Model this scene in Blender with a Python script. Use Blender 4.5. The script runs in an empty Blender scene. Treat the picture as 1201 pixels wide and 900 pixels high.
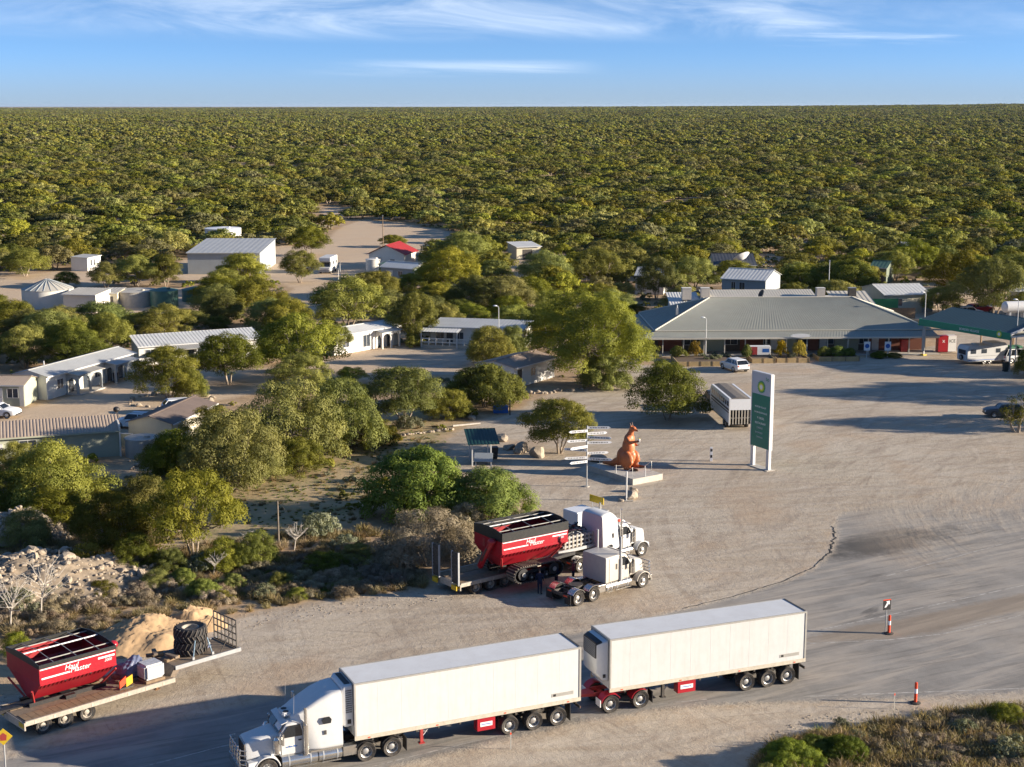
import bpy, bmesh, math, random
import numpy as np
from mathutils import Vector, Matrix
R = math.radians
SC = bpy.context.scene
COL = SC.collection
random.seed(7)

# ------------------------------------------------------------------ camera
CAM_H, FPX, IW, IH, HORIZON = 33.0, 1747.0, 1201.0, 900.0, 124.0
PITCH = math.atan((IH / 2 - HORIZON) / FPX)
cd = bpy.data.cameras.new('camera')
cam = bpy.data.objects.new('camera', cd); COL.objects.link(cam)
cam.location = (0, 0, CAM_H)
cam.rotation_euler = (R(90) - PITCH, 0, 0)
cd.sensor_width = 36.0
cd.lens = 36.0 * FPX / IW
cd.clip_start = 1.0
cd.clip_end = 400000.0
SC.camera = cam

# ------------------------------------------------------------------ light
SUN_AZ, SUN_EL = R(-5), R(13.3)           # direction to the sun, from +X, counter-clockwise
SC.view_settings.view_transform = 'Standard'
SC.view_settings.look = 'None'
SC.view_settings.gamma = 1.0
SC.view_settings.use_curve_mapping = False
SC.view_settings.exposure = 1.28
sd = bpy.data.lights.new('sun', 'SUN')
sd.energy = 5.0; sd.angle = R(0.5); sd.color = (1.0, 0.875, 0.71)
sun = bpy.data.objects.new('sun', sd); COL.objects.link(sun)
sdir = Vector((math.cos(SUN_AZ) * math.cos(SUN_EL), math.sin(SUN_AZ) * math.cos(SUN_EL), math.sin(SUN_EL)))
sun.rotation_euler = sdir.to_track_quat('Z', 'Y').to_euler()

W = bpy.data.worlds.new('World'); SC.world = W; W.use_nodes = True
nt = W.node_tree; nt.nodes.clear()
def N(t, **k):
    n = nt.nodes.new(t)
    for a, b in k.items(): setattr(n, a, b)
    return n
def L(a, b): nt.links.new(a, b)
def math_n(op, a, b=None, c=None):
    n = N('ShaderNodeMath', operation=op)
    for i, v in enumerate((a, b, c)):
        if v is None: continue
        if isinstance(v, (int, float)): n.inputs[i].default_value = v
        else: L(v, n.inputs[i])
    return n.outputs[0]
tc = N('ShaderNodeTexCoord')
sep = N('ShaderNodeSeparateXYZ'); L(tc.outputs['Generated'], sep.inputs[0])
# the visible strip of sky is only a few degrees high: look the sky up a little higher so it has the blue of the photograph
zz = math_n('MULTIPLY_ADD', sep.outputs[2], 2.6, 0.15)
com = N('ShaderNodeCombineXYZ'); L(sep.outputs[0], com.inputs[0]); L(sep.outputs[1], com.inputs[1]); L(zz, com.inputs[2])
sky = N('ShaderNodeTexSky', sky_type='NISHITA')
sky.sun_disc = False; sky.sun_elevation = SUN_EL; sky.sun_rotation = R(90) - SUN_AZ
sky.altitude = 50; sky.air_density = 1.0; sky.dust_density = 0.35; sky.ozone_density = 3.0
L(com.outputs[0], sky.inputs[0])
# thin cirrus in azimuth / elevation
az = math_n('ARCTAN2', sep.outputs[0], sep.outputs[1]); el = math_n('ARCSINE', sep.outputs[2])
def cirrus(sx, sy, off, scale, detail, lo, hi, dist=0.6):
    c = N('ShaderNodeCombineXYZ')
    L(math_n('MULTIPLY_ADD', az, sx, off), c.inputs[0])
    L(math_n('ADD', math_n('MULTIPLY', el, sy), math_n('MULTIPLY', az, 3.0)), c.inputs[1])
    n = N('ShaderNodeTexNoise'); n.inputs['Scale'].default_value = scale; n.inputs['Detail'].default_value = detail
    n.inputs['Roughness'].default_value = 0.62; n.inputs['Distortion'].default_value = dist
    L(c.outputs[0], n.inputs['Vector'])
    m = N('ShaderNodeMapRange', interpolation_type='SMOOTHSTEP'); m.inputs[1].default_value = lo; m.inputs[2].default_value = hi
    L(n.outputs[0], m.inputs[0]); return m.outputs[0]
def band(e0, e1, e2, e3):
    a = N('ShaderNodeMapRange', interpolation_type='SMOOTHSTEP'); a.inputs[1].default_value = R(e0); a.inputs[2].default_value = R(e1); L(el, a.inputs[0])
    b = N('ShaderNodeMapRange', interpolation_type='SMOOTHSTEP'); b.inputs[1].default_value = R(e3); b.inputs[2].default_value = R(e2); L(el, b.inputs[0])
    return math_n('MULTIPLY', a.outputs[0], b.outputs[0])
def side(a0, a1, a2, a3):
    a = N('ShaderNodeMapRange', interpolation_type='SMOOTHSTEP'); a.inputs[1].default_value = R(a0); a.inputs[2].default_value = R(a1); L(az, a.inputs[0])
    b = N('ShaderNodeMapRange', interpolation_type='SMOOTHSTEP'); b.inputs[1].default_value = R(a3); b.inputs[2].default_value = R(a2); L(az, b.inputs[0])
    return math_n('MULTIPLY', a.outputs[0], b.outputs[0])
c1 = math_n('MULTIPLY', math_n('MULTIPLY', cirrus(9, 42, 3.1, 1.0, 10, .28, .80, .8), band(2.2, 3.0, 3.7, 6.0)), math_n('MULTIPLY_ADD', side(-22, -8, 8, 14), .36, .16))
c2 = math_n('MULTIPLY', math_n('MULTIPLY', cirrus(5, 95, 8.4, 1.3, 9, .30, .70, .5), band(1.0, 1.25, 1.4, 1.8)), math_n('MULTIPLY', side(-9, -2, 0.5, 4), .40))
c3 = math_n('MULTIPLY', math_n('MULTIPLY', cirrus(4, 70, 5.0, 1.2, 8, .46, .8, .3), band(2.0, 2.4, 2.8, 3.3)), math_n('MULTIPLY', side(8, 11, 40, 50), .55))
cl = math_n('MINIMUM', math_n('ADD', math_n('ADD', c1, c2), c3), 0.85)
mx = N('ShaderNodeMix', data_type='RGBA')
tint = N('ShaderNodeMix', data_type='RGBA', blend_type='MULTIPLY'); tint.inputs[0].default_value = 1.0; tint.inputs[7].default_value = (0.86, 0.96, 1.08, 1); L(sky.outputs[0], tint.inputs[6])
hz = N('ShaderNodeMapRange', interpolation_type='SMOOTHSTEP'); hz.inputs[1].default_value = R(2.2); hz.inputs[2].default_value = R(-0.3); hz.inputs[4].default_value = .85; L(el, hz.inputs[0])
pale = N('ShaderNodeMix', data_type='RGBA'); L(hz.outputs[0], pale.inputs[0]); L(tint.outputs[2], pale.inputs[6]); pale.inputs[7].default_value = (1.60, 1.98, 2.42, 1)
L(cl, mx.inputs[0]); L(pale.outputs[2], mx.inputs[6]); mx.inputs[7].default_value = (4.6, 5.0, 5.5, 1)
bg = N('ShaderNodeBackground'); bg.inputs[1].default_value = 0.104
L(mx.outputs[2], bg.inputs[0])
wo = N('ShaderNodeOutputWorld'); L(bg.outputs[0], wo.inputs[0])

cy = SC.cycles
cy.max_bounces = 6; cy.diffuse_bounces = 3; cy.glossy_bounces = 3; cy.transmission_bounces = 3; cy.transparent_max_bounces = 4
cy.use_denoising = True
cy.caustics_reflective = False; cy.caustics_refractive = False
cy.sample_clamp_indirect = 6.0

# ------------------------------------------------------------------ helpers
def at(px, py, z=0.0):
    """point of the place seen at a pixel of the 1201x900 photograph, at height z"""
    a = (px - IW / 2) / FPX; b = (py - IH / 2) / FPX
    dy = math.cos(PITCH) - b * math.sin(PITCH); dz = -math.sin(PITCH) - b * math.cos(PITCH)
    t = (z - CAM_H) / dz
    return Vector((a * t, dy * t, z))

MATS = {}
def mat(name, col, rough=0.6, metal=0.0, var=0.12, scale=3.0, bump=0.0, bscale=30.0, spec=0.5, col2=None, dirt=0.0):
    """procedural material: base colour broken up by noise, optional second colour, dust and bump"""
    if name in MATS: return MATS[name]
    m = bpy.data.materials.new(name); m.use_nodes = True
    t = m.node_tree; b = t.nodes['Principled BSDF']
    b.inputs['Roughness'].default_value = rough; b.inputs['Metallic'].default_value = metal
    b.inputs['Specular IOR Level'].default_value = spec
    co = t.nodes.new('ShaderNodeTexCoord')
    n = t.nodes.new('ShaderNodeTexNoise'); n.inputs['Scale'].default_value = scale; n.inputs['Detail'].default_value = 6; n.inputs['Roughness'].default_value = .65
    t.links.new(co.outputs['Object'], n.inputs['Vector'])
    mr = t.nodes.new('ShaderNodeMapRange'); mr.inputs[1].default_value = .3; mr.inputs[2].default_value = .7
    t.links.new(n.outputs[0], mr.inputs[0])
    mixn = t.nodes.new('ShaderNodeMix'); mixn.data_type = 'RGBA'
    c = Vector(col)
    lo = col2 if col2 else tuple(c * (1 - var))
    hi = col if col2 else tuple(min(1, x * (1 + var * .6)) for x in col)
    mixn.inputs[6].default_value = (*lo, 1); mixn.inputs[7].default_value = (*hi, 1)
    t.links.new(mr.outputs[0], mixn.inputs[0])
    out = mixn.outputs[2]
    if dirt > 0:
        n3 = t.nodes.new('ShaderNodeTexNoise'); n3.inputs['Scale'].default_value = scale * 2.7; n3.inputs['Detail'].default_value = 8; n3.inputs['Roughness'].default_value = .75
        t.links.new(co.outputs['Object'], n3.inputs['Vector'])
        m3 = t.nodes.new('ShaderNodeMapRange'); m3.inputs[1].default_value = .45; m3.inputs[2].default_value = .75; m3.inputs[4].default_value = dirt
        t.links.new(n3.outputs[0], m3.inputs[0])
        mx3 = t.nodes.new('ShaderNodeMix'); mx3.data_type = 'RGBA'
        t.links.new(m3.outputs[0], mx3.inputs[0]); t.links.new(out, mx3.inputs[6]); mx3.inputs[7].default_value = (.30, .22, .15, 1)
        out = mx3.outputs[2]
    t.links.new(out, b.inputs['Base Color'])
    if bump > 0:
        n2 = t.nodes.new('ShaderNodeTexNoise'); n2.inputs['Scale'].default_value = bscale; n2.inputs['Detail'].default_value = 6
        t.links.new(co.outputs['Object'], n2.inputs['Vector'])
        bp = t.nodes.new('ShaderNodeBump'); bp.inputs['Strength'].default_value = bump; bp.inputs['Distance'].default_value = .05
        t.links.new(n2.outputs[0], bp.inputs['Height']); t.links.new(bp.outputs[0], b.inputs['Normal'])
    MATS[name] = m
    return m

white = mat('white_paint', (.64, .64, .63), .35, var=.04, dirt=.10)
white_panel = mat('white_panel', (.57, .572, .565), .5, var=.06, scale=.8, dirt=.10)
def streaked(name, col, grime, amount=.4):
    m = mat(name, col, .45, var=.05, scale=.8, dirt=.08); t = m.node_tree; b = t.nodes['Principled BSDF']; src = b.inputs['Base Color'].links[0].from_socket
    co = t.nodes.new('ShaderNodeTexCoord'); mp = t.nodes.new('ShaderNodeMapping'); mp.inputs['Scale'].default_value = (2.2, 2.2, .22); n = t.nodes.new('ShaderNodeTexNoise'); n.inputs['Scale'].default_value = 1.6; n.inputs['Detail'].default_value = 7; n.inputs['Roughness'].default_value = .7
    t.links.new(co.outputs['Object'], mp.inputs[0]); t.links.new(mp.outputs[0], n.inputs['Vector']); r = t.nodes.new('ShaderNodeMapRange'); r.inputs[1].default_value = .48; r.inputs[2].default_value = .76; r.inputs[4].default_value = amount; t.links.new(n.outputs[0], r.inputs[0])
    mx = t.nodes.new('ShaderNodeMix'); mx.data_type = 'RGBA'; t.links.new(r.outputs[0], mx.inputs[0]); t.links.new(src, mx.inputs[6]); mx.inputs[7].default_value = (*grime, 1); t.links.new(mx.outputs[2], b.inputs['Base Color']); return m
trailer_side = streaked('trailer_side_panel', (.57, .575, .565), (.38, .33, .26), .22)
rail_grey = mat('aluminium_rail', (.42, .41, .38), .45, metal=.3, dirt=.3)
dust_rail = mat('dusty_rail', (.52, .47, .38), .6, var=.15, dirt=.4)
red = mat('red_paint', (.36, .010, .022), .35, var=.12, dirt=.08)
red_in = mat('red_paint_inside', (.30, .010, .018), .5, var=.2, dirt=.1)
red_dull = mat('red_steel', (.38, .03, .03), .55, var=.2, dirt=.25)
black = mat('black_plastic', (.018, .018, .02), .5, var=.2, dirt=.1)
black_tarp = mat('black_band', (.022, .024, .024), .38, var=.2, dirt=.12)
rubber = mat('tyre_rubber', (.028, .027, .026), .85, var=.25, dirt=.35)
rubber_clean = mat('new_tyre_rubber', (.016, .016, .018), .7, var=.2, dirt=.05)
chrome = mat('chrome', (.66, .64, .60), .22, metal=.9, var=.08, dirt=.15)
alloy = mat('alloy', (.50, .49, .47), .4, metal=.6, var=.1, dirt=.3)
steel_dark = mat('dark_steel', (.06, .058, .055), .6, metal=.3, var=.3, dirt=.35)
steel_grey = mat('galvanised_steel', (.38, .39, .40), .5, metal=.35, var=.15, dirt=.1)
rust = mat('rusty_steel', (.24, .12, .055), .8, var=.3, scale=6, dirt=.4)
deck_wood = mat('dusty_timber_deck', (.20, .155, .115), .85, var=.35, scale=5, dirt=.4)
dust_white = mat('dusty_white_frame', (.40, .36, .30), .7, var=.25, scale=6, dirt=.4)
yellow = mat('yellow_paint', (.62, .42, .02), .5, var=.1, dirt=.1)
glass = mat('dark_glass', (.015, .018, .022), .08, spec=.8, var=.1)
glass_b = mat('window_glass', (.05, .06, .075), .1, spec=.8, var=.2)
pipe_red = mat('red_hub', (.40, .05, .04), .5, var=.2, dirt=.2)
orange_red = mat('orange_plastic', (.75, .07, .02), .5, var=.05)
reflective = mat('white_band', (.82, .82, .82), .5, var=.03)

class MB:
    """collects shapes and links them as ONE mesh object"""
    def __init__(s): s.v = []; s.f = []; s.m = []; s.mats = []
    def mi(s, m):
        if m not in s.mats: s.mats.append(m)
        return s.mats.index(m)
    def add(s, vs, fs, m, M=None):
        o = len(s.v); k = s.mi(m)
        if M is not None: vs = [M @ Vector(p) for p in vs]
        s.v += [tuple(p) for p in vs]
        for f in fs: s.f.append([i + o for i in f]); s.m.append(k)
        return s
    def box(s, x0, x1, y0, y1, z0, z1, m, M=None):
        v = [(x, y, z) for z in (z0, z1) for y in (y0, y1) for x in (x0, x1)]
        return s.add(v, [(0, 2, 3, 1), (4, 5, 7, 6), (0, 1, 5, 4), (2, 6, 7, 3), (0, 4, 6, 2), (1, 3, 7, 5)], m, M)
    def cyl(s, p0, p1, r0, m, r1=None, seg=12, caps=True):
        p0 = Vector(p0); p1 = Vector(p1); r1 = r0 if r1 is None else r1
        d = (p1 - p0).normalized(); a = d.orthogonal().normalized(); b = d.cross(a)
        v = []
        for p, r in ((p0, r0), (p1, r1)):
            for i in range(seg):
                t = 2 * math.pi * i / seg; v.append(p + (a * math.cos(t) + b * math.sin(t)) * r)
        f = [(i, (i + 1) % seg, seg + (i + 1) % seg, seg + i) for i in range(seg)]
        if caps: f += [tuple(range(seg))[::-1], tuple(range(seg, 2 * seg))]
        return s.add(v, f, m)
    def tube(s, pts, r, m, seg=8, r1=None):
        pts = [Vector(p) for p in pts]; n = len(pts); v = []; f = []
        for k, p in enumerate(pts):
            d = (pts[min(k + 1, n - 1)] - pts[max(k - 1, 0)]).normalized()
            a = d.cross(Vector((0.13, 0.31, 0.94))); a = a.normalized() if a.length > 1e-4 else d.orthogonal().normalized()
            b = d.cross(a); rr = r if r1 is None else r + (r1 - r) * k / (n - 1)
            for i in range(seg):
                t = 2 * math.pi * i / seg; v.append(p + (a * math.cos(t) + b * math.sin(t)) * rr)
        for k in range(n - 1):
            for i in range(seg): f.append((k * seg + i, k * seg + (i + 1) % seg, (k + 1) * seg + (i + 1) % seg, (k + 1) * seg + i))
        f += [tuple(range(seg))[::-1], tuple(range((n - 1) * seg, n * seg))]
        return s.add(v, f, m)
    def lathe(s, prof, m, M=None, seg=24, close=False):
        v = []; f = []; n = len(prof)
        for r, z in prof:
            for i in range(seg):
                t = 2 * math.pi * i / seg; v.append((r * math.cos(t), r * math.sin(t), z))
        for k in range(n - 1 if not close else n):
            k2 = (k + 1) % n
            for i in range(seg): f.append((k * seg + i, k * seg + (i + 1) % seg, k2 * seg + (i + 1) % seg, k2 * seg + i))
        return s.add(v, f, m, M)
    def prism(s, poly, a, b, m, axis='y', M=None):
        """2-D outline swept along an axis; outline is (x,z) for y, (y,z) for x, (x,y) for z"""
        n = len(poly)
        def P(p, t): return {'y': (p[0], t, p[1]), 'x': (t, p[0], p[1]), 'z': (p[0], p[1], t)}[axis]
        v = [P(p, a) for p in poly] + [P(p, b) for p in poly]
        f = [tuple(range(n))[::-1], tuple(range(n, 2 * n))] + [(i, (i + 1) % n, n + (i + 1) % n, n + i) for i in range(n)]
        return s.add(v, f, m, M)
    def loft(s, secs, m, caps=True, M=None):
        """secs: list of rings (equal point counts), each a list of 3-D points"""
        n = len(secs[0]); v = [p for r in secs for p in r]; f = []
        for k in range(len(secs) - 1):
            for i in range(n): f.append((k * n + i, k * n + (i + 1) % n, (k + 1) * n + (i + 1) % n, (k + 1) * n + i))
        if caps: f += [tuple(range(n))[::-1], tuple(range((len(secs) - 1) * n, len(secs) * n))]
        return s.add(v, f, m, M)
    def ell(s, c, r, m, seg=12, ring=8, M=None):
        v = []; f = []
        for k in range(ring + 1):
            ph = math.pi * k / ring
            for i in range(seg):
                t = 2 * math.pi * i / seg
                v.append((c[0] + r[0] * math.sin(ph) * math.cos(t), c[1] + r[1] * math.sin(ph) * math.sin(t), c[2] + r[2] * math.cos(ph)))
        for k in range(ring):
            for i in range(seg): f.append((k * seg + i, (k + 1) * seg + i, (k + 1) * seg + (i + 1) % seg, k * seg + (i + 1) % seg))
        return s.add(v, f, m, M)
    def quad(s, a, b, c, d, m): return s.add([a, b, c, d], [(0, 1, 2, 3)], m)
    def build(s, name, parent=None, bevel=0.0, smooth=38, loc=None, weld=False):
        me = bpy.data.meshes.new(name)
        me.from_pydata(s.v, [], s.f)
        for m in s.mats: me.materials.append(m)
        me.polygons.foreach_set('material_index', s.m)
        bm = bmesh.new(); bm.from_mesh(me)
        bmesh.ops.remove_doubles(bm, verts=bm.verts, dist=1e-5)
        bmesh.ops.recalc_face_normals(bm, faces=bm.faces)
        if bevel > 0:
            es = [e for e in bm.edges if len(e.link_faces) == 2 and e.calc_face_angle(0) > R(35)]
            if es: bmesh.ops.bevel(bm, geom=es, offset=bevel, segments=2, affect='EDGES', clamp_overlap=True)
        bm.to_mesh(me); bm.free()
        if smooth:
            me.polygons.foreach_set('use_smooth', [True] * len(me.polygons))
            me.set_sharp_from_angle(angle=R(smooth))
        me.update()
        o = bpy.data.objects.new(name, me); COL.objects.link(o)
        if loc is not None: o.location = loc
        if parent is not None: o.parent = parent
        return o

def rr(w, z0, z1, r, x, n=4, y0=0.0, top_w=None):
    """rounded rectangle ring in the y-z plane at x"""
    out = []; tw = w if top_w is None else top_w
    for (cy_, cz, a0, ww) in ((1, z1, 0, tw), (-1, z1, 90, tw), (-1, z0, 180, w), (1, z0, 270, w)):
        for k in range(n + 1):
            a = R(a0 + 90 * k / n)
            yy = cy_ * (ww / 2 - r) + r * math.cos(a); z_ = (cz - r if cz == z1 else cz + r) + r * math.sin(a)
            out.append((x, yy + y0, z_))
    return out

def tag(o, label, cat, group=None, kind=None):
    if label: o['label'] = label
    if cat: o['category'] = cat
    if group: o['group'] = group
    if kind: o['kind'] = kind
    return o
def thing(name, label, cat, loc=(0, 0, 0), rz=0.0, group=None):
    o = bpy.data.objects.new(name, None); COL.objects.link(o)
    o.empty_display_size = .3
    o.location = loc; o.rotation_euler = (0, 0, rz)
    return tag(o, label, cat, group)
def struct(o):
    o['kind'] = 'structure'; return o
def copy_tree(o, parent=None):
    c = o.copy(); COL.objects.link(c)
    if parent is not None: c.parent = parent
    for ch in list(o.children): copy_tree(ch, c)
    return c
def text_part(name, txt, size, m, parent, M, depth=0.004, align='CENTER', shear=0.0):
    cu = bpy.data.curves.new(name, 'FONT'); cu.body = txt; cu.size = size; cu.align_x = align; cu.align_y = 'CENTER'
    cu.extrude = depth; cu.shear = shear; cu.resolution_u = 3
    tmp = bpy.data.objects.new(name, cu); COL.objects.link(tmp)
    dg = bpy.context.evaluated_depsgraph_get()
    me = bpy.data.meshes.new_from_object(tmp.evaluated_get(dg))
    bpy.data.objects.remove(tmp); bpy.data.curves.remove(cu)
    me.name = name; me.materials.clear(); me.materials.append(m)
    o = bpy.data.objects.new(name, me); COL.objects.link(o)
    o.parent = parent; o.matrix_local = M
    return o
def face_M(origin, xdir, updir):
    """matrix whose local X runs along xdir and local Y along updir (for text on a face)"""
    x = Vector(xdir).normalized(); y = Vector(updir).normalized(); z = x.cross(y)
    return Matrix(((x.x, y.x, z.x, origin[0]), (x.y, y.y, z.y, origin[1]), (x.z, y.z, z.z, origin[2]), (0, 0, 0, 1)))

def ribbed(mb, a, b, c, d, m, pitch=.25, h=.03, th=.03):
    """corrugated sheet: a->b along the eave, d->c along the ridge; ribs run eave to ridge"""
    a, b, c, d = (Vector(p) for p in (a, b, c, d))
    n = (b - a).cross(d - a).normalized()
    if n.z < 0: n = -n
    k = max(2, int((b - a).length / pitch)); v = []; f = []
    for i in range(k + 1):
        for (t, hh) in ((i / k, h), ((i + .42) / k, h), ((i + .5) / k, 0), ((i + .92) / k, 0)):
            if t > 1.0001: continue
            p = a.lerp(b, t); q = d.lerp(c, t); v += [p + n * hh, q + n * hh]
    N_ = len(v) // 2
    f = [(2 * i, 2 * i + 2, 2 * i + 3, 2 * i + 1) for i in range(N_ - 1)]
    mb.add(v, f, m)
    u = [a - n * th, b - n * th, c - n * th, d - n * th]
    mb.add(u, [(0, 3, 2, 1)], m)
    mb.add([a - n * th, b - n * th, b + n * h, a + n * h], [(0, 1, 2, 3)], m)
    mb.add([d - n * th, c - n * th, c + n * h, d + n * h], [(0, 3, 2, 1)], m)
    mb.add([a - n * th, a + n * h, d + n * h, d - n * th], [(0, 1, 2, 3)], m)
    mb.add([b - n * th, c - n * th, c + n * h, b + n * h], [(0, 1, 2, 3)], m)

EXC = []      # (x, y, r) kept clear of scattered trees
TREES = []
# ------------------------------------------------------------------ ground, yards, road
def hill(x, y):
    """gentle rise of the plain towards the far right of the view"""
    x = np.asarray(x, float); y = np.asarray(y, float)
    t = np.clip((y - 1500) / 5200, 0, 1); t = t * t * (3 - 2 * t)
    az_ = np.clip((x / np.maximum(y, 1) + .36) / .72, 0, 1)
    return t * (8 + 27 * az_ * az_)

def seg_sdf(X, Y, poly):
    """signed distance to a closed polygon, negative inside"""
    d = np.full(X.shape, 1e9); ins = np.zeros(X.shape, bool); n = len(poly)
    for i in range(n):
        ax, ay = poly[i][:2]; bx, by = poly[(i + 1) % n][:2]
        ex, ey = bx - ax, by - ay
        t = np.clip(((X - ax) * ex + (Y - ay) * ey) / (ex * ex + ey * ey + 1e-9), 0, 1)
        d = np.minimum(d, (X - ax - t * ex) ** 2 + (Y - ay - t * ey) ** 2)
        c = ((ay > Y) != (by > Y)) & (X < (bx - ax) * (Y - ay) / (by - ay + 1e-12) + ax)
        ins ^= c
    d = np.sqrt(d); return np.where(ins, -d, d)
def P_(*px): return [at(x, y)[:2] for x, y in px]

ROAD_POLY = [(-90, 22), (-60, 40.5), (-30, 57.5), (-8.5, 69.3), (-5.3, 71.0), (3.8, 76.4), (7.3, 77.6), (11.1, 78.6), (16.5, 79.0), (29.5, 80.2), (48, 83), (80, 94), (140, 130),
             (140, 190), (84, 156), (60, 141), (44, 129), (33, 122.5), (26.4, 118.5), (25.6, 115), (25.2, 112.2), (24.1, 108.3), (22, 104.1), (19.2, 100.8), (15.1, 97.4), (11.4, 95), (0, 88), (-20, 75.6), (-40, 63.5), (-70, 45), (-95, 30)]
ISLAND = [(17.0, 88.6), (19.4, 89.9), (22.0, 91.6), (25.7, 93.1), (31, 96.0), (40, 100.6), (60, 110), (60, 107), (40, 97.5), (31, 93), (27.4, 90.4), (23.6, 89.1), (19.3, 88.6)]
APRON = P_((-200, 850), (0, 815), (60, 810), (150, 755), (215, 742), (280, 722), (330, 712), (430, 698), (500, 690), (640, 640), (640, 605), (600, 570), (545, 572), (530, 545), (520, 515), (560, 495), (610, 480), (640, 463), (700, 452), (735, 440), (748, 428), (800, 430), (1000, 421), (1100, 405), (1110, 380), (1220, 370), (1400, 420), (1500, 640)) \
        + [(140, 190), (84, 156), (60, 141), (44, 129), (33, 122.5), (26.4, 118.5), (25.2, 112.2), (22, 104.1), (15.1, 97.4), (11.4, 95), (0, 88), (-20, 75.6), (-40, 63.5), (-70, 45)]
SHOULDER = [(-90, 22), (-60, 40.5), (-30, 57.5), (-8.5, 69.3), (3.8, 76.4), (11.1, 78.6), (29.5, 80.2), (48, 83), (48, 79), (29, 76.5), (20, 76), (15, 73), (12.5, 70), (11, 66), (8, 58), (-5, 50), (-40, 30)]
COURT = P_((0, 505), (0, 485), (25, 481), (58, 472), (120, 455), (158, 441), (175, 428), (232, 428), (310, 432), (395, 420), (412, 414), (468, 405), (560, 407), (563, 440), (470, 440), (440, 446), (330, 444), (300, 462), (245, 472), (255, 485), (230, 505), (150, 530), (145, 505))
PATH1 = P_((300, 372), (330, 352), (345, 338), (305, 325), (302, 296), (330, 288), (378, 290), (396, 268), (425, 258), (470, 262), (530, 272), (540, 286), (520, 296), (488, 300), (492, 330), (470, 340), (440, 330), (420, 345), (380, 362), (365, 380), (350, 385))
PATH2 = P_((375, 263), (380, 242), (398, 240), (402, 262))
YARD_L = P_((-30, 356), (-30, 330), (20, 323), (90, 316), (140, 317), (148, 326), (100, 338), (60, 346))
YARD_T = P_((-30, 372), (-20, 352), (60, 338), (140, 338), (240, 338), (240, 356), (230, 372))
YARD_B = P_((1030, 350), (1060, 338), (1210, 336), (1260, 350), (1260, 372), (1110, 378), (1050, 372))
YARD_C = P_((595, 325), (598, 305), (635, 300), (650, 318), (620, 340))
YARD_D = P_((218, 330), (195, 320), (215, 305), (330, 300), (330, 325))
YARD_E = P_((700, 420), (715, 404), (735, 420), (742, 436), (715, 440))
GAPS = [P_((780, 245), (790, 236), (815, 237), (820, 248)), P_((480, 243), (500, 239), (525, 241), (500, 247)), P_((55, 250), (70, 243), (110, 247), (80, 254)), P_((185, 247), (200, 241), (215, 246))]
YARDS = [APRON, SHOULDER, COURT, PATH1, PATH2, YARD_L, YARD_T, YARD_B, YARD_C, YARD_D, YARD_E] + GAPS
GRASSY = P_((205, 585), (262, 540), (300, 520), (400, 520), (470, 480), (520, 470), (545, 500), (520, 520), (500, 545), (440, 560), (430, 610), (330, 640), (200, 650))

def axis(lo, f0, f1, hi, fine, mid0, mid1, midstep, grow=1.35):
    a = list(np.arange(f0, f1 + 1e-6, fine))
    b = list(np.arange(f1 + midstep, mid1 + 1e-6, midstep)); c = list(np.arange(f0 - midstep, mid0 - 1e-6, -midstep))
    for arr, lim, sg in ((b, hi, 1), (c, lo, -1)):
        s = midstep * 2; p = arr[-1] if arr else (f1 if sg > 0 else f0)
        while sg * (lim - p) > 0:
            p += sg * s; s *= grow; arr.append(p)
    return np.array(c[::-1] + a + b)
gx = axis(-14000, -60, 76, 14000, .8, -130, 140, 2.6)
gy = axis(-400, 56, 216, 23000, .8, 40, 380, 2.6)
GX, GY = np.meshgrid(gx, gy)
SDR = seg_sdf(GX, GY, ROAD_POLY); SDI = seg_sdf(GX, GY, ISLAND)
SDY = np.full(GX.shape, 1e9)
for p in YARDS: SDY = np.minimum(SDY, seg_sdf(GX, GY, p))
SDY = np.minimum(SDY, SDR - 1.0)
SDG = seg_sdf(GX, GY, GRASSY)
GZ = hill(GX, GY)

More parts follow.
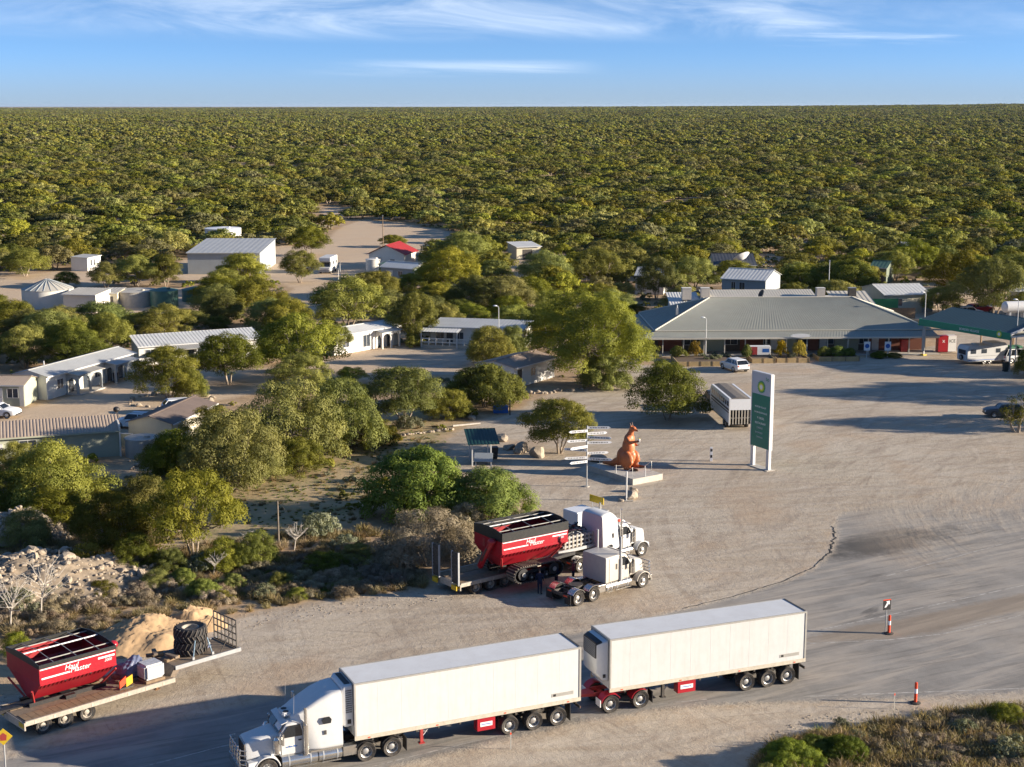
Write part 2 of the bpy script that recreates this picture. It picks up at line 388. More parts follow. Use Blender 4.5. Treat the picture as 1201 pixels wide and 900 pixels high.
def ground_material():
    m = bpy.data.materials.new('ground_surface'); m.use_nodes = True
    t = m.node_tree; b = t.nodes['Principled BSDF']; b.inputs['Roughness'].default_value = .92; b.inputs['Specular IOR Level'].default_value = .2
    nn = t.nodes.new; lk = t.links.new
    geo = nn('ShaderNodeNewGeometry')
    def noise(scale, detail=6, rough=.6, rot=None, sc=(1, 1, 1), dist=0.0):
        n = nn('ShaderNodeTexNoise'); n.inputs['Scale'].default_value = scale; n.inputs['Detail'].default_value = detail
        n.inputs['Roughness'].default_value = rough; n.inputs['Distortion'].default_value = dist
        if rot is not None:
            mp = nn('ShaderNodeMapping'); mp.vector_type = 'TEXTURE'; mp.inputs['Rotation'].default_value = (0, 0, rot); mp.inputs['Scale'].default_value = sc
            lk(geo.outputs['Position'], mp.inputs[0]); lk(mp.outputs[0], n.inputs['Vector'])
        else: lk(geo.outputs['Position'], n.inputs['Vector'])
        return n.outputs[0]
    def rng(v, a, b_, c=0., d=1.):
        r = nn('ShaderNodeMapRange'); r.interpolation_type = 'SMOOTHSTEP'
        for i, x in enumerate((a, b_, c, d)): r.inputs[i + 1].default_value = x
        lk(v, r.inputs[0]); return r.outputs[0]
    def mix(f, a, b_):
        x = nn('ShaderNodeMix'); x.data_type = 'RGBA'
        for s, v in ((0, f), (6, a), (7, b_)):
            if isinstance(v, tuple): x.inputs[s].default_value = (*v, 1)
            elif isinstance(v, (int, float)): x.inputs[s].default_value = v
            else: lk(v, x.inputs[s])
        return x.outputs[2]
    def ma(op, a, b_, c=None):
        x = nn('ShaderNodeMath'); x.operation = op
        for i, v in enumerate((a, b_, c)):
            if v is None: continue
            if isinstance(v, (int, float)): x.inputs[i].default_value = v
            else: lk(v, x.inputs[i])
        return x.outputs[0]
    def att(nm):
        a = nn('ShaderNodeAttribute'); a.attribute_name = nm; return a.outputs['Fac']
    big = noise(.06, 5); mid = noise(.35, 6, .65); fine = noise(2.2, 8, .7); grit = noise(11, 6, .75)
    streak = noise(.9, 6, .6, R(31), (9, 1, 1), .3); streak2 = noise(.8, 6, .6, R(8), (7, 1, 1), .5); streak3 = noise(2.4, 5, .6, R(24), (14, 1, 1), .2)
    arc = noise(.55, 6, .6, R(62), (6, 1, 1), .8)
    # bush soil
    soil = mix(rng(mid, .3, .7), (.33, .225, .135), (.50, .36, .225))
    soil = mix(rng(fine, .52, .70, 0, .75), soil, (.15, .12, .075))
    soil = mix(rng(noise(.16, 5), .5, .72, 0, .6), soil, (.47, .37, .255))
    # green-gold grassy patch
    gsd = ma('ADD', att('sd_grass'), ma('MULTIPLY_ADD', mid, 7.0, -3.5))
    gm = ma('MULTIPLY', rng(gsd, 1.0, -2.0), rng(fine, .38, .62, .15, .85))
    gcol = mix(rng(noise(.22, 5), .42, .62), (.40, .32, .17), (.20, .21, .07))
    soil = mix(gm, soil, gcol)
    # limestone gravel
    sx = nn('ShaderNodeSeparateXYZ'); lk(geo.outputs['Position'], sx.inputs[0])
    def turning(cx, cy_, fr, ft, detail=5):
        # tyre arcs: noise drawn out along circles round a turning centre
        dx = ma('SUBTRACT', sx.outputs[0], cx); dy = ma('SUBTRACT', sx.outputs[1], cy_)
        r = ma('SQRT', ma('ADD', ma('MULTIPLY', dx, dx), ma('MULTIPLY', dy, dy)), 0.0); th = ma('ARCTAN2', dy, dx)
        c = nn('ShaderNodeCombineXYZ'); lk(ma('MULTIPLY', r, fr), c.inputs[0]); lk(ma('MULTIPLY', th, ft), c.inputs[1])
        n = nn('ShaderNodeTexNoise'); n.inputs['Scale'].default_value = 1.0; n.inputs['Detail'].default_value = detail; n.inputs['Roughness'].default_value = .65; n.inputs['Distortion'].default_value = .25; lk(c.outputs[0], n.inputs['Vector']); return n.outputs[0]
    t1 = turning(70, 112, .85, 5.0); t2 = turning(-6, 150, .8, 4.0); t3 = turning(20, 70, 1.1, 6.0)
    grav = mix(rng(big, .3, .7), (.435, .357, .265), (.545, .468, .365))
    grav = mix(rng(t1, .49, .63, 0, .75), grav, (.33, .262, .195))
    t4 = turning(64, 118, 2.6, 3.0, 3); t5 = turning(0, 158, 2.4, 2.5, 3)
    grav = mix(rng(t4, .60, .68, 0, .5), grav, (.27, .22, .17)); grav = mix(rng(t5, .61, .68, 0, .5), grav, (.28, .225, .175))
    grav = mix(rng(t2, .52, .68, 0, .45), grav, (.61, .525, .42))
    grav = mix(rng(t3, .52, .66, 0, .65), grav, (.35, .275, .205))
    grav = mix(rng(streak2, .35, .72, 0, .6), grav, (.54, .475, .39))
    grav = mix(rng(streak, .48, .72, 0, .55), grav, (.32, .262, .205))
    grav = mix(rng(arc, .50, .70, 0, .50), grav, (.31, .25, .195))
    grav = mix(rng(noise(3.4, 6, .7, R(31), (5, 1, 1), .4), .52, .74, 0, .55), grav, (.29, .235, .18))
    grav = mix(rng(fine, .48, .74, 0, .50), grav, (.30, .235, .18))
    grav = mix(rng(grit, .52, .78, 0, .60), grav, (.60, .53, .43))
    grav = mix(rng(noise(5.5, 5, .7), .60, .72, 0, .55), grav, (.20, .16, .125))
    grav = mix(rng(noise(.12, 4, .5), .50, .68, 0, .55), grav, (.43, .31, .205))
    sandy = ma('MAXIMUM', rng(sx.outputs[1], 200.0, 255.0, 0, .65), ma('MULTIPLY', rng(sx.outputs[0], -4.0, -26.0), rng(sx.outputs[1], 138.0, 152.0, 0, .62)))
    grav = mix(sandy, grav, (.61, .45, .295))
    # dusty bitumen
    asp = mix(rng(mid, .3, .7), (.232, .217, .196), (.312, .293, .265))
    asp = mix(rng(streak, .44, .66, 0, .75), asp, (.42, .37, .31))
    asp = mix(rng(streak3, .50, .68, 0, .5), asp, (.135, .126, .113))
    asp = mix(rng(big, .46, .66, 0, .45), asp, (.44, .38, .31))
    asp = mix(rng(grit, .5, .8, 0, .4), asp, (.36, .33, .29))
    asp = mix(rng(noise(.30, 5, .6, R(36), (4, 1, 1), .6), .60, .72, 0, .8), asp, (.11, .104, .096))
    ry = ma('ADD', att('sd_yard'), ma('MULTIPLY_ADD', mid, 3.0, -1.5))
    my = rng(ma('ADD', ry, ma('MULTIPLY_ADD', fine, 2.0, -1.0)), .7, -.9)
    rs = ma('ADD', att('sd_road'), ma('MULTIPLY_ADD', fine, 1.1, -.55))
    # the seal fades under drifted gravel away from the driven line
    far_ = rng(sx.outputs[0], 24.0, 50.0, .9, 16.0)
    mr_ = rng(ma('ADD', rs, ma('MULTIPLY', ma('SUBTRACT', ma('MULTIPLY_ADD', t1, .5, ma('MULTIPLY', streak, .5)), .40), far_)), .35, -.55)
    fd = ma('MULTIPLY', rng(sx.outputs[0], 25.0, 33.0), rng(ma('SUBTRACT', sx.outputs[1], ma('MULTIPLY', sx.outputs[0], .55)), 80.0, 92.0))
    soft = rng(ma('ADD', att('sd_road'), ma('ADD', ma('MULTIPLY_ADD', t1, 18.0, -9.0), ma('MULTIPLY_ADD', streak, 10.0, -5.0))), 2.0, -13.0)
    mr_ = ma('ADD', ma('MULTIPLY', mr_, ma('SUBTRACT', 1.0, fd)), ma('MULTIPLY', soft, fd))
    mis = rng(ma('ADD', att('sd_island'), ma('MULTIPLY_ADD', fine, 1.4, -.7)), .3, -.5)
    # fresh dark bitumen by the broken lip
    bx_ = ma('SUBTRACT', sx.outputs[0], 29.0); by_ = ma('SUBTRACT', sx.outputs[1], 110.5)
    along = ma('ADD', ma('MULTIPLY', bx_, .84), ma('MULTIPLY', by_, .54)); acr = ma('SUBTRACT', ma('MULTIPLY', by_, .84), ma('MULTIPLY', bx_, .54))
    dd = ma('SQRT', ma('ADD', ma('MULTIPLY', ma('MULTIPLY', along, along), .018), ma('MULTIPLY', ma('MULTIPLY', acr, acr), .16)), 0.0)
    asp = mix(rng(ma('ADD', dd, ma('MULTIPLY_ADD', mid, 1.6, -.8)), 1.25, .45, 0, .92), asp, (.075, .072, .068))
    c = mix(my, soil, grav); c = mix(mr_, c, asp)
    sdust = mix(rng(streak, .3, .7), (.23, .185, .14), (.33, .27, .205))
    c = mix(ma('MULTIPLY', mis, .8), c, sdust)
    lk(c, b.inputs['Base Color'])
    bp = nn('ShaderNodeBump'); bp.inputs['Strength'].default_value = .55; bp.inputs['Distance'].default_value = .12
    hsum = ma('ADD', ma('MULTIPLY', fine, .8), ma('MULTIPLY', grit, .35))
    flat = ma('SUBTRACT', 1.0, ma('MULTIPLY', mr_, .75))
    lk(ma('MULTIPLY', ma('ADD', hsum, ma('MULTIPLY', streak, .5)), flat), bp.inputs['Height']); lk(bp.outputs[0], b.inputs['Normal'])
    return m
GROUND_MAT = ground_material()
def ground_sheet(name, mask, dz):
    ny, nx = GX.shape
    if mask is None: fm = np.ones((ny - 1, nx - 1), bool)
    else: fm = mask[:-1, :-1] | mask[1:, :-1] | mask[:-1, 1:] | mask[1:, 1:]
    idx = np.arange(nx * ny).reshape(ny, nx)
    q = np.stack([idx[:-1, :-1], idx[:-1, 1:], idx[1:, 1:], idx[1:, :-1]], -1)[fm]
    used = np.unique(q); remap = np.full(nx * ny, -1); remap[used] = np.arange(len(used)); q = remap[q]
    co = np.stack([GX, GY, GZ + dz], -1).reshape(-1, 3)[used]
    me = bpy.data.meshes.new(name); me.vertices.add(len(co)); me.vertices.foreach_set('co', co.ravel())
    me.loops.add(q.size); me.loops.foreach_set('vertex_index', q.ravel())
    me.polygons.add(len(q)); me.polygons.foreach_set('loop_start', np.arange(0, q.size, 4)); me.polygons.foreach_set('loop_total', np.full(len(q), 4))
    me.update(); me.validate()
    for nm, A in (('sd_road', SDR), ('sd_yard', SDY), ('sd_island', SDI), ('sd_grass', SDG)):
        a = me.attributes.new(nm, 'FLOAT', 'POINT'); a.data.foreach_set('value', np.clip(A.ravel()[used], -30, 30).astype(np.float32))
    me.materials.append(GROUND_MAT)
    o = bpy.data.objects.new(name, me); COL.objects.link(o); o['kind'] = 'structure'
    return o
ground_sheet('ground', None, 0.0)
ground_sheet('gravel_yard', (SDY < 2.0) & (GY < 400), .004)
ground_sheet('road', SDR < 2.2, .008)

seam = mat('sea_water', (.012, .05, .12), .9, var=.1, scale=.001)
mb = MB(); mb.add([(-30000, 23000, -18), (30000, 23000, -18), (60000, 70000, -18), (-60000, 70000, -18)], [(0, 1, 2, 3)], seam); struct(mb.build('sea'))

# worn paint lines
def paint_material():
    m = mat('worn_road_paint', (.62, .60, .55), .7, var=.1)
    m = m.copy(); m.name = 'worn_line_paint'; t = m.node_tree; b = t.nodes['Principled BSDF']
    g = t.nodes.new('ShaderNodeNewGeometry'); n = t.nodes.new('ShaderNodeTexNoise'); n.inputs['Scale'].default_value = 1.6; n.inputs['Detail'].default_value = 8; n.inputs['Roughness'].default_value = .75
    t.links.new(g.outputs['Position'], n.inputs['Vector'])
    r = t.nodes.new('ShaderNodeMapRange'); r.inputs[1].default_value = .40; r.inputs[2].default_value = .60; t.links.new(n.outputs[0], r.inputs[0])
    mx = t.nodes.new('ShaderNodeMix'); mx.data_type = 'RGBA'; mx.inputs[6].default_value = (.50, .47, .42, 1); mx.inputs[7].default_value = (.22, .195, .165, 1)
    t.links.new(r.outputs[0], mx.inputs[0]); t.links.new(mx.outputs[2], b.inputs['Base Color'])
    return m
paint = paint_material()
def line_strip(name, pts, w, z=.012):
    pts = [Vector((p[0], p[1], 0)) for p in pts]; v = []; f = []
    dense = []
    for a, b in zip(pts, pts[1:]):
        k = max(1, int((b - a).length / 1.5))
        dense += [a.lerp(b, i / k) for i in range(k)]
    dense.append(pts[-1])
    for i, p in enumerate(dense):
        d = (dense[min(i + 1, len(dense) - 1)] - dense[max(i - 1, 0)]).normalized(); n = Vector((-d.y, d.x, 0))
        ww = w * random.uniform(.75, 1.1)
        v += [p + n * ww / 2 + Vector((0, 0, z)), p - n * ww / 2 + Vector((0, 0, z))]
    f = [(2 * i, 2 * i + 1, 2 * i + 3, 2 * i + 2) for i in range(len(dense) - 1)]
    b = MB(); b.add(v, f, paint); struct(b.build(name, smooth=0))
line_strip('edge_line', [(-40, 51.8), (-8.5, 69.9), (-5.3, 71.9), (3.8, 77.2), (7.3, 78.6), (11, 79.5)], .13)
line_strip('edge_line', [(16.5, 79.9), (29.5, 81.1), (45, 83.5)], .13)
line_strip('centre_line', [(-40, 56), (-19.5, 70.2), (-15.2, 73.2), (-5, 78.2), (3, 82.3)], .13)
line_strip('centre_line', [(17, 89.3), (24, 93.2), (35.7, 99.8), (50, 107.5)], .13)
line_strip('lane_line', [(26.4, 101.7), (32.8, 106.4), (40, 111.6), (50, 118.6)], .13)
line_strip('island_line', [(18.6, 88.4), (23.6, 89.0), (27.4, 90.1), (33.5, 93.6)], .12)

# broken dark lip of the seal beside the apron
lip = mat('broken_bitumen', (.035, .033, .03), .9, var=.3, scale=6)
lp = [(11.4, 95), (15.1, 97.4), (19.2, 100.8), (22, 104.1), (24.1, 108.3), (25.2, 112.2), (25.6, 115)]
v = []; f = []; rnd = random.Random(3)
pts = []
for a, b in zip(lp, lp[1:]):
    for i in range(12): pts.append(Vector((*a, 0)).lerp(Vector((*b, 0)), i / 12))
for i, p in enumerate(pts):
    d = (pts[min(i + 1, len(pts) - 1)] - pts[max(i - 1, 0)]).normalized(); n = Vector((-d.y, d.x, 0))
    wob = n * rnd.uniform(-.18, .18) * (1 if i > 45 else .35); hw = rnd.uniform(.02, .065) * (2.0 if 40 < i < 66 else 1.0)
    v += [p + wob + n * hw + Vector((0, 0, .010)), p + wob + Vector((0, 0, .035)), p + wob - n * hw + Vector((0, 0, .010))]
for i in range(len(pts) - 1):
    for k in (0, 1): f.append((3 * i + k, 3 * i + k + 1, 3 * i + k + 4, 3 * i + k + 3))
b = MB(); b.add(v, f, lip); struct(b.build('bitumen_edge'))
# ------------------------------------------------------------------ plants
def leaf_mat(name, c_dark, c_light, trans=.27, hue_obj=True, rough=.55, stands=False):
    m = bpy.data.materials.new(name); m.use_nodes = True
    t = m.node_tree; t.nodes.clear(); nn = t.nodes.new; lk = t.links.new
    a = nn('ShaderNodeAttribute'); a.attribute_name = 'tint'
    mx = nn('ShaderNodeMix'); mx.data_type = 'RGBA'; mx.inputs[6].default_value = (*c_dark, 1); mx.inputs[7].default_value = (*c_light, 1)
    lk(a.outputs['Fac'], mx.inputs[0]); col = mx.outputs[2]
    if hue_obj:
        oi = nn('ShaderNodeObjectInfo'); hs = nn('ShaderNodeHueSaturation')
        r1 = nn('ShaderNodeMapRange'); r1.inputs[3].default_value = .478; r1.inputs[4].default_value = .522; lk(oi.outputs['Random'], r1.inputs[0]); lk(r1.outputs[0], hs.inputs['Hue'])
        f = nn('ShaderNodeMath'); f.operation = 'MULTIPLY'; f.inputs[1].default_value = 7.31; lk(oi.outputs['Random'], f.inputs[0])
        g = nn('ShaderNodeMath'); g.operation = 'FRACT'; lk(f.outputs[0], g.inputs[0])
        r2 = nn('ShaderNodeMapRange'); r2.inputs[3].default_value = .62; r2.inputs[4].default_value = 1.32; lk(g.outputs[0], r2.inputs[0]); lk(r2.outputs[0], hs.inputs['Value'])
        r3 = nn('ShaderNodeMapRange'); r3.inputs[3].default_value = 1.05; r3.inputs[4].default_value = .80; lk(f.outputs[0], r3.inputs[0]); f3 = nn('ShaderNodeMath'); f3.operation = 'FRACT'; f4 = nn('ShaderNodeMath'); f4.operation = 'MULTIPLY'; f4.inputs[1].default_value = 3.17; lk(f.outputs[0], f4.inputs[0]); lk(f4.outputs[0], f3.inputs[0]); lk(f3.outputs[0], r3.inputs[0]); lk(r3.outputs[0], hs.inputs['Saturation']); lk(col, hs.inputs['Color']); col = hs.outputs[0]
        # stands of darker or greyer trees across the plain
        if stands:
            pn = nn('ShaderNodeTexNoise'); pn.inputs['Scale'].default_value = .021; pn.inputs['Detail'].default_value = 4; lk(oi.outputs['Location'], pn.inputs['Vector'])
            pr1 = nn('ShaderNodeMapRange'); pr1.inputs[1].default_value = .38; pr1.inputs[2].default_value = .66; pr1.inputs[3].default_value = 1.38; pr1.inputs[4].default_value = .68; lk(pn.outputs[0], pr1.inputs[0])
            pm_ = nn('ShaderNodeMix'); pm_.data_type = 'RGBA'; pm_.blend_type = 'MULTIPLY'; pm_.inputs[0].default_value = 1; lk(col, pm_.inputs[6]); lk(pr1.outputs[0], pm_.inputs[7])
            gx_ = nn('ShaderNodeMath'); gx_.operation = 'GREATER_THAN'; gx_.inputs[1].default_value = .90; lk(g.outputs[0], gx_.inputs[0]); gy_ = nn('ShaderNodeMath'); gy_.operation = 'MULTIPLY'; gy_.inputs[1].default_value = .6; lk(gx_.outputs[0], gy_.inputs[0])
            pg = nn('ShaderNodeMix'); pg.data_type = 'RGBA'; lk(gy_.outputs[0], pg.inputs[0]); lk(pm_.outputs[2], pg.inputs[6]); pg.inputs[7].default_value = (.15, .125, .09, 1); col = pg.outputs[2]
    d = nn('ShaderNodeBsdfDiffuse'); tr = nn('ShaderNodeBsdfTranslucent'); gl = nn('ShaderNodeBsdfGlossy'); gl.inputs['Roughness'].default_value = rough
    gl.inputs['Color'].default_value = (.6, .6, .55, 1)
    lk(col, d.inputs['Color'])
    tcol = nn('ShaderNodeMix'); tcol.data_type = 'RGBA'; tcol.blend_type = 'MULTIPLY'; tcol.inputs[0].default_value = 1; lk(col, tcol.inputs[6]); tcol.inputs[7].default_value = (1.25, 1.2, .6, 1)
    lk(tcol.outputs[2], tr.inputs['Color'])
    m1 = nn('ShaderNodeMixShader'); m1.inputs[0].default_value = trans; lk(d.outputs[0], m1.inputs[1]); lk(tr.outputs[0], m1.inputs[2])
    m2 = nn('ShaderNodeMixShader'); m2.inputs[0].default_value = .012; lk(m1.outputs[0], m2.inputs[1]); lk(gl.outputs[0], m2.inputs[2])
    o = nn('ShaderNodeOutputMaterial'); lk(m2.outputs[0], o.inputs[0])
    return m
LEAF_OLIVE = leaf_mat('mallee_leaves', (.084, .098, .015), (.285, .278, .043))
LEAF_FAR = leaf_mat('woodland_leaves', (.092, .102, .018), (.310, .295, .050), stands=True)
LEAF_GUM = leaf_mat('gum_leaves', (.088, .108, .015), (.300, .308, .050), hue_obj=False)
LEAF_GREEN = leaf_mat('bright_leaves', (.062, .090, .012), (.230, .262, .032))
LEAF_LIME = leaf_mat('lime_leaves', (.085, .102, .016), (.262, .268, .042))
LEAF_GREY = leaf_mat('saltbush_leaves', (.13, .145, .085), (.26, .265, .16))
LEAF_YELLOW = leaf_mat('wattle_leaves', (.16, .14, .012), (.36, .27, .02))
TWIG_GREY = leaf_mat('dry_twigs', (.20, .155, .098), (.41, .33, .215), trans=.1)
GRASS_DRY = leaf_mat('dry_grass', (.22, .165, .085), (.36, .285, .15), trans=.3)
GRASS_GREEN = leaf_mat('green_grass', (.07, .11, .015), (.19, .24, .04), trans=.35)
BARK = mat('pale_bark', (.36, .29, .22), .8, var=.45, scale=4, bump=.3, bscale=12)
BARK_D = mat('grey_bark', (.20, .165, .13), .85, var=.4, scale=4)
BARK_W = mat('bleached_wood', (.52, .47, .40), .8, var=.25, scale=5)

def leaf_arrays(c, n, size, aspect, rng_):
    k = len(c)
    r = rng_.normal(size=(k, 3)); t = np.cross(n, r); t /= np.linalg.norm(t, axis=1)[:, None] + 1e-9
    b = np.cross(n, t); a = (size * rng_.uniform(.7, 1.3, k))[:, None]
    return np.stack([c - t * a, c - b * a * aspect, c + t * a, c + b * a * aspect], 1)
def quads_mesh(name, Q, tint, m):
    me = bpy.data.meshes.new(name); k = len(Q)
    me.vertices.add(k * 4); me.vertices.foreach_set('co', Q.reshape(-1).astype(np.float32))
    me.loops.add(k * 4); me.loops.foreach_set('vertex_index', np.arange(k * 4))
    me.polygons.add(k); me.polygons.foreach_set('loop_start', np.arange(0, k * 4, 4)); me.polygons.foreach_set('loop_total', np.full(k, 4))
    me.update()
    a = me.attributes.new('tint', 'FLOAT', 'FACE'); a.data.foreach_set('value', np.clip(tint, 0, 1).astype(np.float32))
    me.materials.append(m); return me

def crown_mesh(name, seed, Rr, H, npuff, nleaf, leaf, style='mallee', m=None, puff=(.20, .34), aspect=.55, low=.24, sep=.50, ragged=.6):
    """clumps of leaf faces through the crown's volume; returns the mesh and the clump centres for the limbs"""
    g = np.random.default_rng(seed); cs = []; rs = []
    lob = [(g.uniform(0, 6.28), g.uniform(.12, .30)) for _ in range(3)]
    tries = 0
    while len(cs) < npuff and tries < 4000:
        tries += 1
        th = g.uniform(0, 2 * math.pi); q = math.sqrt(g.uniform(0, 1))
        ext = 1 + sum(a * math.cos((i + 2) * th + p) for i, (p, a) in enumerate(lob)) * ragged
        rad = Rr * q * .86 * ext; pr = Rr * g.uniform(*puff)
        dome = 1 - (q ** 2.4) * (.42 if style == 'mallee' else .62)
        top = H * dome * g.uniform(.90, 1.03) * (1 + (ragged - .6) * .35 * math.sin(2 * th + lob[1][0]) * q)
        if style == 'mallee':
            u_ = g.random(); z = top - pr * .6 if u_ < .62 else g.uniform(max(pr * .55, H * low), max(top - pr * .6, H * low + pr * .2))
        elif style == 'bush':
            z = max(pr * .45, top - pr * .7) if g.random() < .55 else g.uniform(pr * .4, max(pr * .5, top - pr * .6))
        else:  # weeping
            z = g.uniform(.25 * H, max(.3 * H, top - pr * .5))
        c = np.array([rad * math.cos(th), rad * math.sin(th), z])
        if any(np.linalg.norm((c - o) * (1, 1, 1.25)) < (pr + r2) * sep for o, r2 in zip(cs, rs)): continue
        cs.append(c); rs.append(pr)
    Cc = []; Nn = []; T = []
    for c, pr in zip(cs, rs):
        k = int(nleaf * (pr / (Rr * .27)) ** 2)
        d = g.normal(size=(k, 3)); d /= np.linalg.norm(d, axis=1)[:, None]
        d[:, 2] = np.where(d[:, 2] < -.35, -d[:, 2], d[:, 2])
        rad = pr * np.where(g.random(k) < .84, g.uniform(.80, 1.06, k), g.uniform(.35, .8, k))
        sq = np.array([1, 1, .72 if style != 'weeping' else 1.25])
        lump = 1 + .16 * np.sin(d[:, 0] * 7 + c[0] * 3) * np.sin(d[:, 1] * 7 + c[1] * 5) + .12 * np.sin(d[:, 2] * 9 + c[2])
        Cc.append(c + d * sq * (rad * lump)[:, None])
        nn_ = d * .9 + g.normal(size=(k, 3)) * .17 + np.array([0, 0, .16]); Nn.append(nn_ / np.linalg.norm(nn_, axis=1)[:, None])
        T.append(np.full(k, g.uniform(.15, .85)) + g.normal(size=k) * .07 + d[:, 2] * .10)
    Cc = np.concatenate(Cc); Nn = np.concatenate(Nn); T = np.concatenate(T)
    Q = leaf_arrays(Cc, Nn, leaf, aspect, g)
    return quads_mesh(name, Q, T, m), cs, rs

def limb_mesh(name, seed, cs, H, r0, bark, nst=3, every=1, spread=.5):
    """several leaning stems that fork towards the leaf clumps"""
    g = random.Random(seed); mb = MB(); nst = max(1, nst)
    stems = []
    for i in range(nst):
        a = 6.283 * i / nst + g.uniform(-.5, .5)
        base = Vector((math.cos(a), math.sin(a), 0)) * r0 * 1.2
        fork = Vector((math.cos(a) * spread * g.uniform(.5, 1.2), math.sin(a) * spread * g.uniform(.5, 1.2), H * g.uniform(.28, .42)))
        mid = base.lerp(fork, .5) + Vector((g.uniform(-.15, .15), g.uniform(-.15, .15), 0)) * (H / 5)
        mb.tube([base - Vector((0, 0, .15)), mid, fork], r0 * (1.0 if nst < 3 else .75), bark, 6, r0 * .5); stems.append(fork)
    for k, c in enumerate(cs):
        if k % every: continue
        c = Vector(c); s = min(stems, key=lambda q: (q.xy - c.xy).length)
        m = s.lerp(c, .55) + Vector((g.uniform(-.2, .2), g.uniform(-.2, .2), -.06 * H)); m.z = max(m.z, s.z * .8)
        mb.tube([s, m, c], r0 * .42, bark, 5, r0 * .12)
    me = bpy.data.meshes.new(name)
    o = mb.build(name); me = o.data; bpy.data.objects.remove(o); return me

SPEC = {}   # kind -> list of (crown mesh, trunk mesh, R, H)
def make_kind(kind, nvar, seed0, Rr, H, npuff, nleaf, leaf, style, m, bark, nst, r0, every=1, **kw):
    L_ = []
    for i in range(nvar):
        g = random.Random(seed0 + i)
        h = H * g.uniform(.9, 1.12)
        cm, cs, rs = crown_mesh(kind + '_crown', seed0 + i, Rr, h, npuff, nleaf, leaf, style, m, **kw)
        tm = limb_mesh(kind + '_trunk', seed0 + i, cs, h, r0, bark, nst + (i % 2), every, spread=Rr * .3)
        L_.append((cm, tm, Rr, h))
    SPEC[kind] = L_
make_kind('mallee', 6, 10, 3.6, 5.0, 58, 900, .060, 'mallee', LEAF_OLIVE, BARK, 3, .12, every=3, puff=(.17, .31), low=.22, sep=.44)
make_kind('green_mallee', 3, 30, 3.6, 5.2, 50, 860, .062, 'mallee', LEAF_LIME, BARK, 3, .13, every=2, puff=(.17, .31), low=.24)
make_kind('bush', 4, 50, 3.6, 4.2, 78, 760, .059, 'bush', LEAF_OLIVE, BARK_D, 3, .09, every=3, puff=(.16, .28), sep=.38)
make_kind('green_bush', 3, 60, 3.6, 4.2, 120, 760, .066, 'bush', LEAF_GREEN, BARK_D, 3, .09, every=3, puff=(.15, .25), sep=.34)
make_kind('wattle', 1, 70, 2.0, 2.0, 30, 160, .075, 'bush', LEAF_YELLOW, BARK_D, 2, .05, every=4)
make_kind('saltbush', 2, 74, 1.5, 1.3, 24, 150, .065, 'bush', LEAF_GREY, BARK_D, 3, .03, every=3)
make_kind('dead', 2, 78, 3.4, 3.4, 46, 420, .17, 'bush', TWIG_GREY, BARK_D, 4, .05, every=2, puff=(.16, .28), aspect=.09)
make_kind('low_dead', 3, 90, 1.1, .8, 13, 210, .085, 'bush', TWIG_GREY, BARK_D, 2, .02, every=3, puff=(.2, .36), aspect=.12)
make_kind('tall_gum', 1, 80, 7.6, 11.6, 84, 1900, .088, 'mallee', LEAF_GUM, BARK, 1, .30, every=4, puff=(.15, .27), low=.22, sep=.50, ragged=1.25)
make_kind('weeping_gum', 1, 84, 2.4, 6.4, 30, 120, .13, 'weeping', LEAF_LIME, BARK, 2, .22, aspect=.3)
make_kind('wood', 6, 100, 3.6, 4.7, 34, 200, .135, 'mallee', LEAF_FAR, BARK, 2, .13, every=2, puff=(.18, .33), low=.28)

def twig_mesh(name, seed, Rr, H, k, m, blade=.02, curl=.35, seg=3, up=.55):
    """rounded mass of fine upright twigs or blades"""
    g = np.random.default_rng(seed); Qs = []; T = []
    for _ in range(k):
        th = g.uniform(0, 6.283); q = math.sqrt(g.uniform(0, 1)); b = np.array([math.cos(th), math.sin(th), 0]) * Rr * q * .55
        d = np.array([math.cos(th) * q * (1 - up) * 1.6, math.sin(th) * q * (1 - up) * 1.6, up + .3]) + g.normal(size=3) * .16
        d /= np.linalg.norm(d); ln = H * g.uniform(.65, 1.05) * (1 - .25 * q); w = blade * g.uniform(.6, 1.5); tt = g.uniform(0, 1)
        s = np.cross(d, g.normal(size=3)); s /= np.linalg.norm(s)
        p = b.copy(); bend = g.normal(size=3) * curl * .3
        for i in range(seg):
            d2 = d + bend * i + np.array([0, 0, -curl * .12 * i]); d2 /= np.linalg.norm(d2)
            p2 = p + d2 * ln / seg; w0 = w * (1 - i / seg * .7); w1 = w * (1 - (i + 1) / seg * .8)
            Qs.append([p - s * w0, p + s * w0, p2 + s * w1, p2 - s * w1]); T.append(tt + g.normal() * .1); p = p2
    return quads_mesh(name, np.array(Qs), np.array(T), m)
TWIGS = [q[0] for q in SPEC['dead']]; LOWDRY = [q[0] for q in SPEC['low_dead']]
TUFT = [twig_mesh('grass_tuft_blades', 25 + i, .45, .65, 90, GRASS_DRY, .018, 1.1, 3, .5) for i in range(2)]
TUFTG = [twig_mesh('green_tuft_blades', 35 + i, .55, .5, 110, GRASS_GREEN, .022, 1.0, 3, .5) for i in range(2)]

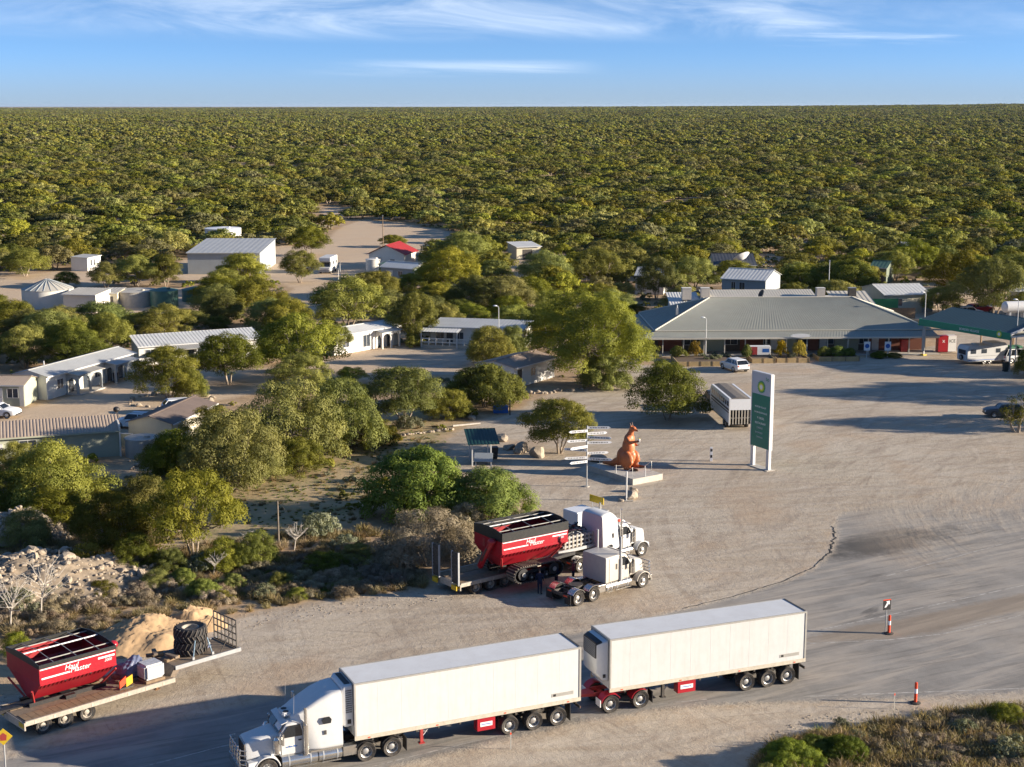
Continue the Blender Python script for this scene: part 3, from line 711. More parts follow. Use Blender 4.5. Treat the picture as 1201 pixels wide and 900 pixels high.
def data_obj(name, me, parent=None):
    o = bpy.data.objects.new(name, me); COL.objects.link(o)
    if parent is not None: o.parent = parent
    return o
_prng = random.Random(99)
def plant(kind, name, label, cat, x, y, Rr, H=None, group=None, var=None, z=0.0, rot=None):
    """one plant with trunk and crown children; R and H are its own size in metres"""
    L_ = SPEC[kind]; cm, tm, r0, h0 = L_[_prng.randrange(len(L_)) if var is None else var % len(L_)]
    root = thing(name, label, cat, (x, y, z), _prng.uniform(0, 6.28) if rot is None else rot, group)
    s = Rr / r0; root.scale = (s, s, (H / h0) if H else s)
    data_obj('trunk', tm, root); data_obj('crown', cm, root)
    return root
def plant_px(kind, name, label, cat, bx, by, wpx, hpx=None, **k):
    p = at(bx, by); d = p.y * math.cos(PITCH) + CAM_H * math.sin(PITCH); s = FPX / d
    return plant(kind, name, label, cat, p.x, p.y, wpx / 2 / s, hpx / s / .97 if hpx else None, **k)



G1 = 'mallee trees among the buildings'; G2 = 'shrubs in the foreground scrub'
def T(kind, lab, bx, by, w, h=None, name=None, cat=None, **k):
    nm = name or {'mallee': 'mallee_tree', 'green_mallee': 'mallee_tree', 'bush': 'bush', 'green_bush': 'bush', 'wattle': 'wattle_bush', 'saltbush': 'saltbush', 'tall_gum': 'gum_tree', 'weeping_gum': 'gum_tree', 'wood': 'mallee_tree'}[kind]
    o = plant_px(kind, nm, lab, cat or ('tree' if 'tree' in nm else 'bush'), bx, by, w, h, **k)
    EXC.append((o.location.x, o.location.y, o.scale.x * SPEC[kind][0][2] * .8)); TREES.append(o); return o
# ------------------------------------------------------------------ buildings
cream = mat('cream_wall', (.62, .57, .43), .8, var=.08, scale=.6, dirt=.14)
offwhite = mat('offwhite_wall', (.70, .68, .62), .8, var=.06, scale=.6, dirt=.12)
sage = mat('sage_wall', (.40, .42, .32), .8, var=.08, scale=.6, dirt=.14)
bluegrey = mat('bluegrey_wall', (.34, .37, .38), .8, var=.10, scale=.6, dirt=.1)
white_wall = mat('white_wall', (.74, .73, .69), .8, var=.07, scale=.6, dirt=.14)
brick = mat('red_brick', (.26, .095, .06), .9, var=.25, scale=9, col2=(.17, .07, .05), bump=.2)
shade_wall = mat('verandah_shade_wall', (.10, .085, .07), .85, var=.2)  # dark wall colour stands in for the shade under the roadhouse verandah
zinc = mat('pale_zinc_roof', (.46, .47, .46), .5, metal=.15, var=.10, scale=.5, dirt=.16)
zinc_white = mat('white_zinc_roof', (.62, .62, .59), .5, var=.10, scale=.5, dirt=.18)
roof_grey = mat('grey_green_roof', (.285, .29, .245), .55, metal=.1, var=.10, scale=.4, dirt=.15)
roof_rear = mat('beige_roof', (.50, .47, .40), .6, var=.1, scale=.5, dirt=.2)
roof_tan = mat('tan_ribbed_roof', (.42, .33, .25), .65, var=.12, scale=.6, dirt=.25)
roof_brown = mat('brown_roof', (.33, .25, .195), .7, var=.15, scale=.6, dirt=.25)
roof_red = mat('red_roof', (.36, .03, .03), .55, var=.12, scale=.6)
roof_green = mat('green_roof', (.06, .13, .09), .55, var=.12, scale=.6, dirt=.1)
roof_dark = mat('charcoal_roof', (.05, .055, .065), .55, var=.15, scale=.6)
canopy_roof = mat('blue_grey_roof', (.045, .085, .095), .5, metal=.2, var=.1, scale=.4)
gutter = mat('pale_gutter', (.60, .56, .47), .55, var=.08, dirt=.1)
timber = mat('timber', (.24, .165, .10), .85, var=.3, scale=3)
sleeper = mat('yellow_sleeper', (.46, .33, .16), .85, var=.25, scale=2, dirt=.2)
concrete = mat('concrete', (.47, .44, .39), .9, var=.15, scale=2, dirt=.2, bump=.15)
corr = mat('corrugated_tank', (.40, .41, .40), .45, metal=.4, var=.15, scale=1.2, dirt=.2)
poly_green = mat('green_tank', (.045, .15, .125), .5, var=.2, scale=1.5, dirt=.1)
bp_green = mat('fuel_green', (.0, .235, .135), .4, var=.06, scale=1.5)
bp_dark = mat('sign_green', (.0, .17, .125), .35, var=.08, scale=.8)
bp_light = mat('light_green', (.28, .50, .03), .4, var=.05)
bp_yellow = mat('sun_yellow', (.82, .72, .05), .4, var=.05)
sign_grey = mat('sign_shade_grey', (.44, .47, .53), .4, var=.05, scale=.8)
sign_white = mat('sign_white', (.80, .80, .80), .4, var=.03)
blue_sign = mat('blue_sign', (.02, .12, .42), .5, var=.05)
cooler = mat('cooler_box', (.52, .47, .41), .7, var=.1)

class Frame:
    """local frame of a building: u along the front wall, v to the back, z up"""
    def __init__(s, p0, p1):
        s.o = Vector((p0[0], p0[1], 0)); d = Vector((p1[0] - p0[0], p1[1] - p0[1], 0)); s.len = d.length; s.rz = math.atan2(d.y, d.x)
def window_part(root, u, v, z0, w, h, face=-1, frame=white, axis='u', nm='window', muntin=True):
    """window let into a wall face: frame and pane, standing a little proud. face -1: looks to -v (front) ; axis 'v': end wall"""
    mb = MB(); t = .05; d0, d1 = (v - .05, v - .005) if face < 0 else (v + .005, v + .05)
    def bx(m, a, b, c, d, z_, zz_, o=0.0):
        e0, e1 = (d0 + o, d1 + o)
        if axis == 'u': m.box(a, b, e0, e1, z_, zz_, frame if m is mb else glass_b)
        else: m.box(e0, e1, a, b, z_, zz_, frame if m is mb else glass_b)
    bx(mb, u - w / 2, u + w / 2, 0, 0, z0 - t, z0); bx(mb, u - w / 2, u + w / 2, 0, 0, z0 + h, z0 + h + t)
    bx(mb, u - w / 2 - t, u - w / 2, 0, 0, z0 - t, z0 + h + t); bx(mb, u + w / 2, u + w / 2 + t, 0, 0, z0 - t, z0 + h + t)
    if muntin: bx(mb, u - .02, u + .02, 0, 0, z0, z0 + h)
    o = mb.build(nm, root, smooth=0)
    pb = MB(); off = .022 if face < 0 else -.022
    bx(pb, u - w / 2 + .001, u + w / 2 - .001, 0, 0, z0 + .001, z0 + h - .001, off); pb.build('pane', o, smooth=0)
    return o
def door_part(root, u, v, w=.9, h=2.05, z0=.05, face=-1, m=glass_b, axis='u'):
    mb = MB(); d0, d1 = (v - .05, v - .003) if face < 0 else (v + .003, v + .05)
    (mb.box(u - w / 2, u + w / 2, d0, d1, z0, z0 + h, m) if axis == 'u' else mb.box(d0, d1, u - w / 2, u + w / 2, z0, z0 + h, m))
    o = mb.build('door', root, smooth=0)
    hb = MB(); e0, e1 = (d0 - .05, d0) if face < 0 else (d1, d1 + .05)
    (hb.box(u + w / 2 - .14, u + w / 2 - .06, e0, e1, z0 + .95, z0 + 1.1, steel_grey) if axis == 'u' else hb.box(e0, e1, u + w / 2 - .14, u + w / 2 - .06, z0 + .95, z0 + 1.1, steel_grey))
    hb.build('handle', o, smooth=0); return o

def cabin(name, label, cat, fr, depth, h, wall, roof, kind='gable', rise=.7, over=.35, pitch=.28, fascia=white, group=None, end_over=.2, rib=.014):
    """walls with real gable ends and a ribbed roof; front wall on v=0"""
    root = thing(name, label, cat, fr.o, fr.rz, group); Lg = fr.len
    mb = MB()
    if kind == 'gable': prof = [(0, 0), (depth, 0), (depth, h), (depth / 2, h + rise), (0, h)]
    elif kind == 'mono': prof = [(0, 0), (depth, 0), (depth, h + rise), (0, h)]
    mb.prism(prof, 0, Lg, wall, axis='x'); mb.build('wall', root, smooth=0)
    rb = MB(); e = end_over
    if kind == 'gable':
        s = rise / (depth / 2); z0 = h - s * over + .05; zt = h + rise + .05
        ribbed(rb, (-e, -over, z0), (Lg + e, -over, z0), (Lg + e, depth / 2 - .01, zt), (-e, depth / 2 - .01, zt), roof, pitch, rib)
        ribbed(rb, (-e, depth + over, z0), (Lg + e, depth + over, z0), (Lg + e, depth / 2 + .01, zt), (-e, depth / 2 + .01, zt), roof, pitch, rib)
        rb.box(-e, Lg + e, depth / 2 - .12, depth / 2 + .12, zt + .02, zt + .07, roof)
    else:
        s = rise / depth; z0 = h - s * over + .05; zt = h + rise + s * over + .05
        ribbed(rb, (-e, -over, z0), (Lg + e, -over, z0), (Lg + e, depth + over, zt), (-e, depth + over, zt), roof, pitch, rib)
    r = rb.build('roof', root, smooth=0)
    fb = MB(); fb.box(-e, Lg + e, -over - .09, -over - .005, z0 - .12, z0 - .005, fascia); fb.build('gutter', r, smooth=0)
    c = fr.o + Vector((math.cos(fr.rz) * Lg / 2 - math.sin(fr.rz) * depth / 2, math.sin(fr.rz) * Lg / 2 + math.cos(fr.rz) * depth / 2, 0))
    k = max(1, int(Lg / max(depth, 3)))
    for i in range(k):
        u = Lg * (i + .5) / k
        EXC.append((fr.o.x + math.cos(fr.rz) * u - math.sin(fr.rz) * depth / 2, fr.o.y + math.sin(fr.rz) * u + math.cos(fr.rz) * depth / 2, depth * .75))
    return root
def box_part(name, root, x0, x1, y0, y1, z0, z1, m, bevel=0.0):
    mb = MB(); mb.box(x0, x1, y0, y1, z0, z1, m); return mb.build(name, root, bevel, 0 if not bevel else 38)
def arch_porch(root, u0, u1, dep, h, wall, roof, n=2):
    """porch in front of the wall: posts carrying small arches, and a skillion roof"""
    mb = MB(); w = (u1 - u0) / n; t = .16
    for k in range(n):
        a = u0 + k * w; b = a + w; pts = [(a, 0), (a + t, 0), (a + t, h * .68)]
        for i in range(7):
            th = math.pi * i / 6; pts.append(((a + b) / 2 - (w / 2 - t) * math.cos(th), h * .68 + (h * .22) * math.sin(th)))
        pts += [(b - t, 0), (b, 0), (b, h), (a, h)]
        # front screen of the porch with an arched opening
        fr_out = pts
        mb.prism(fr_out, -dep, -dep + .14, wall, axis='y')
    for u in (u0, u1 - .14):
        sp = [(-dep + .14, 0), (-dep + .28, 0), (-dep + .28, h * .66), (-dep * .5, h * .86), (-.14, h * .66), (-.14, 0), (-.002, 0), (-.002, h), (-dep + .14, h)]
        mb.prism(sp, u + .002, u + .138, wall, axis='x')
    p = mb.build('porch', root, smooth=0)
    rb = MB(); ribbed(rb, (u0 - .25, -dep - .3, h + .02), (u1 + .25, -dep - .3, h + .02), (u1 + .25, -.003, h + .28), (u0 - .25, -.003, h + .28), roof, .28); rb.build('porch_roof', p, smooth=0)
    return p

# --- roadhouse
fr = Frame((17.4, 196.8), (54.6, 198.3))
rh = thing('roadhouse', 'long roadhouse with a wide grey hipped roof and a posted verandah across its front', 'roadhouse', fr.o, fr.rz)
V = 3.2; DW = 16.6; LW = 36.8; U0 = 2.6; HV = 2.45; HE = 3.05; RZ = 6.35
mb = MB()
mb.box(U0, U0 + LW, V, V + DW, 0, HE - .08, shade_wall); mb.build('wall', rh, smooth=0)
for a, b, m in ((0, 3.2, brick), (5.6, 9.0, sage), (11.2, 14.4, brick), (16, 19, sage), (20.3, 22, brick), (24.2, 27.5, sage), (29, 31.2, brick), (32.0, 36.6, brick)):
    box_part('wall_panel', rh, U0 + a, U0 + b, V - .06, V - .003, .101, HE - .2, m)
mb = MB(); e = .5
x0, x1, y0, y1 = U0 - e, U0 + LW + e, V - e, V + DW + e; ym = (y0 + y1) / 2; hx = (y1 - y0) / 2 * 1.0
ribbed(mb, (x0, y0, HE), (x1, y0, HE), (x1 - hx, ym, RZ), (x0 + hx, ym, RZ), roof_grey, .40, .016)
ribbed(mb, (x1, y1, HE), (x0, y1, HE), (x0 + hx, ym, RZ), (x1 - hx, ym, RZ), roof_grey, .62, .035)
ribbed(mb, (x0, y1, HE), (x0, y0, HE), (x0 + hx, ym, RZ), (x0 + hx, ym + .01, RZ), roof_grey, .62, .035)
ribbed(mb, (x1, y0, HE), (x1, y1, HE), (x1 - hx, ym + .01, RZ), (x1 - hx, ym, RZ), roof_grey, .62, .035)
rf = mb.build('roof', rh, smooth=0)
mb = MB()
for a, b in (((x0, y0, HE), (x0 + hx, ym, RZ)), ((x1, y0, HE), (x1 - hx, ym, RZ)), ((x0, y1, HE), (x0 + hx, ym, RZ)), ((x1, y1, HE), (x1 - hx, ym, RZ)), ((x0 + hx, ym, RZ), (x1 - hx, ym, RZ))):
    a = Vector(a) + Vector((0, 0, .05)); b = Vector(b) + Vector((0, 0, .05)); mb.cyl(a, b, .09, gutter, seg=6)
mb.build('ridge_cap', rf)
mb = MB(); mb.box(x0, x1, y0 - .14, y0 - .005, HE - .12, HE + .02, gutter); mb.box(x0 - .14, x0 - .004, y0, y1, HE - .12, HE + .02, gutter); mb.build('gutter', rf, smooth=0)
mb = MB()   # verandah roof, front and left side
zt = HE - .16; vx1 = x1 + .2
ribbed(mb, (-.35, -.35, HV), (vx1, -.35, HV), (vx1, y0 + .02, zt), (x0 + .02, y0 + .02, zt), roof_grey, .40, .014)
ribbed(mb, (-.35, y1, HV), (-.35, -.35, HV), (x0 + .02, y0 + .02, zt), (x0 + .02, y1, zt), roof_grey, .62, .03)
vr = mb.build('verandah_roof', rh, smooth=0)
mb = MB(); mb.box(-.5, vx1, -.5, -.355, HV - .17, HV + .05, gutter); mb.box(-.5, -.355, -.34, y1, HV - .17, HV + .05, gutter); mb.build('gutter', vr, smooth=0)
for k in range(14):
    u = 0 + k * 2.78
    if u > vx1: break
    pb = MB(); pb.box(u - .065, u + .065, -.065, .065, 0, HV - .02, gutter); pb.build('verandah_post', rh, smooth=0)
for k in range(1, 5):
    pb = MB(); pb.box(-.065, .065, k * 3.6 - .065, k * 3.6 + .065, 0, HV - .02, gutter); pb.build('verandah_post', rh, smooth=0)
mb = MB(); mb.box(-.6, x1 + .4, -.6, V - .005, .0, .10, concrete); mb.build('verandah_floor', rh, smooth=0)
for u, w in ((4.4, 1.6), (9.9, 1.8), (14.9, .9), (19.6, 1.2), (23.2, 1.7), (28.2, 1.2), (31.6, .8)): window_part(rh, U0 + u, V - .003, 1.0, w, 1.1)
for u in (15.9, 22.6, 29.8): door_part(rh, U0 + u, V - .065, .95, 2.05, .11, m=white)
door_part(rh, U0 + 19.9, V - .065, 1.3, 2.1, .11)
mb = MB(); mb.prism([(21.2 + 1.35 * math.cos(t), .26 + .26 * math.sin(t)) for t in [k * .349 for k in range(18)]], -.62, -.53, sign_white, M=Matrix.Translation((0, 0, HV + .02))); mb.build('entry_sign', rh, smooth=0)
# small flue and rear wings
mb = MB(); mb.box(x0 + 3.4, x0 + 3.75, y0 + 4.2, y0 + 4.5, HE + 1.2, HE + 2.5, steel_grey); mb.cyl((x0 + 3.57, y0 + 4.35, HE + 2.5), (x0 + 3.57, y0 + 4.35, HE + 2.9), .1, steel_grey); mb.build('flue', rf, smooth=0)
mb = MB(); mb.box(U0 + 5, U0 + 32, V + DW + .005, V + DW + 9, 0, 4.4, offwhite); w2 = mb.build('wall', rh, smooth=0)
mb = MB(); ribbed(mb, (U0 + 9, V + DW - 2.5, 4.5), (U0 + 26, V + DW - 2.5, 4.5), (U0 + 26, V + DW + 5, 5.85), (U0 + 9, V + DW + 5, 5.85), roof_rear, .40, .016)
ribbed(mb, (U0 + 26, V + DW + 12.5, 4.5), (U0 + 9, V + DW + 12.5, 4.5), (U0 + 9, V + DW + 5.01, 5.85), (U0 + 26, V + DW + 5.01, 5.85), roof_rear, .62, .03)
ribbed(mb, (U0 + 28, V + DW - 2.0, 4.4), (U0 + 34, V + DW - 2.0, 4.4), (U0 + 34, V + DW + 4, 5.7), (U0 + 28, V + DW + 4, 5.7), roof_rear, .62, .03)
ribbed(mb, (U0 + 4, V + DW - 1, 4.0), (U0 + 8.6, V + DW - 1, 4.0), (U0 + 8.6, V + DW + 5, 5.5), (U0 + 4, V + DW + 5, 5.5), zinc_white, .4, .03)
mb.build('rear_roof', rh, smooth=0)
for u, dv, s in ((6.6, 1.4, 1.05), (9.4, 1.2, 1.0), (26.5, 1.6, .95), (31.4, 1.0, .85)):
    mb = MB(); z = 5.75
    mb.box(u + U0 - s * .65, u + U0 + s * .65, V + DW - dv - s * .5 + 3, V + DW - dv + s * .5 + 3, z - .9, z + s * .72, cooler if u < 30 else steel_dark)
    mb.box(u + U0 - s * .7, u + U0 + s * .7, V + DW - dv - s * .55 + 3, V + DW - dv + s * .55 + 3, z + s * .72 + .002, z + s * .72 + .1, offwhite if u < 30 else steel_grey)
    mb.build('roof_cooler', rh, .03)
for i in range(5): EXC.append((fr.o.x + 5 + i * 8, fr.o.y + 12, 11))
def rot_pt(u, v, z=0): return Vector((fr.o.x + u * math.cos(fr.rz) - v * math.sin(fr.rz), fr.o.y + u * math.sin(fr.rz) + v * math.cos(fr.rz), z))
# dark roof dish behind the ridge
p = rot_pt(U0 + 16.1, V + DW / 2 + 1.2, 6.1)
dsh = thing('satellite_dish', 'dark round satellite dish on the rear slope of the roadhouse roof', 'dish', p, R(200))
mb = MB(); mb.cyl((0, 0, -.6), (0, 0, .5), .05, steel_dark); mb.build('mast', dsh)
mb = MB(); mb.lathe([(.02, -.16), (.35, -.1), (.62, .06), (.64, .06), (.36, -.14), (.02, -.2)], steel_dark, Matrix.Translation((.2, 0, .62)) @ Matrix.Rotation(R(65), 4, 'Y')); mb.build('reflector', dsh)

# planters, garden
def planter(label, u0, u1, v0, v1):
    root = thing('planter', label, 'planter', rot_pt((u0 + u1) / 2, (v0 + v1) / 2), fr.rz); w = (u1 - u0) / 2; d = (v1 - v0) / 2
    mb = MB(); n = max(2, int((u1 - u0) / 1.35))
    for i in range(n):
        a = -w + 2 * w * i / n; mb.box(a + .03, a + 2 * w / n - .10, -d, -d + .12, 0, .62, sleeper); mb.box(a + 2 * w / n - .095, a + 2 * w / n + .025, -d - .03, -d + .14, 0, .66, timber)
    mb.box(-w, -w + .12, -d + .145, d, 0, .6, sleeper); mb.box(w - .12, w, -d + .145, d, 0, .6, sleeper); mb.build('sleeper_wall', root, .012)
    box_part('soil', root, -w + .125, w - .125, -d + .125, d, 0, .48, mat('garden_soil', (.12, .08, .05), .95, var=.3, scale=5)); return root
planter('long planter of yellow timber sleepers left of the roadhouse entry, behind the white car', 3.5, 11.2, -8.3, -2.6)
planter('short brown-walled planter between the white car and the yellow sleeper planters', 13.6, 16.7, -6.2, -2.4)
planter('yellow sleeper planter with tall bushes left of the entry path', 16.9, 21.2, -6.0, -2.2)
planter('yellow sleeper planter with leafy shrubs right of the entry path', 22.6, 28.0, -5.2, -2.0)
gi = 0
for u, v, r, h, kd, lab in ((4.3, -3.4, 1.2, 1.5, 'bush', 'bush at the left end of the roadhouse garden'), (6.6, -3.2, .95, 2.3, 'wattle', 'tall yellowish bush in the left roadhouse garden'), (13.4, -3.6, .7, 1.7, 'green_bush', 'spiky plant behind the white car'), (18.0, -3.6, .85, 2.4, 'wattle', 'left of the two tall yellow-green bushes by the entry'), (20.4, -3.8, 1.0, 2.4, 'wattle', 'right of the two tall yellow-green bushes by the entry'),
        (23.8, -3.4, 1.0, 1.3, 'green_bush', 'leafy shrub right of the entry path'), (25.6, -3.6, 1.3, 1.4, 'green_bush', 'wide leafy shrub in the middle of the right planter'), (27.2, -3.3, .8, 1.1, 'green_bush', 'leafy shrub at the right end of the right planter'), (31.5, -2.4, 1.4, .9, 'green_bush', 'low dark shrub below the blue information signs'), (33.5, -2.3, 1.2, .7, 'bush', 'low shrub right of the blue information signs'), (19.2, -4.6, .6, .8, 'saltbush', 'small grey shrub between the two tall yellow-green bushes')):
    p = rot_pt(u, v, .45 if u < 28 else 0); plant(kd, 'garden_shrub', lab, 'shrub', p.x, p.y, r, h, z=p.z)
for i in range(9):
    p = rot_pt(7.5 + i * .42 + random.uniform(-.2, .2), -4.2 + random.uniform(-1.5, 1.2), .45)
    plant('saltbush', 'garden_shrub', 'one of the low grey shrubs in the left roadhouse garden', 'shrub', p.x, p.y, random.uniform(.35, .6), random.uniform(.35, .6), z=p.z, group='low shrubs in the left roadhouse garden')

# --- fuel canopy
A = at(1083, 417); B = at(1183.4, 436); cf = Frame(A, B)
cn = thing('fuel_canopy', 'fuel canopy with blue-grey roof and long green fascia at the right of the roadhouse', 'canopy', cf.o, cf.rz)
CW = 11.0; ZE = 4.85; ZR = 6.1; LL = cf.len
mb = MB()
ribbed(mb, (-.5, -.4, ZE + .02), (LL + .3, -.4, ZE + .02), (LL + .3, CW / 2, ZR), (-.5, CW / 2, ZR), canopy_roof, .5, .03)
ribbed(mb, (LL + .3, CW + .4, ZE + .02), (-.5, CW + .4, ZE + .02), (-.5, CW / 2 + .01, ZR), (LL + .3, CW / 2 + .01, ZR), canopy_roof, .5, .03); mb.build('roof', cn, smooth=0)
mb = MB(); mb.box(-.5, LL + .3, -.52, -.41, ZE - .78, ZE + .1, bp_green); mb.box(-.62, -.505, -.52, CW + .5, ZE - .78, ZE + .1, bp_green); mb.build('fascia', cn, .01)
mb = MB(); mb.box(-.7, -.62, -.6, CW + .5, ZE - .78, ZE - .62, bp_light); mb.box(-.5, LL + .3, -.56, -.525, ZE - .78, ZE - .70, bp_green); mb.build('fascia_trim', cn)
mb = MB()
for s in (1, -1):
    a = Vector((LL + .35, CW / 2 - s * (CW / 2 + .5), ZE + .08)); b_ = Vector((LL + .35, CW / 2, ZR + .12)); mb.prism([(a.y, a.z - .25), (b_.y, b_.z - .25), (b_.y, b_.z + .06), (a.y, a.z + .06)], LL + .31, LL + .43, white, axis='x')
mb.box(LL + .31, LL + .42, -.4, CW + .4, ZE - .5, ZE - .28, white); mb.build('barge_board', cn, smooth=0)
box_part('ceiling', cn, -.45, LL + .25, -.35, CW + .35, ZE - .42, ZE - .3, offwhite)
for u, v in ((0, 0), (LL, 0), (LL, CW), (0, CW), (5.2, CW), (5.55, CW)):
    pb = MB(); pb.box(u - .09, u + .09, v - .09, v + .09, 0, ZE - .44, steel_grey if v == 0 else timber); pb.box(u - .3, u + .3, v - .3, v + .3, 0, .18, yellow if (u, v) == (0, 0) else concrete); pb.build('post', cn, smooth=0)
box_part('post_banner', cn, -.26, .26, -.14, -.10, .6, 3.8, bluegrey)
def helios(parent, M, r, nm='sunburst_emblem'):
    """sunburst flower emblem: rings of pointed petals, green outside to white inside"""
    o = None
    for k, (a, b, m) in enumerate(((r, r * .80, bp_green), (r * .84, r * .64, bp_light), (r * .62, r * .46, bp_yellow), (r * .40, r * .30, sign_white))):
        n = 18; pts = []
        for i in range(n * 2):
            t = math.pi * i / n; q = a if i % 2 == 0 else b; pts.append((q * math.cos(t), q * math.sin(t)))
        mb = MB(); mb.prism(pts, k * .012, k * .012 + .011, m, axis='z', M=M); c = mb.build(nm if o is None else 'petal_ring', parent if o is None else o, smooth=0)
        o = o or c
    return o
helios(cn, face_M((LL - 1.45, -.53, ZE - .22), (1, 0, 0), (0, 0, 1)), .56)
text_part('lettering', 'BORDER VILLAGE', .42, sign_white, cn, face_M((LL * .56, -.527, ZE - .36), (1, 0, 0), (0, 0, 1)))
EXC.append((62, 198, 9))

# --- left cabins
P0, P1 = at(55.6, 469.4), at(158, 439)
fa = Frame(P0, P1)
ca = cabin('cabin_row', 'long cream cabin row with two arched porches and a pale zinc roof', 'cabin row', fa, 4.6, 2.75, offwhite, zinc, 'gable', .55, .3, .5)
arch_porch(ca, 3.6, 8.4, 1.7, 2.35, bluegrey, roof_rear); arch_porch(ca, 11.2, 15.6, 1.7, 2.35, bluegrey, zinc)
window_part(ca, 2.5, 0, .95, 1.1, 1.05); door_part(ca, 4.6, 0); door_part(ca, 7.4, 0); door_part(ca, 12.3, 0); door_part(ca, 14.6, 0); window_part(ca, 9.8, 0, 1.0, 1.0, 1.0)
box_part('concrete_step', ca, 3.4, 8.6, -2.1, -.005, 0, .14, concrete)
mb = MB(); mb.cyl((4, 3.2, 3.1), (4, 3.2, 3.7), .07, white); mb.build('vent_pipe', ca)
# hut at the far left
hp = at(29.3, 477); fh = Frame((hp.x - 7.5, hp.y + .4), (hp.x, hp.y))
ch = cabin('cabin', 'small pale green cabin with a tan roof at the left frame edge', 'cabin', fh, 4.2, 2.5, sage, roof_tan, 'gable', .55, .35)
window_part(ch, 6.2, 0, 1.0, 1.2, 1.0); door_part(ch, 4.6, 0, m=white); box_part('corner_panel', ch, 6.95, 7.46, -.03, -.004, 0, 2.35, offwhite)
# long ribbed roof cabin
A2, B2 = at(-150, 521.5, 2.7), at(139, 502.5, 2.7)
fl = Frame((A2.x, A2.y), (B2.x, B2.y))
cl_ = cabin('cabin_row', 'long sage green cabin row under a tan ribbed roof, seen from behind', 'cabin row', fl, 3.6, 2.55, sage, roof_tan, 'mono', .62, .35, .30, fascia=sage, rib=.03)
Lf = fl.len
for u in (Lf - 8.3, Lf - 14): window_part(cl_, u, 0, 1.35, 1.5, .75)
for u in (Lf - 5.9, Lf - 11.0): 
    mb = MB(); mb.box(u - .45, u + .45, -.42, -.003, 1.35, 1.95, white); mb.box(u - .38, u + .2, -.428, -.423, 1.42, 1.88, steel_grey); mb.build('air_conditioner', cl_, .02)
box_part('end_wall', cl_, Lf + .003, Lf + .14, -.4, 3.75, 0, 3.05, offwhite)
# shed beside the tank
s0, s1 = at(172.5, 486, 2.4), at(201, 496, 2.4); sv = (at(252, 472, 2.4) - s1); fs = Frame(s1, s1 + sv)
cs_ = cabin('shed', 'cream gabled shed with a brown roof coloured as in shade beside the corrugated tank', 'shed', Frame((s1.x, s1.y), (s1.x + sv.x, s1.y + sv.y)), 4.6, 2.3, cream, mat('brown_roof_shaded', (.17, .13, .11), .7, var=.15, scale=.6, dirt=.2), 'gable', .62, .25)  # brown roof darkened in its colour to stand for the shaded slope
# row B
b0, b1 = at(162.5, 406, 2.6), at(306, 396, 2.6)
fb_ = Frame((b0.x, b0.y), (b1.x, b1.y))
cb = cabin('cabin_row', 'cabin row with a long white ribbed roof behind the court trees', 'cabin row', fb_, 4.4, 2.5, offwhite, zinc_white, 'mono', .75, .3, .45, rib=.026)
mb = MB(); ribbed(mb, (3.4, -2.4, 2.1), (10.5, -2.4, 2.1), (10.5, -.36, 2.42), (3.4, -.36, 2.42), roof_rear, .3)
pr = mb.build('verandah_roof', cb, smooth=0)
for u in (3.6, 7, 10.3): box_part('verandah_post', cb, u - .05, u + .05, -2.3, -2.2, 0, 2.08, white)
for u in (1.5, 5, 8.5, 12): window_part(cb, u, 0, 1, 1.2, 1.0)
for u in (3, 6.7, 10): door_part(cb, u, 0)
# row C
c0, c1 = at(392, 417.5), at(467.5, 404)
cc = cabin('cabin', 'white cabin with arched porch at the head of the court, left', 'cabin', Frame(c0, c1), 4.6, 2.7, white_wall, zinc_white, 'gable', .5, .3, .5)
LC = (c1 - c0).length
arch_porch(cc, LC - 4.6, LC - 1.0, 1.3, 2.3, white_wall, zinc); door_part(cc, LC - 3.7, 0); door_part(cc, LC - 1.9, 0); window_part(cc, LC - 6.4, 0, .5, 1.3, 1.6); window_part(cc, 2.2, 0, .9, 1.2, 1.1)
# row D
d0, d1 = at(505, 405.5), at(614, 409.5)
cdn = cabin('cabin', 'cabin with a blue-grey zinc roof and a railed timber deck', 'cabin', Frame(d0, d1), 5.6, 2.75, offwhite, zinc, 'mono', .35, .35, .5)
LD = (d1 - d0).length
for u in (1.4, 4.2, 8.3): window_part(cdn, u, 0, .9, 1.1, 1.1)
door_part(cdn, 2.8, 0); door_part(cdn, 6.8, 0)
dk = box_part('deck', cdn, -.8, 6.3, -2.0, -.005, 0, .42, dust_rail)
mb = MB()
for i in range(8): mb.box(-.78 + i, -.62 + i, -2.0, -1.86, .421, 1.40, offwhite)
for z in (.75, 1.24): mb.box(-.75, 6.3, -2.02, -2.003, z, z + .16, offwhite)
mb.build('railing', dk, smooth=0)
mb = MB(); ribbed(mb, (-.9, -2.3, 2.3), (4.6, -2.3, 2.3), (4.6, -.36, 2.6), (-.9, -.36, 2.6), zinc_white, .4); mb.build('porch_roof', cdn, smooth=0)
box_part('porch_post', cdn, -.8, -.68, -2.15, -2.03, .0, 2.28, white); box_part('porch_post', cdn, 4.3, 4.45, -2.15, -2.03, 0, 2.28, white)
# brown-roofed cabin in front of the court
e0, e1 = at(603, 456), at(650, 442.5)
ce = cabin('cabin', 'low white cabin with a brown roof beside the large domed bush', 'cabin', Frame(e0, e1), 5.6, 2.5, white_wall, roof_brown, 'gable', .55, .3, .4)
door_part(ce, 1.2, -.003, m=steel_dark); window_part(ce, 4.2, 0, 1.0, 1.0, .9)
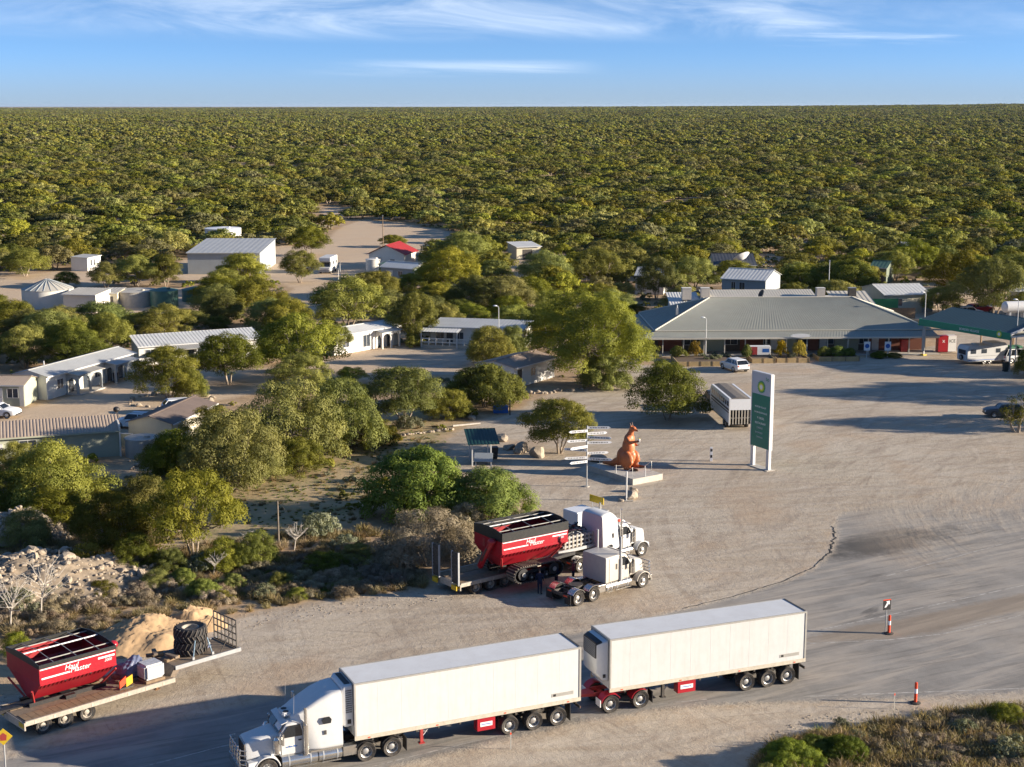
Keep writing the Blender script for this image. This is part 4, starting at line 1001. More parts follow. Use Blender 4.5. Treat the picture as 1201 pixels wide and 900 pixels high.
# sheds far off
g0, g1 = at(228, 318), at(311, 318)
cg = cabin('shed', 'large grey steel shed with a wide pale roof left of the drive', 'shed', Frame((g0.x, g0.y - 6), (g1.x, g1.y - 6)), 20.0, 4.3, bluegrey, zinc, 'mono', 1.0, .4, 1.0)
for v in (3, 8, 13): door_part(cg, v, -.003, 3.6, 3.4, 0, m=steel_dark, axis='v', face=-1)
hut0, hut1 = at(103, 318.5), at(118.5, 315)
chut = cabin('hut', 'small white box hut with a flat roof on the sandy clearing', 'hut', Frame(hut0, hut1), 3.6, 2.7, white_wall, zinc, 'mono', .15, .15, .5)
window_part(chut, 1.6, 0, 1.0, .7, 1.2); window_part(chut, 2.9, 0, 1.0, .6, 1.2)
r0, r1 = at(433, 316), at(474, 317)
cr = cabin('amenities_block', 'pale amenities block with a bright red gabled roof', 'building', Frame(r0, r1), 9.0, 3.0, offwhite, roof_red, 'gable', 0.2, .6, .5)
# turn its gable to the viewer: ridge runs away from the camera
for ch_ in list(cr.children):
    for g_ in list(ch_.children): bpy.data.objects.remove(g_)
    bpy.data.objects.remove(ch_)
LR = (r1 - r0).length; mb = MB(); mb.prism([(0, 0), (LR, 0), (LR, 3.2), (LR * .5, 4.9), (0, 3.2)], 0, 9, offwhite, axis='y'); mb.build('wall', cr, smooth=0)
mb = MB(); ribbed(mb, (-.5, 9.5, 3.1), (-.5, -.5, 3.1), (LR * .5 - .01, -.5, 5.05), (LR * .5 - .01, 9.5, 5.05), roof_red, .5); ribbed(mb, (LR + .5, -.5, 3.1), (LR + .5, 9.5, 3.1), (LR * .5 + .01, 9.5, 5.05), (LR * .5 + .01, -.5, 5.05), roof_red, .5); mb.build('roof', cr, smooth=0)
window_part(cr, 2, 0, 1.9, 1.2, .5); door_part(cr, 5, 0)
q0, q1 = at(447, 329), at(486, 332)
cq = cabin('shed', 'blue-grey shed with a pale folded roof in front of the red-roofed block', 'shed', Frame(q0, q1), 5.0, 2.7, bluegrey, zinc_white, 'gable', .8, .3, .5)
door_part(cq, 2.0, 0, 1.6, 2.1, 0, m=white); window_part(cq, 4.6, 0, 1.1, 1.0, .9)
k0, k1 = at(444.5, 323), at(459, 324)
ck = cabin('shed', 'small green steel shed beside the pale water tank', 'shed', Frame(k0, k1), 2.6, 2.2, mat('green_steel', (.10, .16, .08), .6, var=.15), roof_green, 'mono', .2, .1, .4)
# behind the roadhouse
def block(name, label, cat, px0, px1, depth, h, wall, roof, kind='gable', rise=.9, back=0, z=0.0):
    a, b = at(*px0), at(*px1); return cabin(name, label, cat, Frame(a, b), depth, h, wall, roof, kind, rise, .4, .6)
x = block('house', 'blue-grey house with a white gabled roof behind the roadhouse', 'house', (846, 358), (897, 361), 9, 4.6, bluegrey, zinc_white, 'gable', 1.2)
window_part(x, 3.5, 0, 2.6, .9, 1.4); window_part(x, 2.0, 0, 2.6, .7, 1.4); door_part(x, 5.2, 0, m=white)
x = block('house', 'house with a broad charcoal roof among the trees behind the roadhouse', 'house', (838, 330), (886, 330), 10, 3.2, cream, roof_dark, 'gable', 1.6); window_part(x, 3, 0, 1.2, 1.2, 1)
x = block('house', 'small pale-roofed house behind the left end of the roadhouse', 'house', (745, 345), (778, 346), 7, 3.4, offwhite, zinc, 'gable', 1.0); window_part(x, 3, 0, 1.2, 1.2, 1)
x = block('shed', 'cream shed with a pale low roof right of the roadhouse', 'shed', (1036, 367), (1090, 366), 10, 3.0, cream, zinc_white, 'gable', 1.0)
door_part(x, 7.4, 0, 1.8, 2.3, 0, m=bluegrey); window_part(x, 2.2, 0, 1.1, 1.8, 1.1)
x = block('shed', 'green-roofed shed among the trees behind the roadhouse', 'shed', (1020, 333), (1039, 334), 6, 3.2, mat('green_wall', (.16, .19, .14), .7), roof_green, 'gable', .9); door_part(x, 2.2, 0, 1.0, 2.0, 0, m=steel_dark)
x = block('hut', 'small white hut far behind the canopy', 'hut', (1063, 307), (1083, 307), 5, 3.4, white_wall, zinc, 'mono', .3); window_part(x, 2, 0, 1.2, .9, 1)
x = block('shed', 'white shed at the right frame edge behind the canopy', 'shed', (1180, 372), (1225, 374), 8, 4.2, white_wall, zinc_white, 'gable', .9); door_part(x, 2.5, 0, 2.2, 2.8, 0, m=bluegrey)
x = block('shed', 'low pale shed in the small clearing behind the tall gum', 'shed', (606, 305), (634, 304), 6, 2.8, cream, zinc_white, 'mono', .5); door_part(x, 2.5, 0, 2.2, 2.2, 0, m=steel_dark)
block('shed', 'low pump shed between the cone-roofed tank and the concrete tank', 'shed', (75, 366), (113, 367), 5.5, 2.9, offwhite, roof_rear, 'mono', .35)
x = block('shed', 'open concrete tank shed with a pale flat roof', 'shed', (119, 362), (138, 362), 5, 2.6, cream, roof_rear, 'mono', .2); door_part(x, 1.4, 0, 1.2, 2.0, 0, m=steel_dark)
# green shade fence
fb2 = at(1015, 372); sf = thing('fence', 'green shade-cloth fence panel right behind the roadhouse roof', 'fence', fb2, R(4))
box_part('shade_cloth', sf, 0, 5.2, -.02, .02, .1, 2.9, mat('green_cloth', (.03, .20, .09), .8)); 
for u in (0.0, 2.6, 5.2): box_part('post', sf, u - .05, u + .05, .03, .13, 0, 3.0, steel_grey)
fb3 = at(1038, 374); sf = thing('fence', 'brown timber fence in front of the cream shed', 'fence', fb3, R(2)); mb = MB()
for i in range(24): mb.box(i * .2, i * .2 + .18, 0, .03, .05, 1.7, timber)
mb.build('paling', sf, smooth=0)
mb = MB(); mb.box(0, 4.8, .035, .09, .5, .6, timber); mb.box(0, 4.8, .035, .09, 1.3, 1.4, timber); mb.build('rail', sf, smooth=0)

# --- tanks
def tank(label, bx, by, r, h, m, top=None, cone=.0, cat='tank', rib=True, ribs_top=0, z=0):
    p = at(bx, by); root = thing('water_tank', label, cat, (p.x, p.y, z)); mb = MB(); prof = [(r, 0)]
    if rib:
        n = int(h / .16)
        for i in range(n): zz_ = h * i / n; prof += [(r + .03, zz_ + h / n * .25), (r, zz_ + h / n * .75)]
    prof.append((r, h)); mb.lathe(prof, m, seg=40); mb.build('wall', root)
    mb = MB(); mb.lathe([(r + .06, h - .02), (r + .06, h + .04), (.25, h + cone), (.02, h + cone + .02)], top or m, seg=40); lid = mb.build('lid', root, smooth=25)
    if ribs_top:
        mb = MB()
        for i in range(ribs_top):
            t = 6.283 * i / ribs_top; mb.cyl((math.cos(t) * r, math.sin(t) * r, h + .06), (math.cos(t) * .3, math.sin(t) * .3, h + cone + .03), .06, bluegrey, seg=5)
        mb.build('roof_rib', lid)
    else:
        mb = MB(); mb.cyl((r * .4, -r * .3, h + cone * .4), (r * .4, -r * .3, h + cone * .6 + .22), .3, top or m); mb.build('hatch', lid)
    EXC.append((p.x, p.y, r + 1)); return root
tank('large round tank of pale panels with a ribbed conical roof', 57, 359, 4.2, 2.9, offwhite, roof_rear, 1.6, rib=False, ribs_top=22)
tank('squat grey concrete tank with a flat top', 160, 358, 3.6, 2.5, concrete, roof_rear, .15, rib=False)
tank('dark green plastic tank, left of the pair', 193, 360, 2.3, 2.8, poly_green, None, .5, rib=False)
tank('dark green plastic tank, right of the pair, half behind a tree', 229, 353, 2.2, 2.0, poly_green, None, .5, rib=False)
tank('flat white tank behind the big grey shed', 262, 284, 4.4, 3.4, white_wall, sign_white, .4, rib=False)
tank('corrugated grey tank beside the carport', 167, 534, 1.55, 1.75, corr, concrete, .12)
tank('pale rainwater tank beside the red-roofed block', 438, 320, 1.5, 2.7, offwhite, offwhite, .3)
# carport wall joining the tank
p = at(150, 524); cw = thing('fence', 'low white-capped wall between the ribbed cabin row and the corrugated tank', 'wall', p, R(-12)); box_part('panel', cw, -1.2, .5, 0, .1, 0, 1.25, sage); box_part('cap', cw, -1.25, .55, -.04, .14, 1.253, 1.33, white)
# masts and lamps
def lamp_post(label, bx, by, h, double=False):
    p = at(bx, by); r = thing('lamp_post', label, 'lamp post', p); mb = MB(); mb.cyl((0, 0, 0), (0, 0, h), .07, white, .045); mb.box(-.16, .16, -.16, .16, 0, .05, steel_grey); mb.build('pole', r)
    mb = MB(); mb.tube([(0, 0, h - .05), (-.1, -.05, h + .18), (-.38, -.1, h + .26)], .035, white); mb.build('arm', r)
    mb = MB(); mb.ell((-.5, -.12, h + .26), (.3, .17, .10), sign_white); mb.build('lamp_head', r)
lamp_post('white lamp post in front of the roadhouse verandah', 827.5, 418, 5.0)
lamp_post('white lamp post in front of the deck cabin', 585, 412, 6.0)
lamp_post('white lamp post beside the fuel canopy, left', 1083, 405, 7.2)
lamp_post('white lamp post at the right side of the fuel canopy', 1190, 432, 8.6)
for lab, bx, by, h in (('timber pole behind the red-roofed block', 449.5, 300, 9.0), ('thin grey mast behind the roadhouse ridge', 971, 362, 8.0), ('white stub pole beside the motorhome', 399, 327, 3.2), ('white post in the drive below the motorhome', 397, 331, 2.6)):
    p = at(bx, by); r = thing('pole', lab, 'pole', p); mb = MB(); mb.cyl((0, 0, 0), (0, 0, h), .12 if h > 8.5 else .07, timber if h > 8.5 else white, .07 if h > 8.5 else .05); mb.build('mast', r); mb = MB(); mb.box(-.12, .12, -.1, .1, h - .3, h + .02, steel_grey); mb.build('cap', r)
# big dish and round white tank roof
p = at(870, 330); r = thing('satellite_dish', 'large white satellite dish above the charcoal roof', 'dish', p, R(40)); mb = MB(); mb.cyl((0, 0, 0), (0, 0, 3.7), .15, steel_grey); mb.build('mast', r)
mb = MB(); mb.lathe([(.03, 0), (.9, .2), (1.7, .62), (1.74, .62), (.95, .12), (.03, -.08)], sign_white, Matrix.Translation((0, 0, 4.2)) @ Matrix.Rotation(R(-35), 4, 'X'), seg=28); mb.build('reflector', r)
p = at(1192, 388); r = thing('gas_tank', 'white horizontal gas tank behind the fuel canopy', 'tank', p, R(10)); mb = MB(); mb.cyl((-2, 0, 3.6), (1.4, 0, 3.6), .85, white, seg=24); mb.ell((-2, 0, 3.6), (.5, .85, .85), white); mb.ell((1.4, 0, 3.6), (.5, .85, .85), white); mb.build('vessel', r)
for u in (-1.4, .9): box_part('stand', r, u - .15, u + .15, -.5, .5, 0, 2.85, steel_grey)
# apron and info bay
T('tall_gum', 'tall broad pale green gum tree at the left end of the roadhouse', 694, 452, 140, 106)
T('bush', 'rounded olive mallee tree alone on the apron beside the white horse trailer', 783, 493, 96, 72, var=2)
T('mallee', 'olive mallee tree standing behind the fingerpost of white arrows', 656, 532, 90, 64, var=1)
T('green_bush', 'bright green round bush at the foot of the tall gum tree', 706, 455, 62, 42)
T('green_bush', 'large dark green domed bush in front of the brown-roofed cabin', 568, 478, 86, 52, var=1)
T('bush', 'yellowish bush at the left foot of the large domed bush', 527, 490, 62, 34)
T('green_bush', 'largest bright green bush, left of the green-roofed shelter', 493, 606, 126, 82, var=0)
T('green_bush', 'bright green bush behind the red hopper with black rim', 574, 610, 104, 62, var=2)
# left foreground mass
T('bush', 'big olive mallee tree bordering the dry grass, behind the cream cabins row', 338, 543, 120, 100)
T('bush', 'tall olive mallee tree right of the corrugated tank', 276, 574, 116, 96)
T('bush', 'spreading olive tree in the middle of the hedge above the dry grass', 404, 525, 100, 86)
T('mallee', 'thin pale-limbed mallee tree at the right end of the hedge', 474, 500, 96, 70, var=1)
T('bush', 'low olive bush under the hedge beside a yellow wattle', 438, 524, 62, 34)
T('wattle', 'small wattle bush with yellow flowers at the hedge end', 457, 520, 26, 18)
T('saltbush', 'pale grey-green shrub behind the yellow wattle', 478, 503, 34, 18)
T('bush', 'olive mallee tree above the green patch beside the hedge', 306, 566, 70, 50)
T('bush', 'broad olive tree in front of the long ribbed cabin roof', 66, 600, 140, 84)
T('bush', 'olive bush at the left frame edge below the ribbed roof', 8, 610, 62, 60)
T('bush', 'olive mallee tree beside the rock heap in the left scrub', 132, 646, 100, 74)
T('green_mallee', 'light green mallee tree in the left scrub below the hedge', 228, 656, 108, 108, var=0)
T('bush', 'dark olive bush between two mallee trees in the left scrub', 172, 620, 96, 66)
T('wattle', 'bright yellow wattle bush at the edge of the rock heap', 104, 664, 52, 30)
T('bush', 'yellow-green bush right of the yellow wattle bush', 160, 668, 62, 44)
T('bush', 'olive bush below the light green mallee tree', 262, 668, 56, 40)
T('bush', 'olive bush beside the grey timber post in the scrub', 300, 665, 50, 44)
T('saltbush', 'round silver-green saltbush right of the timber post', 374, 628, 46, 30)
T('saltbush', 'silver-green saltbush on the slope left of the dead shrub', 404, 642, 36, 16)
T('bush', 'olive bush against the left frame edge above the rock heap', 30, 640, 66, 46)
T('bush', 'olive bush behind the rubble at the left', 20, 560, 60, 44)
T('mallee', 'dark olive tree below the carport with the blue-white car', 198, 560, 60, 46, var=4)
T('bush', 'olive mallee tree crowded against the tall one right of the corrugated tank', 206, 566, 76, 64)
T('bush', 'olive bush at the left foot of the big hedge tree', 352, 556, 64, 44)
T('bush', 'olive tree against the rear of the brown-roofed shed', 252, 528, 76, 54)
T('bush', 'dark bush below the broad olive tree at the left', 60, 622, 100, 50)
# cabins
T('mallee', 'olive mallee tree inside the stone-ringed bed before the cream cabins', 198, 468, 80, 60, var=3)
T('bush', 'low grey-green bush in the stone-ringed bed', 222, 468, 50, 36)
T('green_mallee', 'yellow-green tree standing alone in the cabin court', 268, 451, 82, 62, var=1)
T('green_mallee', 'broad light green tree left of the cabin with arched porches', 350, 440, 104, 72, var=2)
T('green_mallee', 'slender tree against the wall of the cabin with arched porches', 397, 418, 34, 40, var=0)
T('mallee', 'large domed mallee tree beside the drive to the red-roofed block', 408, 388, 92, 62, var=0)
T('mallee', 'mallee tree between the two cabins at the head of the court', 488, 404, 56, 60, var=4)
T('bush', 'small round bush in front of the deck rail', 486, 407, 26, 18)
T('bush', 'dark bush at the right end of the deck rail', 575, 428, 62, 48)
T('bush', 'dark bush behind the lamp post by the deck', 600, 420, 44, 40)
T('mallee', 'dark tree standing behind the cabin with the deck', 592, 372, 84, 46, var=2)
T('green_bush', 'dense green domed bush below the round tanks', 118, 388, 84, 34)
for i, (bx, by, w, h, l) in enumerate([(30, 432, 70, 50, 'mallee tree left of the long cream cabin, nearest the frame edge'), (85, 425, 70, 50, 'mallee tree behind the roof of the long cream cabin'), (128, 420, 64, 52, 'mallee tree behind the far end of the long cream cabin'),
        (18, 398, 70, 44, 'mallee tree at the frame edge below the round tanks'), (70, 400, 66, 40, 'mallee tree between the tanks and the long cream cabin'), (168, 394, 60, 26, 'mallee tree behind the white ribbed roof, left end'),
        (215, 390, 66, 26, 'mallee tree behind the middle of the white ribbed roof'), (262, 384, 60, 40, 'mallee tree behind the right end of the white ribbed roof'), (300, 372, 74, 44, 'mallee tree on the left side of the drive'),
        (264, 356, 62, 40, 'mallee tree in front of the big grey shed, left side'), (285, 345, 74, 46, 'mallee tree in front of the big grey shed, right side'), (195, 336, 44, 36, 'mallee tree left of the big grey shed'),
        (352, 332, 48, 38, 'mallee tree beside the white motorhome'), (362, 300, 50, 34, 'mallee tree behind the white motorhome'), (160, 336, 60, 36, 'mallee tree right of the small white hut'), (125, 338, 44, 30, 'mallee tree in front of the small white hut'),
        (78, 337, 34, 18, 'small mallee tree behind the cone-roofed tank'), (30, 324, 62, 32, 'mallee tree left of the small white hut'), (460, 290, 34, 14, 'dark mallee tree behind the red roof'),
        (448, 350, 44, 26, 'mallee tree at the near side of the green shed'), (482, 352, 50, 30, 'mallee tree in front of the blue-grey shed'), (528, 350, 80, 58, 'large mallee tree right of the blue-grey shed'),
        (560, 372, 70, 48, 'mallee tree behind the left end of the deck cabin'), (545, 318, 70, 44, 'mallee tree right of the camp clearing'), (640, 345, 66, 50, 'mallee tree behind the tall gum, left side'), (700, 340, 72, 46, 'mallee tree behind the tall gum, right side')]):
    T('mallee', l, bx, by, w, h, group=G1)
# behind the roadhouse
for bx, by, w, h, kd, l in [(995, 348, 82, 44, 'green_bush', 'bright green dense tree behind the roadhouse ridge'), (1103, 369, 52, 32, 'mallee', 'round mallee tree between the cream shed and the fuel canopy'), (1165, 374, 84, 70, 'mallee', 'tall mallee tree behind the fuel canopy'), (1120, 352, 76, 56, 'mallee', 'mallee tree right of the cream shed'),
        (1185, 342, 70, 44, 'mallee', 'mallee tree behind the tall one at the canopy'), (1152, 300, 36, 22, 'green_bush', 'bright green round tree far behind the canopy'), (1192, 305, 54, 26, 'saltbush', 'grey-green domed tree far behind the canopy'),
        (907, 346, 32, 18, 'green_bush', 'small yellow-green bush behind the roadhouse ridge'), (812, 342, 66, 40, 'mallee', 'mallee tree behind the rooftop coolers'), (770, 352, 50, 50, 'mallee', 'mallee tree behind the left end of the roadhouse'), (860, 340, 60, 34, 'mallee', 'mallee tree beside the blue-grey house behind the roadhouse'), (940, 346, 60, 36, 'mallee', 'mallee tree right of the blue-grey house'), (1050, 330, 44, 36, 'mallee', 'pale-trunked mallee tree by the green-roofed shed'), (1070, 322, 60, 40, 'mallee', 'mallee tree above the cream shed roof')]:
    T(kd, l, bx, by, w, h, group=G1, name='mallee_tree' if kd in ('mallee',) else 'tree', cat='tree')
T('weeping_gum', 'drooping gum tree with pale trunks at the right frame edge', 1192, 507, 44, 50)
T('bush', 'dark bush at the right frame edge by the bin', 1206, 442, 40, 36)
# trees just outside the frame on the right: their long shadows lie on the apron
for x, y, r, h in ((62, 152, 4.2, 7.2), (70, 168, 5.0, 9.0), (76, 172, 4.2, 8.2), (82, 183, 5.5, 9.5)):
    o = plant('mallee', 'mallee_tree', 'mallee tree outside the right edge of the view whose shadow crosses the apron', 'tree', x, y, r, h, group='shade trees at the right of the apron'); EXC.append((x, y, r))
# ------------------------------------------------------------------ vehicles (local +x forward, +y left, z up)
_WH = {}
def wheel_mesh(r, w, rimm, key='truck', tyre=None):
    k = (r, w, rimm.name, key)
    if k in _WH: return _WH[k]
    tyre = tyre or rubber
    Mr = Matrix.Rotation(R(-90), 4, 'X')     # lathe axis z -> +y (outer face at +y)
    ri = r * (.58 if key == 'truck' else .62)
    mb = MB(); h = w / 2
    mb.lathe([(ri, -h * .8), (r * .93, -h), (r, -h * .75), (r, -h * .35), (r * .982, -h * .33), (r * .982, -h * .27), (r, -h * .25), (r, h * .25), (r * .982, h * .27), (r * .982, h * .33), (r, h * .35), (r, h * .75), (r * .93, h), (ri, h * .8)], tyre, Mr, 28, close=True)
    o = mb.build('wheel', smooth=30); me = o.data; bpy.data.objects.remove(o)
    mb = MB(); d = h * (.15 if key == 'dual' else .45)
    mb.lathe([(ri + .005, -h * .7), (ri + .005, h * .78), (ri * .92, h * .70), (ri * .88, d), (ri * .50, d - .02), (ri * .46, d + .10), (ri * .20, d + .13), (0, d + .13)], rimm, Mr, 24)
    n = 10 if key != 'car' else 5
    for i in range(n):
        t = 6.283 * i / n; c = Vector((math.cos(t) * ri * .70, d + .004, math.sin(t) * ri * .70)); mb.cyl(c, c + Vector((0, .012, 0)), ri * .115, steel_dark, seg=8)
    o = mb.build('rim', smooth=35); me2 = o.data; bpy.data.objects.remove(o)
    _WH[k] = (me, me2); return _WH[k]
def wheel(parent, x, y, r=.52, w=.30, rimm=None, key='truck', side=None, z=None, tyre=None):
    me, me2 = wheel_mesh(r, w, rimm or alloy, key, tyre)
    o = data_obj('wheel', me, parent); o.location = (x, y, r if z is None else z)
    s = side if side else (1 if y >= 0 else -1)
    if s < 0: o.rotation_euler = (0, 0, math.pi)
    data_obj('rim', me2, o); return o
def arc_guard(mb, x, r, y0, y1, m, a0=10, a1=170, zc=.52, th=.03):
    pts = [(x + (r + th) * math.cos(R(a)), zc + (r + th) * math.sin(R(a))) for a in np.linspace(a0, a1, 13)] + [(x + r * math.cos(R(a)), zc + r * math.sin(R(a))) for a in np.linspace(a1, a0, 13)]
    mb.prism(pts, y0, y1, m, axis='y')

def prime_mover(name, label, loc, rz, body, sleeper, x_slr=1.93, x_slf=3.75, x_cabf=5.15, x_hood=6.8, x_steer=5.85, bar=True, stack=chrome, tank_m=chrome, group=None, st_h=3.45):
    t = thing(name, label, 'truck', loc, rz, group); bp = .02
    mb = MB()
    for y in (-.42, .42): mb.box(-1.5, x_hood - .3, y - .05, y + .05, .62, .90, steel_dark)
    for x in (-1.45, -.7, 0, .7, 1.8, 3.2, 4.4): mb.box(x - .05, x + .05, -.37, .37, .66, .86, steel_dark)
    for x in (-.7, .7): mb.cyl((x, -.9, .52), (x, .9, .52), .1, steel_dark)
    mb.cyl((x_steer, -.9, .5), (x_steer, .9, .5), .08, steel_dark); mb.build('chassis', t)
    mb = MB(); mb.cyl((.1, 0, 1.0), (.1, 0, 1.08), .5, steel_dark, seg=20); mb.box(-.5, .1, -.42, .42, .94, 1.0, steel_dark); mb.box(-.2, .4, -.5, .5, .90, .995, steel_dark); mb.build('fifth_wheel', t)
    for x in (-.7, .7):
        for y in (-.96, .96): wheel(t, x, y, .52, .56, alloy, 'dual')
    for y in (-1.06, 1.06): wheel(t, x_steer, y, .52, .30, alloy)
    for x in (-.7, .7):
        mb = MB()
        for s in (-1, 1): arc_guard(mb, x, .60, s * .95 - .30, s * .95 + .30, chrome if sleeper != 'aero' else black, 30, 150)
        mb.build('mudguard', t)
    for s in (-1, 1): mb = MB(); mb.box(-1.48, -1.45, s * .95 - .3, s * .95 + .3, .2, .85, black); mb.build('mudflap', t, smooth=0)
    mb = MB(); mb.box(-1.55, -1.50, -1.1, 1.1, .70, .84, steel_dark)
    for s in (-1, 1): mb.box(-1.565, -1.555, s * .8 - .2, s * .8 + .2, .72, .82, orange_red)
    mb.build('tail_light', t, smooth=0)
    for s in (-1, 1):   # tanks and steps
        for a, b_ in ((x_slr + .05, x_slf - .55), (x_slf - .50, x_cabf - .05)):
            mb = MB(); mb.cyl((a, s * .88, .70), (b_, s * .88, .70), .33, tank_m, seg=20)
            for q in (.2, .8): 
                xx = a + (b_ - a) * q; mb.cyl((xx - .04, s * .88, .70), (xx + .04, s * .88, .70), .345, steel_grey, seg=20)
            ft = mb.build('fuel_tank', t)
            mb = MB(); mb.box(a + .1, b_ - .1, s * 1.24 - .05 if s > 0 else -1.29, s * 1.24 + .05 if s > 0 else -1.19, .40, .44, chrome); mb.build('step', ft)
        mb = MB(); mb.box(x_slr - .75, x_slr, s * .95 - .22, s * .95 + .22, .48, 1.0, tank_m); mb.build('tool_box', t, .02)
    # cab
    z0, zc = .98, 2.78
    mb = MB(); mb.loft([rr(2.05, z0, zc, .14, x_slf), rr(2.05, z0, zc + .02, .14, x_slf + .5), rr(2.02, z0, zc - .04, .14, x_cabf - .38, top_w=1.96), rr(2.0, z0, 2.16, .12, x_cabf)], body); mb.build('cab', t, smooth=45)
    # windscreen: two sloping panes
    for s in (-1, 1):
        a = Vector((x_cabf - .345, s * .05, 2.66)); b_ = Vector((x_cabf - .345, s * .90, 2.64)); c = Vector((x_cabf + .012, s * .93, 2.20)); d = Vector((x_cabf + .03, s * .05, 2.20)); nrm = Vector((.03, 0, .03))
        mb = MB(); q = [a, b_, c, d]; mb.loft([[p + nrm for p in q], [p + nrm * 1.6 for p in q]], glass); mb.build('windscreen', t, smooth=0)
    mb = MB(); mb.prism([(x_cabf - .40, 2.74), (x_cabf - .1, 2.66), (x_cabf - .08, 2.69), (x_cabf - .40, 2.79)], -1.0, 1.0, body, axis='y'); mb.build('sun_visor', t)
    if sleeper == 'aero':
        mb = MB(); mb.loft([[Vector((x_cabf - .33, .1, 2.62)) + Vector((.055, 0, .055)), Vector((x_cabf - .33, .86, 2.60)) + Vector((.055, 0, .055)), Vector((x_cabf - .06, .88, 2.28)) + Vector((.055, 0, .055)), Vector((x_cabf - .06, .1, 2.28)) + Vector((.055, 0, .055))], [Vector((x_cabf - .33, .1, 2.62)) + Vector((.07, 0, .07)), Vector((x_cabf - .33, .86, 2.60)) + Vector((.07, 0, .07)), Vector((x_cabf - .06, .88, 2.28)) + Vector((.07, 0, .07)), Vector((x_cabf - .06, .1, 2.28)) + Vector((.07, 0, .07))]], white); mb.build('sunshade', t, smooth=0)
    for s in (-1, 1):
        mb = MB(); mb.prism([(x_slf + .25, 1.95), (x_cabf - .12, 1.95), (x_cabf - .12, 2.15), (x_cabf - .42, 2.56), (x_slf + .25, 2.58)], s * 1.022, s * 1.034, glass, axis='y'); mb.build('side_window', t, smooth=0)
        mb = MB(); mb.box(x_slf + .16, x_slf + .18, s * 1.026 - .008, s * 1.026 + .008, 1.05, 2.65, steel_dark); mb.box(x_cabf - .07, x_cabf - .05, s * 1.012 - .008, s * 1.012 + .008, 1.05, 2.1, steel_dark); mb.box(x_slf + .3, x_slf + .46, s * 1.04 - .02, s * 1.04 + .02, 1.72, 1.78, black); mb.build('door_trim', t, smooth=0)
        if sleeper == 'aero':
            mb = MB(); xm = (x_slf + x_cabf) / 2 + .1
            for i, w_ in enumerate((.10, .05, .09, .06, .08)): mb.box(xm - .28 + i * .12, xm - .28 + i * .12 + w_, s * 1.028 - .003, s * 1.028 + .003, 1.42, 1.47 + .03 * (i % 2), blue_sign)
            mb.build('door_lettering', t, smooth=0)
    # hood
    mb = MB(); mb.loft([rr(1.78, .98, 2.16, .20, x_cabf + .005, top_w=1.66), rr(1.66, .95, 2.06, .22, x_cabf + .8, top_w=1.46), rr(1.50, .92, 1.92, .20, x_hood - .12, top_w=1.30), rr(1.44, .92, 1.86, .18, x_hood, top_w=1.22)], body); mb.build('hood', t, smooth=45)
    mb = MB(); mb.box(x_hood + .003, x_hood + .06, -.60, .60, .85, 1.80, chrome); mb.build('grille_surround', t, .02)
    mb = MB()
    for i in range(9): mb.box(x_hood + .062, x_hood + .075, -.54 + i * .12, -.47 + i * .12, .9, 1.75, steel_dark)
    mb.build('grille', t, smooth=0)
    for s in (-1, 1):
        mb = MB(); arc_guard(mb, x_steer, .62, s * 1.02 - .25, s * 1.02 + .22, body, 8, 172, .52, .06)
        mb.prism([(x_steer + .60, .60), (x_hood + .05, .62), (x_hood + .02, 1.0), (x_steer + .42, 1.05)], s * 1.0 - .22, s * 1.0 + .2, body, axis='y'); mb.build('fender', t, .02)
        mb = MB(); mb.box(x_hood + .052, x_hood + .10, s * .92 - .14, s * .92 + .14, .80, .98, chrome); mb.cyl((x_hood + .101, s * .92, .89), (x_hood + .12, s * .92, .89), .075, sign_white, seg=12); mb.build('headlight', t)
        mb = MB(); xa = x_cabf + .18; mb.cyl((xa, s * 1.04, 1.25), (xa, s * 1.04, 1.95), .19, chrome, seg=16); mb.cyl((xa, s * 1.04, 1.951), (xa, s * 1.04, 2.08), .15, chrome, .10, seg=16); mb.build('air_cleaner', t)
        mb = MB(); xs = x_slf + .10; mb.cyl((xs, s * 1.16, .95), (xs, s * 1.16, st_h), .085, stack, seg=12); mb.cyl((xs, s * 1.16, 1.0), (xs, s * 1.16, 2.55), .14, stack, seg=12); mb.build('exhaust_stack', t)
        mb = MB(); xm = x_cabf - .05; mb.box(xm - .05, xm + .05, s * 1.36 - .11, s * 1.36 + .11, 1.75, 2.35, chrome); mb.tube([(xm, s * 1.04, 2.4), (xm, s * 1.36, 2.42), (xm, s * 1.36, 1.7), (xm, s * 1.04, 1.68)], .018, chrome, 6); mb.build('mirror', t, .01)
    if bar:
        mb = MB(); xb = x_hood + .38
        mb.box(xb - .08, xb + .06, -1.2, 1.2, .38, .80, chrome)
        for y in (-.98, -.5, 0, .5, .98): mb.tube([(xb, y, .78), (xb + .04, y, 1.2), (xb - .03, y * .96, 1.72)], .035, chrome, 7)
        for z in (.98, 1.22, 1.46, 1.71): mb.tube([(xb - .30, -1.16, z - .05), (xb + .02, -1.02, z), (xb + .02, 1.02, z), (xb - .30, 1.16, z - .05)], .032, chrome, 7)
        for y in (-.4, .4): mb.box(x_hood - .1, xb - .05, y - .05, y + .05, .6, .74, steel_dark)
        mb.build('bull_bar', t, .006)
